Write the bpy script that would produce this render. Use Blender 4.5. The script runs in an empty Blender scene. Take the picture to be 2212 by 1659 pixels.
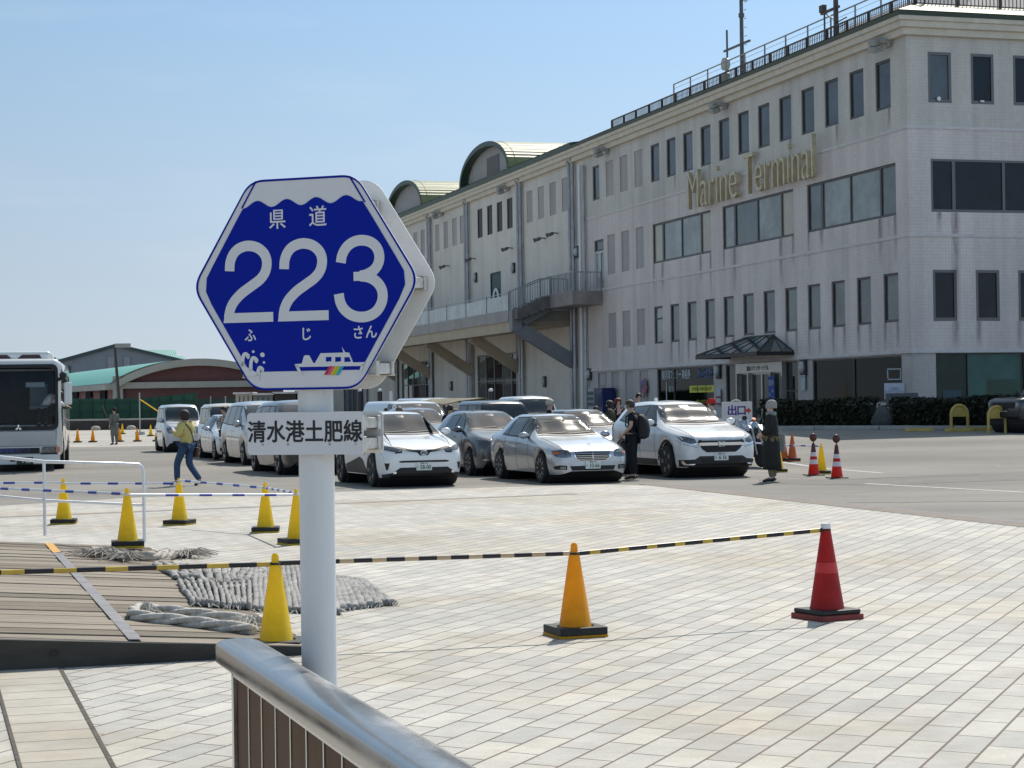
import bpy, bmesh, math, random
from mathutils import Vector, Matrix
from mathutils.bvhtree import BVHTree
from mathutils.geometry import delaunay_2d_cdt
random.seed(7)
SC = bpy.context.scene
COL = SC.collection
R = math.radians
# ------------------------------------------------------------------ camera
CAM_H = 1.72; FOC = 4150.0; PW, PH = 2212, 1659; ROLL = 0.015
PITCH = math.atan((867.0 - 829.5) / FOC)
FW = Vector((0, math.cos(PITCH), math.sin(PITCH)))
_u = Vector((1, 0, 0)).cross(FW)
RT = Vector((1, 0, 0)) * math.cos(ROLL) - _u * math.sin(ROLL)
UP = _u * math.cos(ROLL) + Vector((1, 0, 0)) * math.sin(ROLL)
cam = bpy.data.cameras.new('camera'); cam.sensor_width = 36; cam.lens = 36 * FOC / PW
cam.clip_start = 0.1; cam.clip_end = 5000
cam_o = bpy.data.objects.new('camera', cam); COL.objects.link(cam_o)
cam_o.matrix_world = Matrix(((RT.x, UP.x, -FW.x, 0), (RT.y, UP.y, -FW.y, 0), (RT.z, UP.z, -FW.z, CAM_H), (0, 0, 0, 1)))
SC.camera = cam_o
# ------------------------------------------------------------------ light
SUN_EL, SUN_AZ = R(49), R(20)
w = bpy.data.worlds.new('World'); SC.world = w; w.use_nodes = True
nt = w.node_tree; bg = nt.nodes['Background']; bg.inputs['Strength'].default_value = 0.15
sky = nt.nodes.new('ShaderNodeTexSky'); sky.sky_type = 'NISHITA'; sky.sun_disc = False
sky.sun_elevation = SUN_EL; sky.sun_rotation = SUN_AZ
sky.air_density = 1.0; sky.dust_density = 0.35; sky.ozone_density = 2.2; sky.altitude = 0
EXPO = 0.25
_g = nt.nodes.new('ShaderNodeTexCoord'); _sp = nt.nodes.new('ShaderNodeSeparateXYZ'); nt.links.new(_g.outputs['Generated'], _sp.inputs[0])
def _mr(v, a, b, c, d):
    k = nt.nodes.new('ShaderNodeMapRange'); k.interpolation_type = 'SMOOTHSTEP' if c in (0, 1) and d in (0, 1) else 'LINEAR'
    for i, x in enumerate((a, b, c, d)): k.inputs[i + 1].default_value = x
    nt.links.new(v, k.inputs[0]); return k.outputs[0]
def _vm(op, a, b):
    k = nt.nodes.new('ShaderNodeVectorMath'); k.operation = op
    for i, x in enumerate((a, b)):
        if isinstance(x, tuple): k.inputs[i].default_value = x
        elif op == 'SCALE' and i == 1: nt.links.new(x, k.inputs['Scale'])
        else: nt.links.new(x, k.inputs[i])
    return k.outputs[0]
_el = _mr(_sp.outputs[2], -.02, .25, 0.001, .999)
_ramp = nt.nodes.new('ShaderNodeValToRGB'); nt.links.new(_el, _ramp.inputs[0]); _cr = _ramp.color_ramp
for _i, (_p, _c) in enumerate(((.0, (.645, .71, .765)), (.22, (.605, .71, .81)), (.49, (.51, .675, .85)), (.8, (.405, .62, .88)), (1.0, (.34, .55, .86)))):
    _e = _cr.elements[_i] if _i < 2 else _cr.elements.new(_p)
    _e.position = _p; _e.color = (*_c, 1)
_low = _vm('SCALE', _ramp.outputs[0], _mr(_sp.outputs[0], -.5, .5, .72 / .15 / 2 ** EXPO, 1.36 / .15 / 2 ** EXPO))   # hazy band near the horizon, brighter towards the sun
_nm = nt.nodes.new('ShaderNodeMapping'); _nm.inputs['Rotation'].default_value = (0, R(18), 0); _nm.inputs['Scale'].default_value = (5, 5, 26); nt.links.new(_g.outputs['Generated'], _nm.inputs[0])
_nz = nt.nodes.new('ShaderNodeTexNoise'); _nz.inputs['Scale'].default_value = 1.3; _nz.inputs['Detail'].default_value = 6; nt.links.new(_nm.outputs[0], _nz.inputs[0])
_ws = nt.nodes.new('ShaderNodeMix'); _ws.data_type = 'RGBA'; _ws.inputs[7].default_value = (5.0, 5.15, 5.25, 1)   # thin cirrus wisps
nt.links.new(_mr(_nz.outputs[0], .55, .85, .0, .14), _ws.inputs[0]); nt.links.new(_low, _ws.inputs[6]); _low = _ws.outputs[2]
_hi = _vm('MULTIPLY', sky.outputs[0], (1.25, 1.07, .78))
_mx = nt.nodes.new('ShaderNodeMix'); _mx.data_type = 'RGBA'
nt.links.new(_mr(_sp.outputs[2], .2, .5, 0, 1), _mx.inputs[0]); nt.links.new(_low, _mx.inputs[6]); nt.links.new(_hi, _mx.inputs[7]); nt.links.new(_mx.outputs[2], bg.inputs[0])
sl = bpy.data.lights.new('sun', 'SUN'); sl.energy = 3.7; sl.angle = R(0.53); sl.color = (1.0, 0.94, 0.85)
so = bpy.data.objects.new('sun', sl); COL.objects.link(so)
sd = Vector((math.sin(SUN_AZ) * math.cos(SUN_EL), math.cos(SUN_AZ) * math.cos(SUN_EL), math.sin(SUN_EL)))
so.rotation_euler = sd.to_track_quat('Z', 'Y').to_euler(); so.location = sd * 200
SC.view_settings.view_transform = 'Standard'; SC.view_settings.look = 'None'
SC.view_settings.exposure = EXPO; SC.view_settings.gamma = 1.0
SC.render.engine = 'CYCLES'; SC.cycles.max_bounces = 6; SC.cycles.transparent_max_bounces = 10
SC.cycles.caustics_reflective = False; SC.cycles.caustics_refractive = False
# ------------------------------------------------------------------ ground height, pixel to ground
def sstep(a, b, x):
    t = min(max((x - a) / (b - a), 0), 1); return t * t * (3 - 2 * t)
def gz(x, y):
    return sstep(-10, 6, x) * min(max(0, (y - 46) * .025), .55)
def at(px, py):
    d = FW + RT * ((px - 1106) / FOC) - UP * ((py - 829.5) / FOC); z = 0
    for _ in range(40):
        P = d * ((z - CAM_H) / d.z); z = z * .5 + gz(P.x, P.y) * .5
    return Vector((P.x, P.y, gz(P.x, P.y)))
def atd(px, depth, py=None):
    """point at a given depth on the ground under a pixel column"""
    d = FW + RT * ((px - 1106) / FOC) - UP * (((py or 900) - 829.5) / FOC)
    P = d * (depth / d.y)
    return Vector((P.x, depth, gz(P.x, depth)))
# ------------------------------------------------------------------ materials
def lin(c):
    return tuple(((v / 255) / 12.92 if v / 255 <= .04045 else ((v / 255 + .055) / 1.055) ** 2.4) for v in c)
MATS = {}
def mat(name, col, rough=.6, metal=0.0, var=None, bump=None, coat=0.0, spec=.5, emit=None, stretch=None):
    """col linear rgb; var=(scale, amount[, rough amount]); bump=(scale, strength)"""
    if name in MATS: return MATS[name]
    m = bpy.data.materials.new(name); m.use_nodes = True; MATS[name] = m
    n = m.node_tree.nodes; L = m.node_tree.links; b = n['Principled BSDF']
    b.inputs['Base Color'].default_value = (*col, 1); b.inputs['Roughness'].default_value = rough
    b.inputs['Metallic'].default_value = metal; b.inputs['Coat Weight'].default_value = coat
    b.inputs['Coat Roughness'].default_value = .04; b.inputs['Specular IOR Level'].default_value = spec
    tc = n.new('ShaderNodeTexCoord'); src = tc.outputs['Object']
    if stretch:
        mp = n.new('ShaderNodeMapping'); mp.inputs['Scale'].default_value = stretch; L.new(src, mp.inputs[0]); src = mp.outputs[0]
    if var:
        t = n.new('ShaderNodeTexNoise'); t.inputs['Scale'].default_value = var[0]; t.inputs['Detail'].default_value = 6; t.inputs['Roughness'].default_value = .65
        L.new(src, t.inputs[0])
        r = n.new('ShaderNodeMapRange'); r.inputs[1].default_value = .3; r.inputs[2].default_value = .7
        r.inputs[3].default_value = 1 - var[1]; r.inputs[4].default_value = 1 + var[1] * .6; L.new(t.outputs[0], r.inputs[0])
        v = n.new('ShaderNodeVectorMath'); v.operation = 'SCALE'; v.inputs[0].default_value = col; L.new(r.outputs[0], v.inputs['Scale'])
        L.new(v.outputs[0], b.inputs['Base Color'])
        if len(var) > 2:
            r2 = n.new('ShaderNodeMapRange'); r2.inputs[1].default_value = .3; r2.inputs[2].default_value = .7
            r2.inputs[3].default_value = max(rough - var[2], .02); r2.inputs[4].default_value = rough + var[2]; L.new(t.outputs[0], r2.inputs[0]); L.new(r2.outputs[0], b.inputs['Roughness'])
    if bump:
        t = n.new('ShaderNodeTexNoise'); t.inputs['Scale'].default_value = bump[0]; t.inputs['Detail'].default_value = 4; L.new(src, t.inputs[0])
        bp = n.new('ShaderNodeBump'); bp.inputs['Strength'].default_value = bump[1]; bp.inputs['Distance'].default_value = .02
        L.new(t.outputs[0], bp.inputs['Height']); L.new(bp.outputs[0], b.inputs['Normal'])
    if emit:
        b.inputs['Emission Color'].default_value = (*emit[0], 1); b.inputs['Emission Strength'].default_value = emit[1]
    return m
def nodes_of(m):
    return m.node_tree.nodes, m.node_tree.links, m.node_tree.nodes['Principled BSDF']
# ------------------------------------------------------------------ mesh builder
class MB:
    def __init__(s): s.v = []; s.f = []
    def add(s, vs, fs):
        o = len(s.v); s.v += [tuple(v) for v in vs]; s.f += [tuple(i + o for i in f) for f in fs]; return s
    def box(s, c, d, rz=0, M=None):
        x, y, z = d[0] / 2, d[1] / 2, d[2] / 2
        vs = [Vector((a, b, e)) for a in (-x, x) for b in (-y, y) for e in (-z, z)]
        Q = M if M else Matrix.Translation(c) @ Matrix.Rotation(rz, 4, 'Z')
        return s.add([Q @ v for v in vs], [(0, 1, 3, 2), (4, 6, 7, 5), (0, 4, 5, 1), (2, 3, 7, 6), (0, 2, 6, 4), (1, 5, 7, 3)])
    def bar(s, p, q, w_, h_=None, up=(0, 0, 1)):
        """rectangular bar from p to q"""
        p, q = Vector(p), Vector(q); d = q - p; l = d.length; d.normalize(); h_ = h_ or w_
        up = Vector(up)
        if abs(d.dot(up)) > .98: up = Vector((0, 1, 0))
        sd_ = d.cross(up).normalized(); u = sd_.cross(d)
        Q = Matrix(((d.x, sd_.x, u.x, (p.x + q.x) / 2), (d.y, sd_.y, u.y, (p.y + q.y) / 2), (d.z, sd_.z, u.z, (p.z + q.z) / 2), (0, 0, 0, 1)))
        return s.box(None, (l, w_, h_), M=Q)
    def cyl(s, p, q, r0, r1=None, n=16, caps=True):
        p, q = Vector(p), Vector(q); r1 = r0 if r1 is None else r1; d = (q - p).normalized()
        a = d.orthogonal().normalized(); b = d.cross(a)
        vs = [p + (a * math.cos(2 * math.pi * i / n) + b * math.sin(2 * math.pi * i / n)) * r0 for i in range(n)]
        vs += [q + (a * math.cos(2 * math.pi * i / n) + b * math.sin(2 * math.pi * i / n)) * r1 for i in range(n)]
        fs = [(i, (i + 1) % n, n + (i + 1) % n, n + i) for i in range(n)]
        if caps: fs += [tuple(range(n - 1, -1, -1)), tuple(range(n, 2 * n))]
        return s.add(vs, fs)
    def tube(s, pts, r, n=8):
        pts = [Vector(p) for p in pts]; k = len(pts); rings = []; prev = None
        for i, p in enumerate(pts):
            d = (pts[min(i + 1, k - 1)] - pts[max(i - 1, 0)]).normalized()
            a = d.orthogonal().normalized() if prev is None else (prev - d * prev.dot(d)).normalized()
            prev = a; b = d.cross(a); rr = r[i] if isinstance(r, (list, tuple)) else r
            rings.append([p + (a * math.cos(2 * math.pi * j / n) + b * math.sin(2 * math.pi * j / n)) * rr for j in range(n)])
        vs = [v for g in rings for v in g]
        fs = [(i * n + j, i * n + (j + 1) % n, (i + 1) * n + (j + 1) % n, (i + 1) * n + j) for i in range(k - 1) for j in range(n)]
        fs += [tuple(range(n - 1, -1, -1)), tuple(range((k - 1) * n, k * n))]
        return s.add(vs, fs)
    def rings(s, rings, closed=True, caps=True):
        k = len(rings); n = len(rings[0]); vs = [v for g in rings for v in g]; m = n if closed else n - 1
        fs = [(i * n + j, i * n + (j + 1) % n, (i + 1) * n + (j + 1) % n, (i + 1) * n + j) for i in range(k - 1) for j in range(m)]
        if caps: fs += [tuple(range(n - 1, -1, -1)), tuple(range((k - 1) * n, k * n))]
        return s.add(vs, fs)
    def ell(s, secs, n=20, caps=True):
        """stack of ellipses (z, rx, ry, cx, cy)"""
        return s.rings([[Vector((c[3] + c[1] * math.cos(2 * math.pi * j / n), c[4] + c[2] * math.sin(2 * math.pi * j / n), c[0])) for j in range(n)] for c in secs], True, caps)
    def lathe(s, prof, n=20, c=(0, 0, 0)):
        return s.ell([(z + c[2], r, r, c[0], c[1]) for r, z in prof], n)
    def prism(s, poly, h, M=None):
        """polygon in local xy, extruded from z=0 to z=h, transformed by M"""
        M = M or Matrix.Identity(4); n = len(poly)
        vs = [M @ Vector((p[0], p[1], 0)) for p in poly] + [M @ Vector((p[0], p[1], h)) for p in poly]
        return s.add(vs, [tuple(range(n - 1, -1, -1)), tuple(range(n, 2 * n))] + [(i, (i + 1) % n, n + (i + 1) % n, n + i) for i in range(n)])
    def sph(s, c, r, n=12):
        c = Vector(c); r = r if isinstance(r, (tuple, list)) else (r, r, r)
        return s.rings([[Vector((c.x + r[0] * math.sin(t) * math.cos(2 * math.pi * j / n), c.y + r[1] * math.sin(t) * math.sin(2 * math.pi * j / n), c.z - r[2] * math.cos(t))) for j in range(n)] for t in [math.pi * (.03 + .94 * i / 7) for i in range(8)]])
    def build(s, name, m, parent=None, smooth=False, bevel=0, seg=2, loc=None, merge=False):
        me = bpy.data.meshes.new(name); me.from_pydata(s.v, [], s.f); me.update()
        bm = bmesh.new(); bm.from_mesh(me)
        if merge: bmesh.ops.remove_doubles(bm, verts=bm.verts, dist=.0005)
        bmesh.ops.recalc_face_normals(bm, faces=bm.faces)
        if bevel:
            ed = [e for e in bm.edges if len(e.link_faces) == 2 and e.calc_face_angle(0) > .5]
            bmesh.ops.bevel(bm, geom=ed, offset=bevel, segments=seg, affect='EDGES', profile=.5, clamp_overlap=True)
        bm.to_mesh(me); bm.free()
        if smooth:
            me.polygons.foreach_set('use_smooth', [True] * len(me.polygons))
            if smooth != 2: me.set_sharp_from_angle(angle=R(38))
        if m: me.materials.append(m)
        o = bpy.data.objects.new(name, me); COL.objects.link(o)
        if parent: o.parent = parent
        if loc: o.location = loc
        return o
def thing(name, label, cat, loc=(0, 0, 0), rz=0, group=None):
    o = bpy.data.objects.new(name, None); COL.objects.link(o); o.location = loc; o.rotation_euler = (0, 0, rz)
    o.empty_display_size = .2
    o['label'] = label; o['category'] = cat
    if group: o['group'] = group
    return o
def tag(o, label, cat, group=None):
    o['label'] = label; o['category'] = cat
    if group: o['group'] = group
    return o
def kids(o): return [c for c in COL.objects if c.parent == o]
def dup(root, loc, rz, label, group=None):
    def cp(o, par):
        c = o.copy(); COL.objects.link(c); c.parent = par
        for k in kids(o): cp(k, c)
        return c
    r = cp(root, None); r.location = loc; r.rotation_euler = (0, 0, rz); r['label'] = label
    if group: r['group'] = group
    return r
def struct(o, kind='structure'):
    o['kind'] = kind; return o
def part(o, name, m, parent, **k): return o.build(name, m, parent, **k)
def text(s, size, m, name, parent, M, depth=.002, fat=0.0, sx=1.0, align='CENTER', spacing=1.0):
    c = bpy.data.curves.new('lettering', 'FONT'); c.body = s; c.size = size; c.extrude = depth
    if fat < 0: c.offset = fat
    c.align_x = align; c.align_y = 'CENTER'; c.resolution_u = 4; c.space_character = spacing
    o = bpy.data.objects.new('lettering', c); COL.objects.link(o)
    bpy.context.view_layer.update()
    me = bpy.data.meshes.new_from_object(o.evaluated_get(bpy.context.evaluated_depsgraph_get()))
    bpy.data.objects.remove(o)
    me.transform(M @ Matrix.Diagonal((sx, 1, 1, 1)))
    if fat > 0:      # bolder strokes: the same outlines laid side by side, each a hair prouder than the last
        V = [v.co.copy() for v in me.vertices]; F = [tuple(p.vertices) for p in me.polygons]; ax, ay, az = [Vector(M.col[i][:3]).normalized() for i in range(3)]
        VS, FS = [], []
        for k in range(8):
            a = 2 * math.pi * k / 8; sh = (ax * math.cos(a) + ay * math.sin(a)) * fat + az * (depth * .06 * k)
            o_ = len(VS); VS += [v + sh for v in V]; FS += [tuple(i + o_ for i in f) for f in F]
        me = bpy.data.meshes.new('lettering'); me.from_pydata(VS, [], FS); me.update()
    me.materials.clear(); me.materials.append(m)
    q = bpy.data.objects.new(name, me); COL.objects.link(q); q.parent = parent
    return q
def frame(o, x, y, n=None):
    """matrix with axes x, y (z = x cross y) at o"""
    x = Vector(x).normalized(); y = Vector(y).normalized(); z = x.cross(y)
    return Matrix(((x.x, y.x, z.x, o[0]), (x.y, y.y, z.y, o[1]), (x.z, y.z, z.z, o[2]), (0, 0, 0, 1)))
def smooth_path(pts, k=6):
    out = []; n = len(pts); P = [Vector(p) for p in pts]
    for i in range(n - 1):
        a, b, c, d = P[max(i - 1, 0)], P[i], P[i + 1], P[min(i + 2, n - 1)]
        for j in range(k):
            t = j / k
            out.append(.5 * (2 * b + (c - a) * t + (2 * a - 5 * b + 4 * c - d) * t * t + (3 * b - 3 * c + d - a) * t ** 3))
    return out + [P[-1]]
# ------------------------------------------------------------------ common materials
M_white = mat('white_paint', (.74, .75, .76), .42, var=(2.5, .10))
M_signwhite = mat('reflective_white', (.70, .70, .72), .45, var=(5, .04), spec=.3)
M_pole = mat('pole_white', (.76, .765, .775), .45, var=(6, .08), bump=(40, .05), stretch=(1, 1, .15))
M_blue = mat('sign_blue', (.0005, .014, .31), .45, var=(4, .05), spec=.12)
M_black = mat('black_rubber', (.012, .012, .013), .6, var=(20, .3))
M_dark = mat('dark_plastic', (.02, .02, .022), .5)
M_yellow = mat('cone_yellow', (.90, .68, .035), .42, var=(6, .12), bump=(18, .03))
M_orange = mat('cone_amber', (.88, .46, .012), .42, var=(6, .15), bump=(18, .03))
M_red = mat('cone_red', (.52, .028, .022), .45, var=(5, .25), bump=(18, .04))
M_orange2 = mat('cone_orange', (.62, .12, .02), .5, var=(5, .2))
M_refl = mat('cone_reflective', (.72, .62, .66), .35)
M_redbright = mat('cone_bright_red', (.80, .035, .012), .4)
M_steel = mat('stainless_steel', (.56, .57, .58), .22, 1.0, var=(9, .12, .1))
M_alu = mat('aluminium_tube', (.72, .73, .75), .35, .6, var=(12, .12))
M_brown = mat('brown_slat', (.12, .060, .028), .6, spec=.2, var=(8, .2), stretch=(1, 1, .2))
M_skin = mat('skin', (.52, .33, .24), .55)
M_hair = mat('dark_hair', (.018, .013, .011), .6, bump=(60, .4))
M_galv = mat('galvanised_steel', (.42, .43, .44), .45, .7, var=(10, .15))
M_chrome = mat('chrome', (.75, .75, .77), .12, 1.0)
M_glass = mat('car_glass', (.018, .024, .028), .03, spec=.55, var=(1.5, .5))
M_screen = mat('windscreen_glass', (.035, .045, .052), .075, spec=.75, var=(1.3, .6))
M_tyre = mat('tyre', (.016, .016, .017), .75, var=(15, .3))
M_rim = mat('alloy_rim', (.40, .41, .43), .32, .85)
M_lamp = mat('headlamp_glass', (.17, .185, .21), .06, .4, spec=1.0, var=(16, .9))
M_amber = mat('amber_lens', (.6, .12, .02), .2)
M_plate = mat('plate_white', (.72, .74, .72), .4)
M_platetxt = mat('plate_green', (.015, .09, .05), .5)
M_conc = mat('concrete', (.40, .385, .36), .85, var=(3, .2), bump=(30, .2))

def lucent(m, f=.5):
    """thin coloured plastic that lets sunlight glow through"""
    n, L, b = nodes_of(m); tr = n.new('ShaderNodeBsdfTranslucent'); mx = n.new('ShaderNodeMixShader'); mx.inputs[0].default_value = f
    src = b.inputs['Base Color'].links
    if src: L.new(src[0].from_socket, tr.inputs[0])
    else: tr.inputs[0].default_value = b.inputs['Base Color'].default_value
    L.new(b.outputs[0], mx.inputs[1]); L.new(tr.outputs[0], mx.inputs[2]); L.new(mx.outputs[0], n['Material Output'].inputs[0])
for _m in (M_yellow, M_orange, M_red, M_redbright): lucent(_m)
# ================================================================== GROUND
def asphalt(name, col, big=.25):
    m = mat(name, col, .9); n, L, b = nodes_of(m)
    tc = n.new('ShaderNodeTexCoord')
    def noise(s, d=5, r=.6, vec=None):
        t = n.new('ShaderNodeTexNoise'); t.inputs['Scale'].default_value = s; t.inputs['Detail'].default_value = d; t.inputs['Roughness'].default_value = r
        L.new(vec or tc.outputs['Object'], t.inputs[0]); return t.outputs[0]
    mp = n.new('ShaderNodeMapping'); mp.inputs['Rotation'].default_value = (0, 0, R(-17)); mp.inputs['Scale'].default_value = (.16, .5, 1); L.new(tc.outputs['Object'], mp.inputs[0])
    def ramp(v, a, c, lo, hi):
        r = n.new('ShaderNodeMapRange'); r.inputs[1].default_value = a; r.inputs[2].default_value = c; r.inputs[3].default_value = lo; r.inputs[4].default_value = hi; L.new(v, r.inputs[0]); return r.outputs[0]
    def mul(a, c):
        k = n.new('ShaderNodeMath'); k.operation = 'MULTIPLY'; L.new(a, k.inputs[0]); L.new(c, k.inputs[1]); return k.outputs[0]
    v = mul(ramp(noise(60, 3), .3, .7, .82, 1.16), ramp(noise(.5, 6, .62, mp.outputs[0]), .35, .7, 1 - big, 1.12))
    v = mul(v, ramp(noise(.13, 4), .35, .65, .9, 1.08))
    cr = n.new('ShaderNodeTexVoronoi'); cr.feature = 'DISTANCE_TO_EDGE'; cr.inputs['Scale'].default_value = .22
    wv = n.new('ShaderNodeTexNoise'); wv.inputs['Scale'].default_value = .8; wv.inputs['Detail'].default_value = 5; L.new(tc.outputs['Object'], wv.inputs[0])
    mx = n.new('ShaderNodeVectorMath'); mx.operation = 'MULTIPLY_ADD'; mx.inputs[1].default_value = (2.2, 2.2, 0); L.new(wv.outputs[1], mx.inputs[0]); L.new(tc.outputs['Object'], mx.inputs[2]); L.new(mx.outputs[0], cr.inputs[0])
    v = mul(v, ramp(cr.outputs[0], 0, .006, .62, 1.0))
    s = n.new('ShaderNodeVectorMath'); s.operation = 'SCALE'; s.inputs[0].default_value = col; L.new(v, s.inputs['Scale']); L.new(s.outputs[0], b.inputs['Base Color'])
    bp = n.new('ShaderNodeBump'); bp.inputs['Strength'].default_value = .35; bp.inputs['Distance'].default_value = .01; L.new(noise(120, 3), bp.inputs['Height']); L.new(bp.outputs[0], b.inputs['Normal'])
    return m
M_asph = asphalt('asphalt', (.255, .238, .212))
M_conclane = asphalt('pale_concrete', (.43, .41, .37), .12)
xs = sorted(set([-1500, -600, -300, -150, 60, 120, 300, 800, 1500] + [-60 + 3 * i for i in range(35)]))
ys = sorted(set([-30, 0, 20, 40, 110, 140, 200, 300, 600, 1500, 3000] + [44 + 2 * i for i in range(26)]))
g = MB(); nx = len(xs)
g.add([(x, y, gz(x, y)) for y in ys for x in xs], [(j * nx + i, j * nx + i + 1, (j + 1) * nx + i + 1, (j + 1) * nx + i) for j in range(len(ys) - 1) for i in range(nx - 1)])
struct(g.build('asphalt_ground', M_asph, smooth=2))
def sheet(name, pts, z, m, kind='structure', parent=None):
    b = MB(); b.add([(p[0], p[1], gz(p[0], p[1]) + z) for p in pts], [tuple(range(len(pts)))])
    return struct(b.build(name, m), kind)
sheet('concrete_lane', [(-140, 84.5), (-12.5, 84), (-12, 170), (-160, 170)], .004, M_conclane)
# ---- pavers: long joints run 23 degrees right of the view, short ones across
def paver_mat(name, a, c, bw, rh, c1, c2, mortar, ms, offs=.5, phase=(0, 0)):
    m = mat(name, c1, .8); n, L, b = nodes_of(m)
    tc = n.new('ShaderNodeTexCoord'); d1 = (math.sin(R(a)), math.cos(R(a))); d2 = (math.sin(R(c)), math.cos(R(c))); det = d1[0] * d2[1] - d1[1] * d2[0]
    co = []
    for vec, ph in (((d2[1] / det, -d2[0] / det, 0), phase[0]), ((-d1[1] / det, d1[0] / det, 0), phase[1])):
        k = n.new('ShaderNodeVectorMath'); k.operation = 'DOT_PRODUCT'; k.inputs[1].default_value = vec; L.new(tc.outputs['Object'], k.inputs[0])
        ad = n.new('ShaderNodeMath'); ad.inputs[1].default_value = ph; L.new(k.outputs['Value'], ad.inputs[0]); co.append(ad.outputs[0])
    cx = n.new('ShaderNodeCombineXYZ'); L.new(co[0], cx.inputs[0]); L.new(co[1], cx.inputs[1])
    br = n.new('ShaderNodeTexBrick'); br.offset = offs; br.inputs['Scale'].default_value = 1; br.inputs['Brick Width'].default_value = bw; br.inputs['Row Height'].default_value = rh
    br.inputs['Mortar Size'].default_value = ms; br.inputs['Mortar Smooth'].default_value = .15; br.inputs['Bias'].default_value = 0
    br.inputs['Color1'].default_value = (*c1, 1); br.inputs['Color2'].default_value = (*c2, 1); br.inputs['Mortar'].default_value = (*mortar, 1); L.new(cx.outputs[0], br.inputs[0])
    out = br.outputs[0]
    # the long joints are a little wider and browner than the short ones, and fade in and out
    dv = n.new('ShaderNodeMath'); dv.operation = 'DIVIDE'; dv.inputs[1].default_value = rh; L.new(co[1], dv.inputs[0])
    fr = n.new('ShaderNodeMath'); fr.operation = 'FRACT'; L.new(dv.outputs[0], fr.inputs[0])
    pk = n.new('ShaderNodeMath'); pk.operation = 'PINGPONG'; pk.inputs[1].default_value = .5; L.new(fr.outputs[0], pk.inputs[0])
    jr = n.new('ShaderNodeMapRange'); jr.inputs[1].default_value = ms * .45 / rh; jr.inputs[2].default_value = ms * 1.1 / rh; jr.inputs[3].default_value = .85; jr.inputs[4].default_value = 0; L.new(pk.outputs[0], jr.inputs[0])
    jn = n.new('ShaderNodeTexNoise'); jn.inputs['Scale'].default_value = 1.7; jn.inputs['Detail'].default_value = 4; L.new(tc.outputs['Object'], jn.inputs[0])
    jf = n.new('ShaderNodeMapRange'); jf.inputs[1].default_value = .35; jf.inputs[2].default_value = .62; jf.inputs[3].default_value = .35; jf.inputs[4].default_value = 1; L.new(jn.outputs[0], jf.inputs[0])
    jm = n.new('ShaderNodeMath'); jm.operation = 'MULTIPLY'; L.new(jr.outputs[0], jm.inputs[0]); L.new(jf.outputs[0], jm.inputs[1])
    jx = n.new('ShaderNodeMix'); jx.data_type = 'RGBA'; jx.inputs[7].default_value = (mortar[0], mortar[1] * .92, mortar[2] * .9, 1); L.new(jm.outputs[0], jx.inputs[0]); L.new(out, jx.inputs[6]); out = jx.outputs[2]
    for sc, lo, hi, a_, b_ in ((.35, .91, 1.04, .38, .62), (2.6, .90, 1.05, .35, .65), (9, .93, 1.05, .3, .7), (140, .86, 1.12, .3, .7)):
        t = n.new('ShaderNodeTexNoise'); t.inputs['Scale'].default_value = sc; t.inputs['Detail'].default_value = 5; L.new(tc.outputs['Object'], t.inputs[0])
        r = n.new('ShaderNodeMapRange'); r.inputs[1].default_value = a_; r.inputs[2].default_value = b_; r.inputs[3].default_value = lo; r.inputs[4].default_value = hi; L.new(t.outputs[0], r.inputs[0])
        v = n.new('ShaderNodeVectorMath'); v.operation = 'SCALE'; L.new(out, v.inputs[0]); L.new(r.outputs[0], v.inputs['Scale']); out = v.outputs[0]
    # rust-brown stain patches
    t = n.new('ShaderNodeTexNoise'); t.inputs['Scale'].default_value = .28; t.inputs['Detail'].default_value = 7; t.inputs['Roughness'].default_value = .7; L.new(tc.outputs['Object'], t.inputs[0])
    r = n.new('ShaderNodeMapRange'); r.inputs[1].default_value = .47; r.inputs[2].default_value = .68; r.inputs[3].default_value = 0; r.inputs[4].default_value = .75; L.new(t.outputs[0], r.inputs[0])
    mx = n.new('ShaderNodeMix'); mx.data_type = 'RGBA'; mx.blend_type = 'MULTIPLY'; mx.inputs[7].default_value = (.86, .74, .58, 1); L.new(r.outputs[0], mx.inputs[0]); L.new(out, mx.inputs[6]); L.new(mx.outputs[2], b.inputs['Base Color'])
    bp = n.new('ShaderNodeBump'); bp.inputs['Strength'].default_value = .5; bp.inputs['Distance'].default_value = .006; bp.invert = True; L.new(br.outputs['Fac'], bp.inputs['Height'])
    L.new(bp.outputs[0], b.inputs['Normal'])
    return m
M_pave = paver_mat('plaza_pavers', 23.2, 119.5, .457, .20, (.56, .535, .475), (.44, .43, .40), (.15, .115, .09), .0075)
M_strip = paver_mat('strip_pavers', 74, -17, 30, .30, (.50, .465, .40), (.455, .425, .37), (.17, .135, .10), .008)
M_groove = mat('groove_dark', (.10, .085, .065), .9, var=(14, .6))
M_gutter = mat('gutter_strip', (.22, .19, .16), .85, var=(3, .25))
A0 = at(1400, 1049); A1 = at(2212, 1140); dA = (A1 - A0) / (A1 - A0).length; A2 = A1 + dA * 26
sheet('plaza_paving', [(-60, 14), at(0, 1093), at(300, 1075), at(830, 1060), at(1290, 1047), A0, A1, A2, (12, -12), (-60, -12)], .004, M_pave)
nA = Vector((-dA.y, dA.x, 0)) * -1 if dA.x > 0 else Vector((dA.y, -dA.x, 0))
nA = Vector((dA.y, -dA.x, 0)); nA = nA if nA.x > 0 else -nA
sheet('gutter', [A0 - dA * .6, A2, A2 + nA * .5, A0 - dA * .6 + nA * .5], .008, M_gutter)
sheet('gutter_joint', [A0 + nA * .5, A2 + nA * .5, A2 + nA * .56, A0 + nA * .56], .009, mat('joint_metal', (.08, .08, .11), .5, .4))
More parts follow.
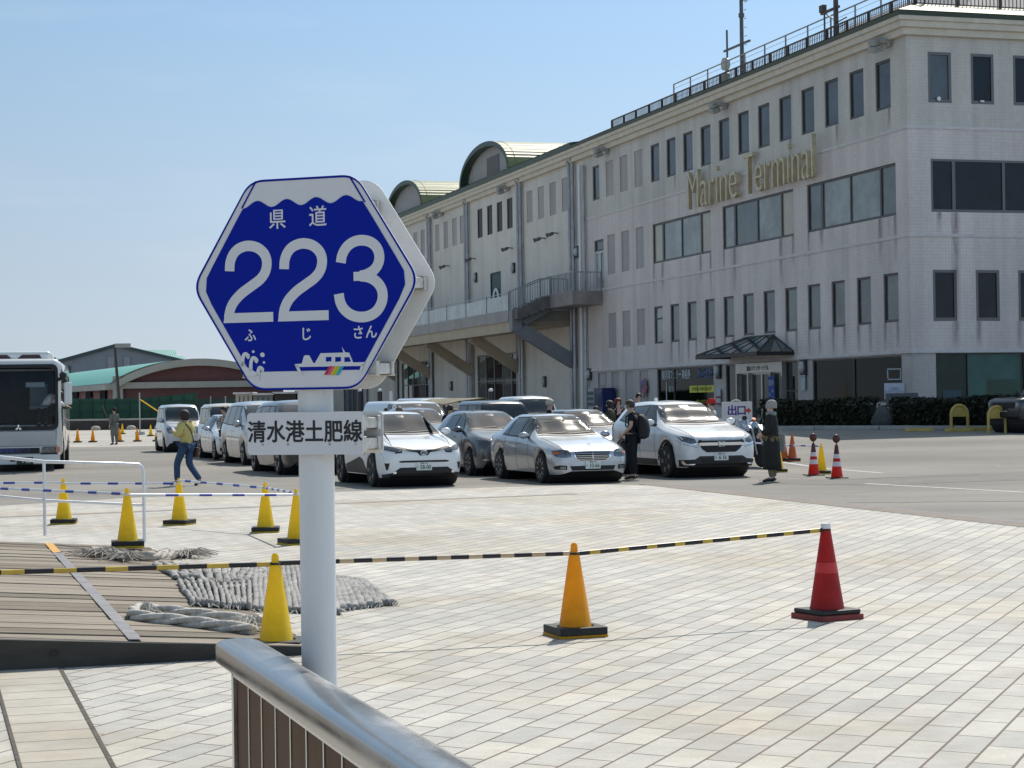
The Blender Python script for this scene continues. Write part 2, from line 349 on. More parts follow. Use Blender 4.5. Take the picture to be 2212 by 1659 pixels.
p, q = at(0, 1119), at(1250, 1068); dd = (q - p).normalized(); nn = Vector((-dd.y, dd.x, 0))
sheet('drain_band', [p - dd * 6, q, q + nn * .28, p - dd * 6 + nn * .28], .008, mat('band_stone', (.30, .265, .225), .85, var=(5, .2)))
# left strip with its two dark grooves
g0, g1, h0_, h1_ = Vector((-3.02, 12.72, 0)), Vector((-1.93, 9.18, 0)), Vector((-3.30, 12.2, 0)), Vector((-2.39, 9.22, 0))
gd = (g1 - g0).normalized(); hd = gd
S0 = g0 - gd * .15; S1 = g0 + gd * 9; T0 = Vector((-3.1, 11.54, 0)) - gd * 1.6; T1 = T0 + gd * 10
T0 = Vector((-3.1, 11.54, 0)) - gd * 1.4; 
sheet('paving_strip', [S0, S1, T1, T0], .008, M_strip)
pn = Vector((gd.y, -gd.x, 0))
for a_, b_, s in ((S0, S1, .012), (T0, T1, .010)):
    sheet('paving_groove', [a_ - pn * s, b_ - pn * s, b_ + pn * s, a_ + pn * s], .012, M_groove)
# seams, worn painted lines and a darker patch on the asphalt
M_paint = mat('worn_white_paint', (.56, .55, .52), .75, var=(7, .45)); M_seam = mat('asphalt_seam', (.06, .055, .05), .9, var=(4, .5))
M_patch = mat('old_asphalt_patch', (.195, .182, .163), .9, var=(2.2, .22), bump=(120, .3))
def strip(name, p, q, wd, z, m):
    p, q = Vector(p), Vector(q); d = (q - p); d.z = 0; d.normalize(); n_ = Vector((-d.y, d.x, 0)) * wd / 2; k = 10
    b = MB(); pts = [p.lerp(q, i / k) for i in range(k + 1)]
    vs = [v for t in pts for v in ((t - n_).x, (t - n_).y, gz((t - n_).x, (t - n_).y) + z, (t + n_).x, (t + n_).y, gz((t + n_).x, (t + n_).y) + z)]
    vs = [tuple(vs[i:i + 3]) for i in range(0, len(vs), 3)]
    b.add(vs, [(2 * i, 2 * i + 1, 2 * i + 3, 2 * i + 2) for i in range(k)]); return struct(b.build(name, m))
strip('painted_line', at(1560, 980), at(1905, 1022), .14, .004, M_paint)
strip('painted_line', at(1870, 1045), at(2290, 1068), .14, .004, M_paint)
strip('painted_line', at(2150, 1008), at(2300, 1006), .14, .004, M_paint)
strip('asphalt_seam', at(1660, 1088), at(2300, 1082), .05, .004, M_seam)
strip('asphalt_seam', at(1800, 1037), at(2120, 1026), .05, .005, M_seam)
sheet('asphalt_patch', [at(1640, 1045), at(1900, 1048), at(2300, 1034), at(2300, 1018), at(2060, 1024), at(1830, 1035), at(1640, 1036)], .0035, M_patch)

# ================================================================== TERMINAL
BA = R(16.9)
def tile_mat(name, c1, tw, th, mort=.80, streak=.16, contrast=.06):
    m = mat(name, c1, .55); n, L, b = nodes_of(m); tc = n.new('ShaderNodeTexCoord')
    sp = n.new('ShaderNodeSeparateXYZ'); L.new(tc.outputs['Object'], sp.inputs[0])
    ad = n.new('ShaderNodeMath'); L.new(sp.outputs[0], ad.inputs[0]); L.new(sp.outputs[1], ad.inputs[1])
    cx = n.new('ShaderNodeCombineXYZ'); L.new(ad.outputs[0], cx.inputs[0]); L.new(sp.outputs[2], cx.inputs[1])
    br = n.new('ShaderNodeTexBrick'); br.offset = 0; br.inputs['Scale'].default_value = 1; br.inputs['Brick Width'].default_value = tw; br.inputs['Row Height'].default_value = th
    br.inputs['Mortar Size'].default_value = .012; br.inputs['Mortar Smooth'].default_value = .3
    c2 = tuple(v * (1 - contrast) for v in c1)
    br.inputs['Color1'].default_value = (*c1, 1); br.inputs['Color2'].default_value = (*c2, 1); br.inputs['Mortar'].default_value = (*[v * mort for v in c1], 1); L.new(cx.outputs[0], br.inputs[0])
    out = br.outputs[0]
    mp = n.new('ShaderNodeMapping'); mp.inputs['Scale'].default_value = (1.3, 1.3, .05); L.new(tc.outputs['Object'], mp.inputs[0])
    for vec, sc, lo, hi, a_, b_ in ((mp.outputs[0], 1.0, 1 - streak, 1.03, .36, .6), (tc.outputs['Object'], .3, .9, 1.05, .35, .65), (tc.outputs['Object'], 5, .95, 1.04, .3, .7)):
        t = n.new('ShaderNodeTexNoise'); t.inputs['Scale'].default_value = sc; t.inputs['Detail'].default_value = 6; L.new(vec, t.inputs[0])
        r = n.new('ShaderNodeMapRange'); r.inputs[1].default_value = a_; r.inputs[2].default_value = b_; r.inputs[3].default_value = lo; r.inputs[4].default_value = hi; L.new(t.outputs[0], r.inputs[0])
        v = n.new('ShaderNodeVectorMath'); v.operation = 'SCALE'; L.new(out, v.inputs[0]); L.new(r.outputs[0], v.inputs['Scale']); out = v.outputs[0]
    L.new(out, b.inputs['Base Color'])
    bp = n.new('ShaderNodeBump'); bp.inputs['Strength'].default_value = .4; bp.inputs['Distance'].default_value = .01; bp.invert = True; L.new(br.outputs['Fac'], bp.inputs['Height']); L.new(bp.outputs[0], b.inputs['Normal'])
    return m
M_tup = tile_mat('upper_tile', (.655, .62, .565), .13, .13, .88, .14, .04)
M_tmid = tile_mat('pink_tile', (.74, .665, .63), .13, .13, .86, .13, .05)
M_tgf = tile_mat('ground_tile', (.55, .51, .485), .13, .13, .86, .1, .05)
M_wing = tile_mat('hall_panel', (.68, .64, .57), 5.65, 4.05, .90, .07, .015)
M_ledge = mat('ledge_pale', (.64, .61, .60), .6, var=(3, .15)); M_cornice = mat('cornice_paint', (.66, .61, .51), .6, var=(2, .15))
M_fascia = mat('fascia_green', (.030, .060, .042), .45, var=(3, .2)); M_frame = mat('window_frame_bronze', (.075, .07, .072), .4, .4)
def rib_mat(name, col, scale, axis):
    m = mat(name, col, .45, var=(1.2, .16)); n, L, b = nodes_of(m); tc = n.new('ShaderNodeTexCoord')
    wv = n.new('ShaderNodeTexWave'); wv.bands_direction = axis; wv.inputs['Scale'].default_value = scale; wv.inputs['Distortion'].default_value = .4; L.new(tc.outputs['Object'], wv.inputs[0])
    bp = n.new('ShaderNodeBump'); bp.inputs['Strength'].default_value = .8; bp.inputs['Distance'].default_value = .05; L.new(wv.outputs[1], bp.inputs['Height']); L.new(bp.outputs[0], b.inputs['Normal'])
    return m
M_roof = rib_mat('roof_green', (.25, .275, .135), 1.1, 'Y'); M_roofz = rib_mat('vault_green', (.19, .215, .095), 1.4, 'Z')
def glassy(name, c, rough=.06, vs=.6, va=.5):
    return mat(name, c, rough, spec=.8, var=(vs, va))
M_pA = mat('pane_blind', (.085, .105, .125), .06, spec=.4, var=(.6, .45)); M_pB = glassy('pane_curtain', (.27, .30, .29), .08); M_pC = glassy('pane_cream', (.42, .38, .29), .1, .6, .2)
M_pD = mat('pane_dark', (.012, .019, .028), .04, spec=.22, var=(.6, .5)); M_pG = mat('pane_shop', (.022, .034, .035), .03, spec=.32, var=(.8, .9)); M_pE = glassy('pane_grey_green', (.12, .145, .145))
M_blind = tile_mat('blind_panel', (.43, .40, .39), .19, .19, .86, .12)
M_shopin = mat('shop_interior', (.06, .07, .07), .8, var=(.7, .7))
def tglass(name, tint, fac, ior=1.5):
    m = mat(name, tint, .03); n, L, b_ = nodes_of(m); tr = n.new('ShaderNodeBsdfTransparent'); tr.inputs[0].default_value = (*tint, 1)
    gl = n.new('ShaderNodeBsdfGlossy'); gl.inputs['Roughness'].default_value = .03; fr = n.new('ShaderNodeFresnel'); fr.inputs[0].default_value = ior
    ad = n.new('ShaderNodeMath'); ad.operation = 'ADD'; ad.inputs[1].default_value = fac; L.new(fr.outputs[0], ad.inputs[0])
    mx = n.new('ShaderNodeMixShader'); L.new(ad.outputs[0], mx.inputs[0]); L.new(tr.outputs[0], mx.inputs[1]); L.new(gl.outputs[0], mx.inputs[2]); L.new(mx.outputs[0], n['Material Output'].inputs[0]); return m
M_shopg = tglass('shop_glass', (.70, .84, .82), .0, 1.25)
TB = thing('terminal_building', 'four-storey grey tiled ferry terminal office with green eaves and big raised lettering', 'building', (15.40, 74.0, 0), BA)
TW = thing('terminal_hall', 'long pale hall wing with two green barrel gables and raised balcony', 'building', (15.40, 74.0, 0), BA)
def FM(u, z, off=0): return Vector((-off, u, z))          # main facade: u away from the corner
def FR(u, z, off=0): return Vector((u, -off, z))          # right facade
def wall(b, F, u0, u1, z0, z1, holes, dep=.16, off=0):
    us = sorted({u0, u1} | {min(max(h[i], u0), u1) for h in holes for i in (0, 1)}); zs = sorted({z0, z1} | {min(max(h[i], z0), z1) for h in holes for i in (2, 3)})
    for i in range(len(us) - 1):
        for j in range(len(zs) - 1):
            cu, cz = (us[i] + us[i + 1]) / 2, (zs[j] + zs[j + 1]) / 2
            if any(h[0] < cu < h[1] and h[2] < cz < h[3] for h in holes): continue
            b.add([F(us[i], zs[j], off), F(us[i + 1], zs[j], off), F(us[i + 1], zs[j + 1], off), F(us[i], zs[j + 1], off)], [(0, 1, 2, 3)])
    for h in holes:
        c = [(h[0], h[2]), (h[1], h[2]), (h[1], h[3]), (h[0], h[3])]
        for k in range(4):
            a, e = c[k], c[(k + 1) % 4]
            b.add([F(*a, off), F(*e, off), F(*e, off - dep), F(*a, off - dep)], [(0, 1, 2, 3)])
def fbox(b, F, u0, u1, z0, z1, o0, o1):
    vs = [F(u, z, o) for u in (u0, u1) for z in (z0, z1) for o in (o0, o1)]
    return b.add(vs, [(0, 1, 3, 2), (4, 6, 7, 5), (0, 4, 5, 1), (2, 3, 7, 6), (0, 2, 6, 4), (1, 5, 7, 3)])
def window(par, F, u0, u1, z0, z1, panes, mull=(), fw=.09, rec=.10, name='window', fm=None, trans=()):
    """frame in the opening with a pane per bay; mull = mullion positions"""
    b = MB(); o0, o1 = -rec - .05, -rec + .05
    fbox(b, F, u0, u0 + fw, z0, z1, o0, o1); fbox(b, F, u1 - fw, u1, z0, z1, o0, o1)
    fbox(b, F, u0 + fw, u1 - fw, z0, z0 + fw * 1.2, o0, o1); fbox(b, F, u0 + fw, u1 - fw, z1 - fw, z1, o0, o1)
    for mu in mull: fbox(b, F, mu[0] - mu[1] / 2, mu[0] + mu[1] / 2, z0 + fw * 1.2, z1 - fw, o0 + .003, o1 - .003)
    for tz in trans: fbox(b, F, u0 + fw, u1 - fw, tz - .04, tz + .04, o0 + .004, o1 - .004)
    fr = b.build(name, fm or M_frame, par)
    ed = [u0 + fw] + [v for mu in mull for v in (mu[0] - mu[1] / 2, mu[0] + mu[1] / 2)] + [u1 - fw]
    for k in range(len(ed) // 2):
        g_ = MB(); fbox(g_, F, ed[2 * k], ed[2 * k + 1], z0 + fw * 1.2, z1 - fw, -rec - .02, -rec)
        g_.build('pane', panes[k % len(panes)], fr)
    return fr
# --- openings
up_h, mid_h, gf_h = [], [], []
W4 = [(36.63, 35.5)] + [(27.47 - 2.265 * k, 27.47 - 2.265 * k - 1.25) for k in range(12)]
B4 = [(34.41, 33.16), (32.14, 30.92), (29.9, 28.67)]
for a, c in W4 + B4: up_h.append((c, a, 13.03, 14.97))
RIB = [(19.55, 27.34), (10.29, 18.12), (1.01, 8.93)]
for a, c in RIB: mid_h.append((a, c, 8.77, 10.83))
W2 = [(27.3 - 2.285 * k, 27.3 - 2.285 * k - 1.22) for k in range(12)]; B2 = [(34.33, 33.1), (32.06, 30.85), (29.84, 28.65)]
for a, c in W2 + B2: mid_h.append((c, a, 4.6, 6.53))
for a, c in B2: mid_h.append((c, a, 8.68, 10.87))
mid_h.append((34.95, 36.5, 7.9, 10.75))
GF = [(19.6, 27.1, .6, 3.3), (10.2, 18.1, .6, 3.3), (.85, 8.75, 1.45, 3.3)]
for k in range(4): gf_h.append((28.4 + 2.2 * k, 29.7 + 2.2 * k, .5, 3.25))
gf_h += GF; gf_h.append((34.9, 36.3, 2.55, 3.25))
UE = 38.15
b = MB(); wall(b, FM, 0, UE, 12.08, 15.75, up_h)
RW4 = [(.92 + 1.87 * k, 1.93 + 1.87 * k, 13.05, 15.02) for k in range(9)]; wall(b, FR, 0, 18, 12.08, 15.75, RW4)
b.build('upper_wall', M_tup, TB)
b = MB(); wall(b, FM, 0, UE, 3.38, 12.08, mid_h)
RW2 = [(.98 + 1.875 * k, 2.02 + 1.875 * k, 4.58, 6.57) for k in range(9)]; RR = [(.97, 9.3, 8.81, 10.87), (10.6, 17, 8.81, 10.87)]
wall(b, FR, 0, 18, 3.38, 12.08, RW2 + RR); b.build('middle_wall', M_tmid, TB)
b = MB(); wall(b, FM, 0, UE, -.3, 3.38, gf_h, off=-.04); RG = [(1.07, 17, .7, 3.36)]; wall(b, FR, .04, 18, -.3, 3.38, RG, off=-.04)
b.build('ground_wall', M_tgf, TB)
b = MB()
for z in (12.08, 7.9, 3.40):
    fbox(b, FM, -.03, UE, z - .05, z + .06, .0, .035); fbox(b, FR, 0, 18, z - .05, z + .06, .0, .035)
b.build('string_course', M_ledge, TB)
b = MB(); b.box((9, 19, 7.4), (17.2, 37.3, 15.6)); b.build('inner_core', M_shopin, TB)
random.seed(3)
M_winb = tglass('office_glass', (.66, .76, .84), .0, 1.33); M_wing_ = tglass('office_glass_green', (.70, .80, .80), .0, 1.33)
M_cur1 = mat('curtain_blue_grey', (.26, .30, .34), .9, var=(1.2, .25), stretch=(6, 6, .3)); M_cur2 = mat('curtain_grey', (.30, .33, .33), .9, var=(1.2, .25), stretch=(6, 6, .3))
def curtained(F, u0, u1, z0, z1, gm, cm, **k):
    w_ = window(TB, F, u0, u1, z0, z1, [gm], **k); l = u1 - u0; g0 = random.choice((0, 0, .12, .3)) * l; s_ = random.random() < .5; b = MB()
    fbox(b, F, u0 + (g0 if s_ else 0), u1 - (0 if s_ else g0), z0, z1 - random.choice((0, 0, .02)), -.27, -.25); b.build('curtain', cm, w_)
for i, (a, c) in enumerate(W4): window(TB, FM, c, a, 13.03, 14.97, [M_pA])
for i, (a, c) in enumerate(W2): window(TB, FM, c, a, 4.6, 6.53, [M_pE if i else M_pB], trans=(5.9,) if i == 0 else ())
for i, (a, c) in enumerate(RIB):
    w_ = c - a
    P = ([M_pC, M_pB, M_pB, M_pC], [M_pC, M_pB, M_pE, M_pB], [M_pE, M_pB, M_pB, M_pE])[i]
    window(TB, FM, a, c, 8.77, 10.83, P, mull=((a + 1.35, .14), (a + w_ * .5, .1), (c - 1.35, .2)))
for a, c in B4: b = MB(); fbox(b, FM, c, a, 13.03, 14.97, -.15, -.05); b.build('blind_window', M_blind, TB)
for a, c in B2:
    for z0, z1 in ((4.6, 6.53), (8.68, 10.87)): b = MB(); fbox(b, FM, c, a, z0, z1, -.15, -.05); b.build('blind_window', M_blind, TB)
M_whiteframe = mat('white_door_frame', (.62, .64, .65), .4)
d = window(TB, FM, 34.95, 36.5, 7.9, 10.1, [M_pE, M_pB], mull=((35.7, .1),), name='balcony_door', fm=M_whiteframe); window(TB, FM, 34.95, 36.5, 10.1, 10.75, [M_pA])
for u0, u1, z0, z1 in RW4 + RW2: window(TB, FR, u0, u1, z0, z1, [M_pD if z0 < 8 or u0 > 2 else M_pA], rec=.06, fw=.11, fm=mat('window_frame_grey', (.13, .125, .125), .4, .3))
for u0, u1, z0, z1 in RR: window(TB, FR, u0, u1, z0, z1, [M_pD], mull=((u0 + 1.0, .14), (u0 + 3.2, .12), (u0 + 5.2, .12)), rec=.06, fm=MATS['window_frame_grey'])
# ground floor shop windows, the door bay and the blind bays
window(TB, FM, .85, 8.75, 1.45, 3.3, [M_shopg], mull=((5.0, .05),), rec=.14, fw=.06)
window(TB, FM, 19.6, 27.1, .6, 3.3, [M_shopg], mull=((24.9, .06),), rec=.14, fw=.06)
window(TB, FR, 1.07, 17, .7, 3.36, [M_shopg], mull=((2.5, .05), (5.0, .05), (7.8, .05), (11, .05)), rec=.14, fw=.05)
window(TB, FM, 10.2, 11.5, .6, 3.3, [M_pG], rec=.14, fw=.06, trans=(2.0,)); window(TB, FM, 16.6, 18.1, .6, 3.3, [M_pG], rec=.14, fw=.06)
M_alum = mat('door_aluminium', (.50, .50, .49), .35, .6, var=(4, .15))
b = MB(); fbox(b, FM, 11.5, 16.6, 2.85, 3.3, -.2, .12); fbox(b, FM, 11.5, 11.62, .5, 2.85, -.2, .12); fbox(b, FM, 16.48, 16.6, .5, 2.85, -.2, .12); fbox(b, FM, 15.2, 15.3, .5, 2.85, -.2, .1); fbox(b, FM, 12.8, 12.9, .5, 2.85, -.2, .1)
eb = b.build('entrance_surround', M_alum, TB)
text('清水マリンターミナル', .24, M_black, 'lettering', eb, frame(FM(14.1, 3.05, .125), (0, -1, 0), (0, 0, 1)), fat=.006)
for k in range(2): window(TB, FM, 12.9 + 1.15 * k, 14.05 + 1.15 * k, .5, 2.85, [M_pG], rec=.1, fw=.07, name='entrance_door', fm=M_alum)
window(TB, FM, 15.3, 16.48, .5, 2.85, [M_pG], rec=.12, fw=.05, fm=M_alum); window(TB, FM, 11.62, 12.8, .5, 2.85, [M_pG], rec=.12, fw=.05, fm=M_alum)
for k in range(4):
    b = MB(); fbox(b, FM, 28.4 + 2.2 * k, 29.7 + 2.2 * k, .5, 3.25, -.2, -.1); b.build('blind_bay', M_blind, TB)
b = MB(); fbox(b, FM, 34.9, 36.3, 2.55, 3.25, -.2, -.12); b.build('vent_grille', mat('vent_dark', (.05, .06, .065), .5), TB)
M_none = 0
M_sticker = mat('window_sticker_white', (.45, .52, .55), .5); M_stickery = mat('window_sticker_yellow', (.62, .60, .05), .5); M_stickerb = mat('window_sticker_blue', (.05, .10, .25), .5)
FT = lambda u, z, o=-.13: frame(FM(u, z, o), (0, -1, 0), (0, 0, 1))
text('駿河湾フェリー 乗船券', .52, M_sticker, 'window_lettering', TB, FT(24.7, 2.92), fat=.008, sx=.72); text('清水⇔土肥 70分', .5, M_stickerb, 'window_lettering', TB, FT(20.9, 2.92), fat=.01, sx=.5)
b = MB()
for k in range(3): fbox(b, FM, 19.75 + 1.08 * k, 20.75 + 1.08 * k, 2.02, 2.36, -.135, -.125)
b.build('window_banner', M_stickery, TB); text('WORKING MARINE GALLERY', .26, mat('banner_ink', (.10, .12, .02), .6), 'window_lettering', TB, FT(21.3, 2.19, -.12), sx=.72)
text('チケットカウンター', .24, M_stickery, 'window_lettering', TB, FT(21.2, 1.55), sx=.8)
b = MB(); fbox(b, FM, 26.0, 26.1, .7, 2.6, -.135, -.125); b.build('window_poster', M_sticker, TB)
text('駿河湾', .34, M_sticker, 'window_lettering', TB, FT(25.3, 2.2), sx=.8)
# things on show behind the ground floor glass
def show(F, u0, u1, z0, z1, m, o0=-.38, o1=-.3):
    b = MB(); fbox(b, F, u0, u1, z0, z1, o0, o1); b.build('display_item', m, TB)
M_i1 = mat('display_teal', (.20, .30, .30), .6, var=(1.5, .3)); M_i2 = mat('display_white', (.62, .64, .62), .6, var=(2, .2)); M_i3 = mat('display_dark', (.03, .035, .04), .7, var=(2, .5)); M_i4 = mat('display_ochre', (.40, .33, .17), .7, var=(1.2, .3)); M_i5 = mat('display_blue', (.04, .12, .24), .5)
for u0, u1, z0, z1, m_ in ((7.5, 8.7, 1.5, 3.25, M_i1), (6.8, 7.05, 1.5, 3.0, M_i2), (5.9, 6.7, 1.5, 2.3, M_i3), (3.9, 4.5, 1.5, 3.2, M_i5), (4.9, 5.8, 1.6, 2.4, M_i4), (.9, 2.6, 1.5, 2.0, M_i2), (1.0, 1.7, 2.2, 2.5, M_i2), (2.8, 3.6, 1.5, 1.9, M_i4), (.9, 8.7, 3.0, 3.25, M_i3)): show(FM, u0, u1, z0, z1, m_)
M_i6 = mat('office_wall', (.46, .50, .48), .8, var=(.8, .15)); M_i7 = mat('office_cabinet', (.17, .21, .23), .6, var=(1, .2)); M_tube = mat('ceiling_tube', (.9, .88, .78), .5, emit=((1, .95, .8), .35))
b = MB()
for u_ in (5.6, 4.4): b.tube([FM(u_ + .55 * math.cos(math.pi * k / 8), 2.72 + .22 * math.sin(math.pi * k / 8), -.27) for k in range(9)], .05, 6)
b.build('display_arch', M_i2, TB)
b = MB(); b.bar(FM(3.4, 2.9, -.28), FM(3.9, 1.6, -.28), .04); b.bar(FM(3.4, 2.9, -.28), FM(2.9, 1.6, -.28), .04); b.build('easel', M_i2, TB)
for u0, u1, z0, z1, m_ in ((19.8, 22.5, .7, 1.3, M_i4), (22.9, 24.6, .7, 2.0, M_i1), (25.1, 25.9, 1.0, 2.4, M_i5), (26.2, 27.0, .7, 2.9, M_i1), (20.5, 21.8, 2.5, 2.8, M_i2)): show(FM, u0, u1, z0, z1, m_)
for u0, u1, z0, z1, m_ in ((2.6, 4.9, .8, 3.3, M_i1), (3.4, 4.8, .8, 2.3, M_i4), (5.1, 8.0, 2.2, 2.4, M_i5), (5.2, 7.6, .8, 1.9, M_i3), (1.5, 2.3, 1.0, 1.9, M_i5), (8.2, 10.5, .8, 2.6, M_i4), (3.75, 4.1, 1.1, 1.75, M_i3)): show(FR, u0, u1, z0, z1, m_, -.33, -.26)
# cornice, fascia, roof
PRO = [(0, 15.62), (.22, 15.62), (.26, 15.86), (.42, 15.88), (.46, 16.10), (.55, 16.12), (.58, 16.28), (0, 16.28)]
def eave(par, prof, name, m, ulen, rlen):
    b = MB(); k = len(prof)
    A = [FM(ulen, z, o) for o, z in prof]; Bc = [Vector((-o, -o, z)) for o, z in prof]
    rs = [A, Bc] + ([[FR(rlen, z, o) for o, z in prof]] if rlen else [])
    b.rings(rs); return b.build(name, m, par)
eave(TB, PRO, 'cornice', M_cornice, 38.6, 18.5); eave(TB, [(0, 16.28), (.60, 16.28), (.64, 16.44), (.60, 16.47), (0, 16.47)], 'fascia', M_fascia, 38.6, 18.5)
b = MB(); z0, z1 = 16.47, 17.06
pts = [(-.66, 38.6, z0), (-.66, -.66, z0), (18.5, -.66, z0), (18.5, .9, z1), (.9, .9, z1), (.9, 38.6, z1), (18.5, 38.6, z1)]
b.add(pts, [(0, 1, 4, 5), (1, 2, 3, 4), (4, 3, 6, 5)]); b.build('roof', M_roof, TB)
M_railr = mat('rusty_rail', (.085, .06, .055), .6, var=(6, .4)); M_wire = mat('fence_wire', (.30, .30, .32), .5, .5)
b = MB()   # low baluster rail along the eaves
def rail_run(b, P, Q, z0, z1, post, bal, pw=.10, bw=.028):
    P, Q = Vector(P), Vector(Q); l = (Q - P).length; n = round(l / post)
    b.bar(P + Vector((0, 0, z1)), Q + Vector((0, 0, z1)), .06); b.bar(P + Vector((0, 0, z0 + .06)), Q + Vector((0, 0, z0 + .06)), .035)
    for i in range(n + 1): c = P.lerp(Q, i / n); b.bar(c + Vector((0, 0, z0)), c + Vector((0, 0, z1)), pw)
    k = round(l / bal)
    for i in range(k): c = P.lerp(Q, (i + .5) / k); b.bar(c + Vector((0, 0, z0 + .06)), c + Vector((0, 0, z1)), bw)
rail_run(b, (.92, .92, 0), (.92, 35.8, 0), 17.04, 17.52, 1.9, .17); rail_run(b, (.92, .92, 0), (18, .92, 0), 17.04, 17.52, 1.9, .17)
b.build('roof_railing', M_railr, TB)
b = MB()
for i in range(14): b.bar((1.5, 27.8 - 2.3 * i if 27.8 - 2.3 * i > 1 else 1.2, 16.95), (1.5, max(27.8 - 2.3 * i, 1.2), 18.28), .06)
b.bar((1.5, 27.8, 18.28), (1.5, 1.2, 18.28), .05)
for z in (17.55, 17.8, 18.05): b.bar((1.5, 27.8, z), (1.5, 1.2, z), .014)
b.build('roof_fence', M_wire, TB)
b = MB(); b.add([(4.2, 3, 17.0), (18, 3, 17.0), (18, 20, 17.0), (4.2, 20, 17.0), (4.2, 3, 17.3), (18, 3, 17.3), (18, 20, 17.3), (4.2, 20, 17.3), (7.5, 6, 20), (18, 6, 20), (18, 20, 20), (7.5, 20, 20)],
    [(0, 1, 5, 4), (0, 4, 7, 3), (4, 5, 9, 8), (4, 8, 11, 7), (8, 9, 10, 11)]); b.build('penthouse', mat('penthouse_grey', (.27, .265, .26), .6, var=(3, .2)), TB)
# raised lettering
for s, u, w_ in (('Marine', 18.62, 6.0), ('Terminal', 11.25, 7.3)):
    t = text(s, 2.35, mat('raised_letters', (.62, .54, .36), .45, var=(3, .25)), 'raised_lettering', TB, Matrix.Identity(4), depth=.10, fat=-.03)
    xs_ = [v.co.x for v in t.data.vertices]; ys_ = [v.co.y for v in t.data.vertices]; sx_ = w_ / (max(xs_) - min(xs_)); sy_ = 1.85 / (max(ys_) - min(ys_))
    cx_, y0_ = (max(xs_) + min(xs_)) / 2, min(ys_)
    t.data.transform(frame(FM(u, 11.02, .26), (0, -1, 0), (0, 0, 1)) @ Matrix.Diagonal((sx_, sy_, 1, 1)) @ Matrix.Translation((-cx_, -y0_, 0)))
# rain streaks under sills
def stain_mat(nm, axis):
    m = mat(nm, (.10, .055, .045), .8); n, L, b = nodes_of(m); tc = n.new('ShaderNodeTexCoord'); sp = n.new('ShaderNodeSeparateXYZ'); L.new(tc.outputs['Generated'], sp.inputs[0])
    mp = n.new('ShaderNodeMapping'); mp.inputs['Scale'].default_value = (3, 3, .35); L.new(tc.outputs['Object'], mp.inputs[0])
    t = n.new('ShaderNodeTexNoise'); t.inputs['Scale'].default_value = 3; t.inputs['Detail'].default_value = 5; L.new(mp.outputs[0], t.inputs[0])
    def mth(op, a, c):
        k = n.new('ShaderNodeMath'); k.operation = op; k.use_clamp = True
        for i, v in enumerate((a, c)):
            if isinstance(v, (int, float)): k.inputs[i].default_value = v
            else: L.new(v, k.inputs[i])
        return k.outputs[0]
    k2 = n.new('ShaderNodeMath'); k2.operation = 'ABSOLUTE'; k3 = n.new('ShaderNodeMath'); k3.operation = 'SUBTRACT'; k3.inputs[1].default_value = .5; L.new(sp.outputs[axis], k3.inputs[0]); L.new(k3.outputs[0], k2.inputs[0])
    edge = mth('SUBTRACT', 1.0, mth('MULTIPLY', k2.outputs[0], 2.0))
    fall = mth('POWER', sp.outputs[2], .7)
    f = mth('MULTIPLY', mth('MULTIPLY', edge, fall), mth('MULTIPLY', mth('SUBTRACT', t.outputs[0], .18), 1.5))
    f = mth('MULTIPLY', f, .8)
    tr = n.new('ShaderNodeBsdfTransparent'); mx = n.new('ShaderNodeMixShader'); L.new(f, mx.inputs[0]); L.new(tr.outputs[0], mx.inputs[1]); L.new(b.outputs[0], mx.inputs[2]); L.new(mx.outputs[0], n['Material Output'].inputs[0])
    return m
M_stain = stain_mat('rain_streak', 1); M_stain2 = stain_mat('rain_streak_side', 0)
def streak(par, F, u, z1, z0, w_, off=.006):
    b = MB(); b.add([F(u - w_ / 2, z0, off), F(u + w_ / 2, z0, off), F(u + w_ / 2, z1, off), F(u - w_ / 2, z1, off)], [(0, 1, 2, 3)]); return b.build('rain_streak', M_stain, par)
for a, c in RIB:
    for u, w_ in ((a + .1, .35), (a + 1.35, .5), (c - 1.35, .55), (c - .1, .3)): streak(TB, FM, u, 8.76, 6.6 + random.random() * 1.2, w_)
for a, c in W2[1:]: streak(TB, FM, a - .1, 4.59, 3.46, .4); streak(TB, FM, c + .1, 4.59, 3.46, .35)
for a, c in W4[2::2]: streak(TB, FM, c + .15, 13.02, 12.14, .35)
streak_r = [(2.0, 8.8, 4.2, .45), (1.95, 4.57, 3.46, .4), (2.95, 4.57, 3.46, .3), (4.75, 4.57, 3.46, .3), (1.3, 8.8, 7.95, .3)]
for u, z1, z0, w_ in streak_r:
    m2 = MB(); m2.add([FR(u - w_ / 2, z0, .006), FR(u + w_ / 2, z0, .006), FR(u + w_ / 2, z1, .006), FR(u - w_ / 2, z1, .006)], [(0, 1, 2, 3)]); m2.build('rain_streak', M_stain2, TB)
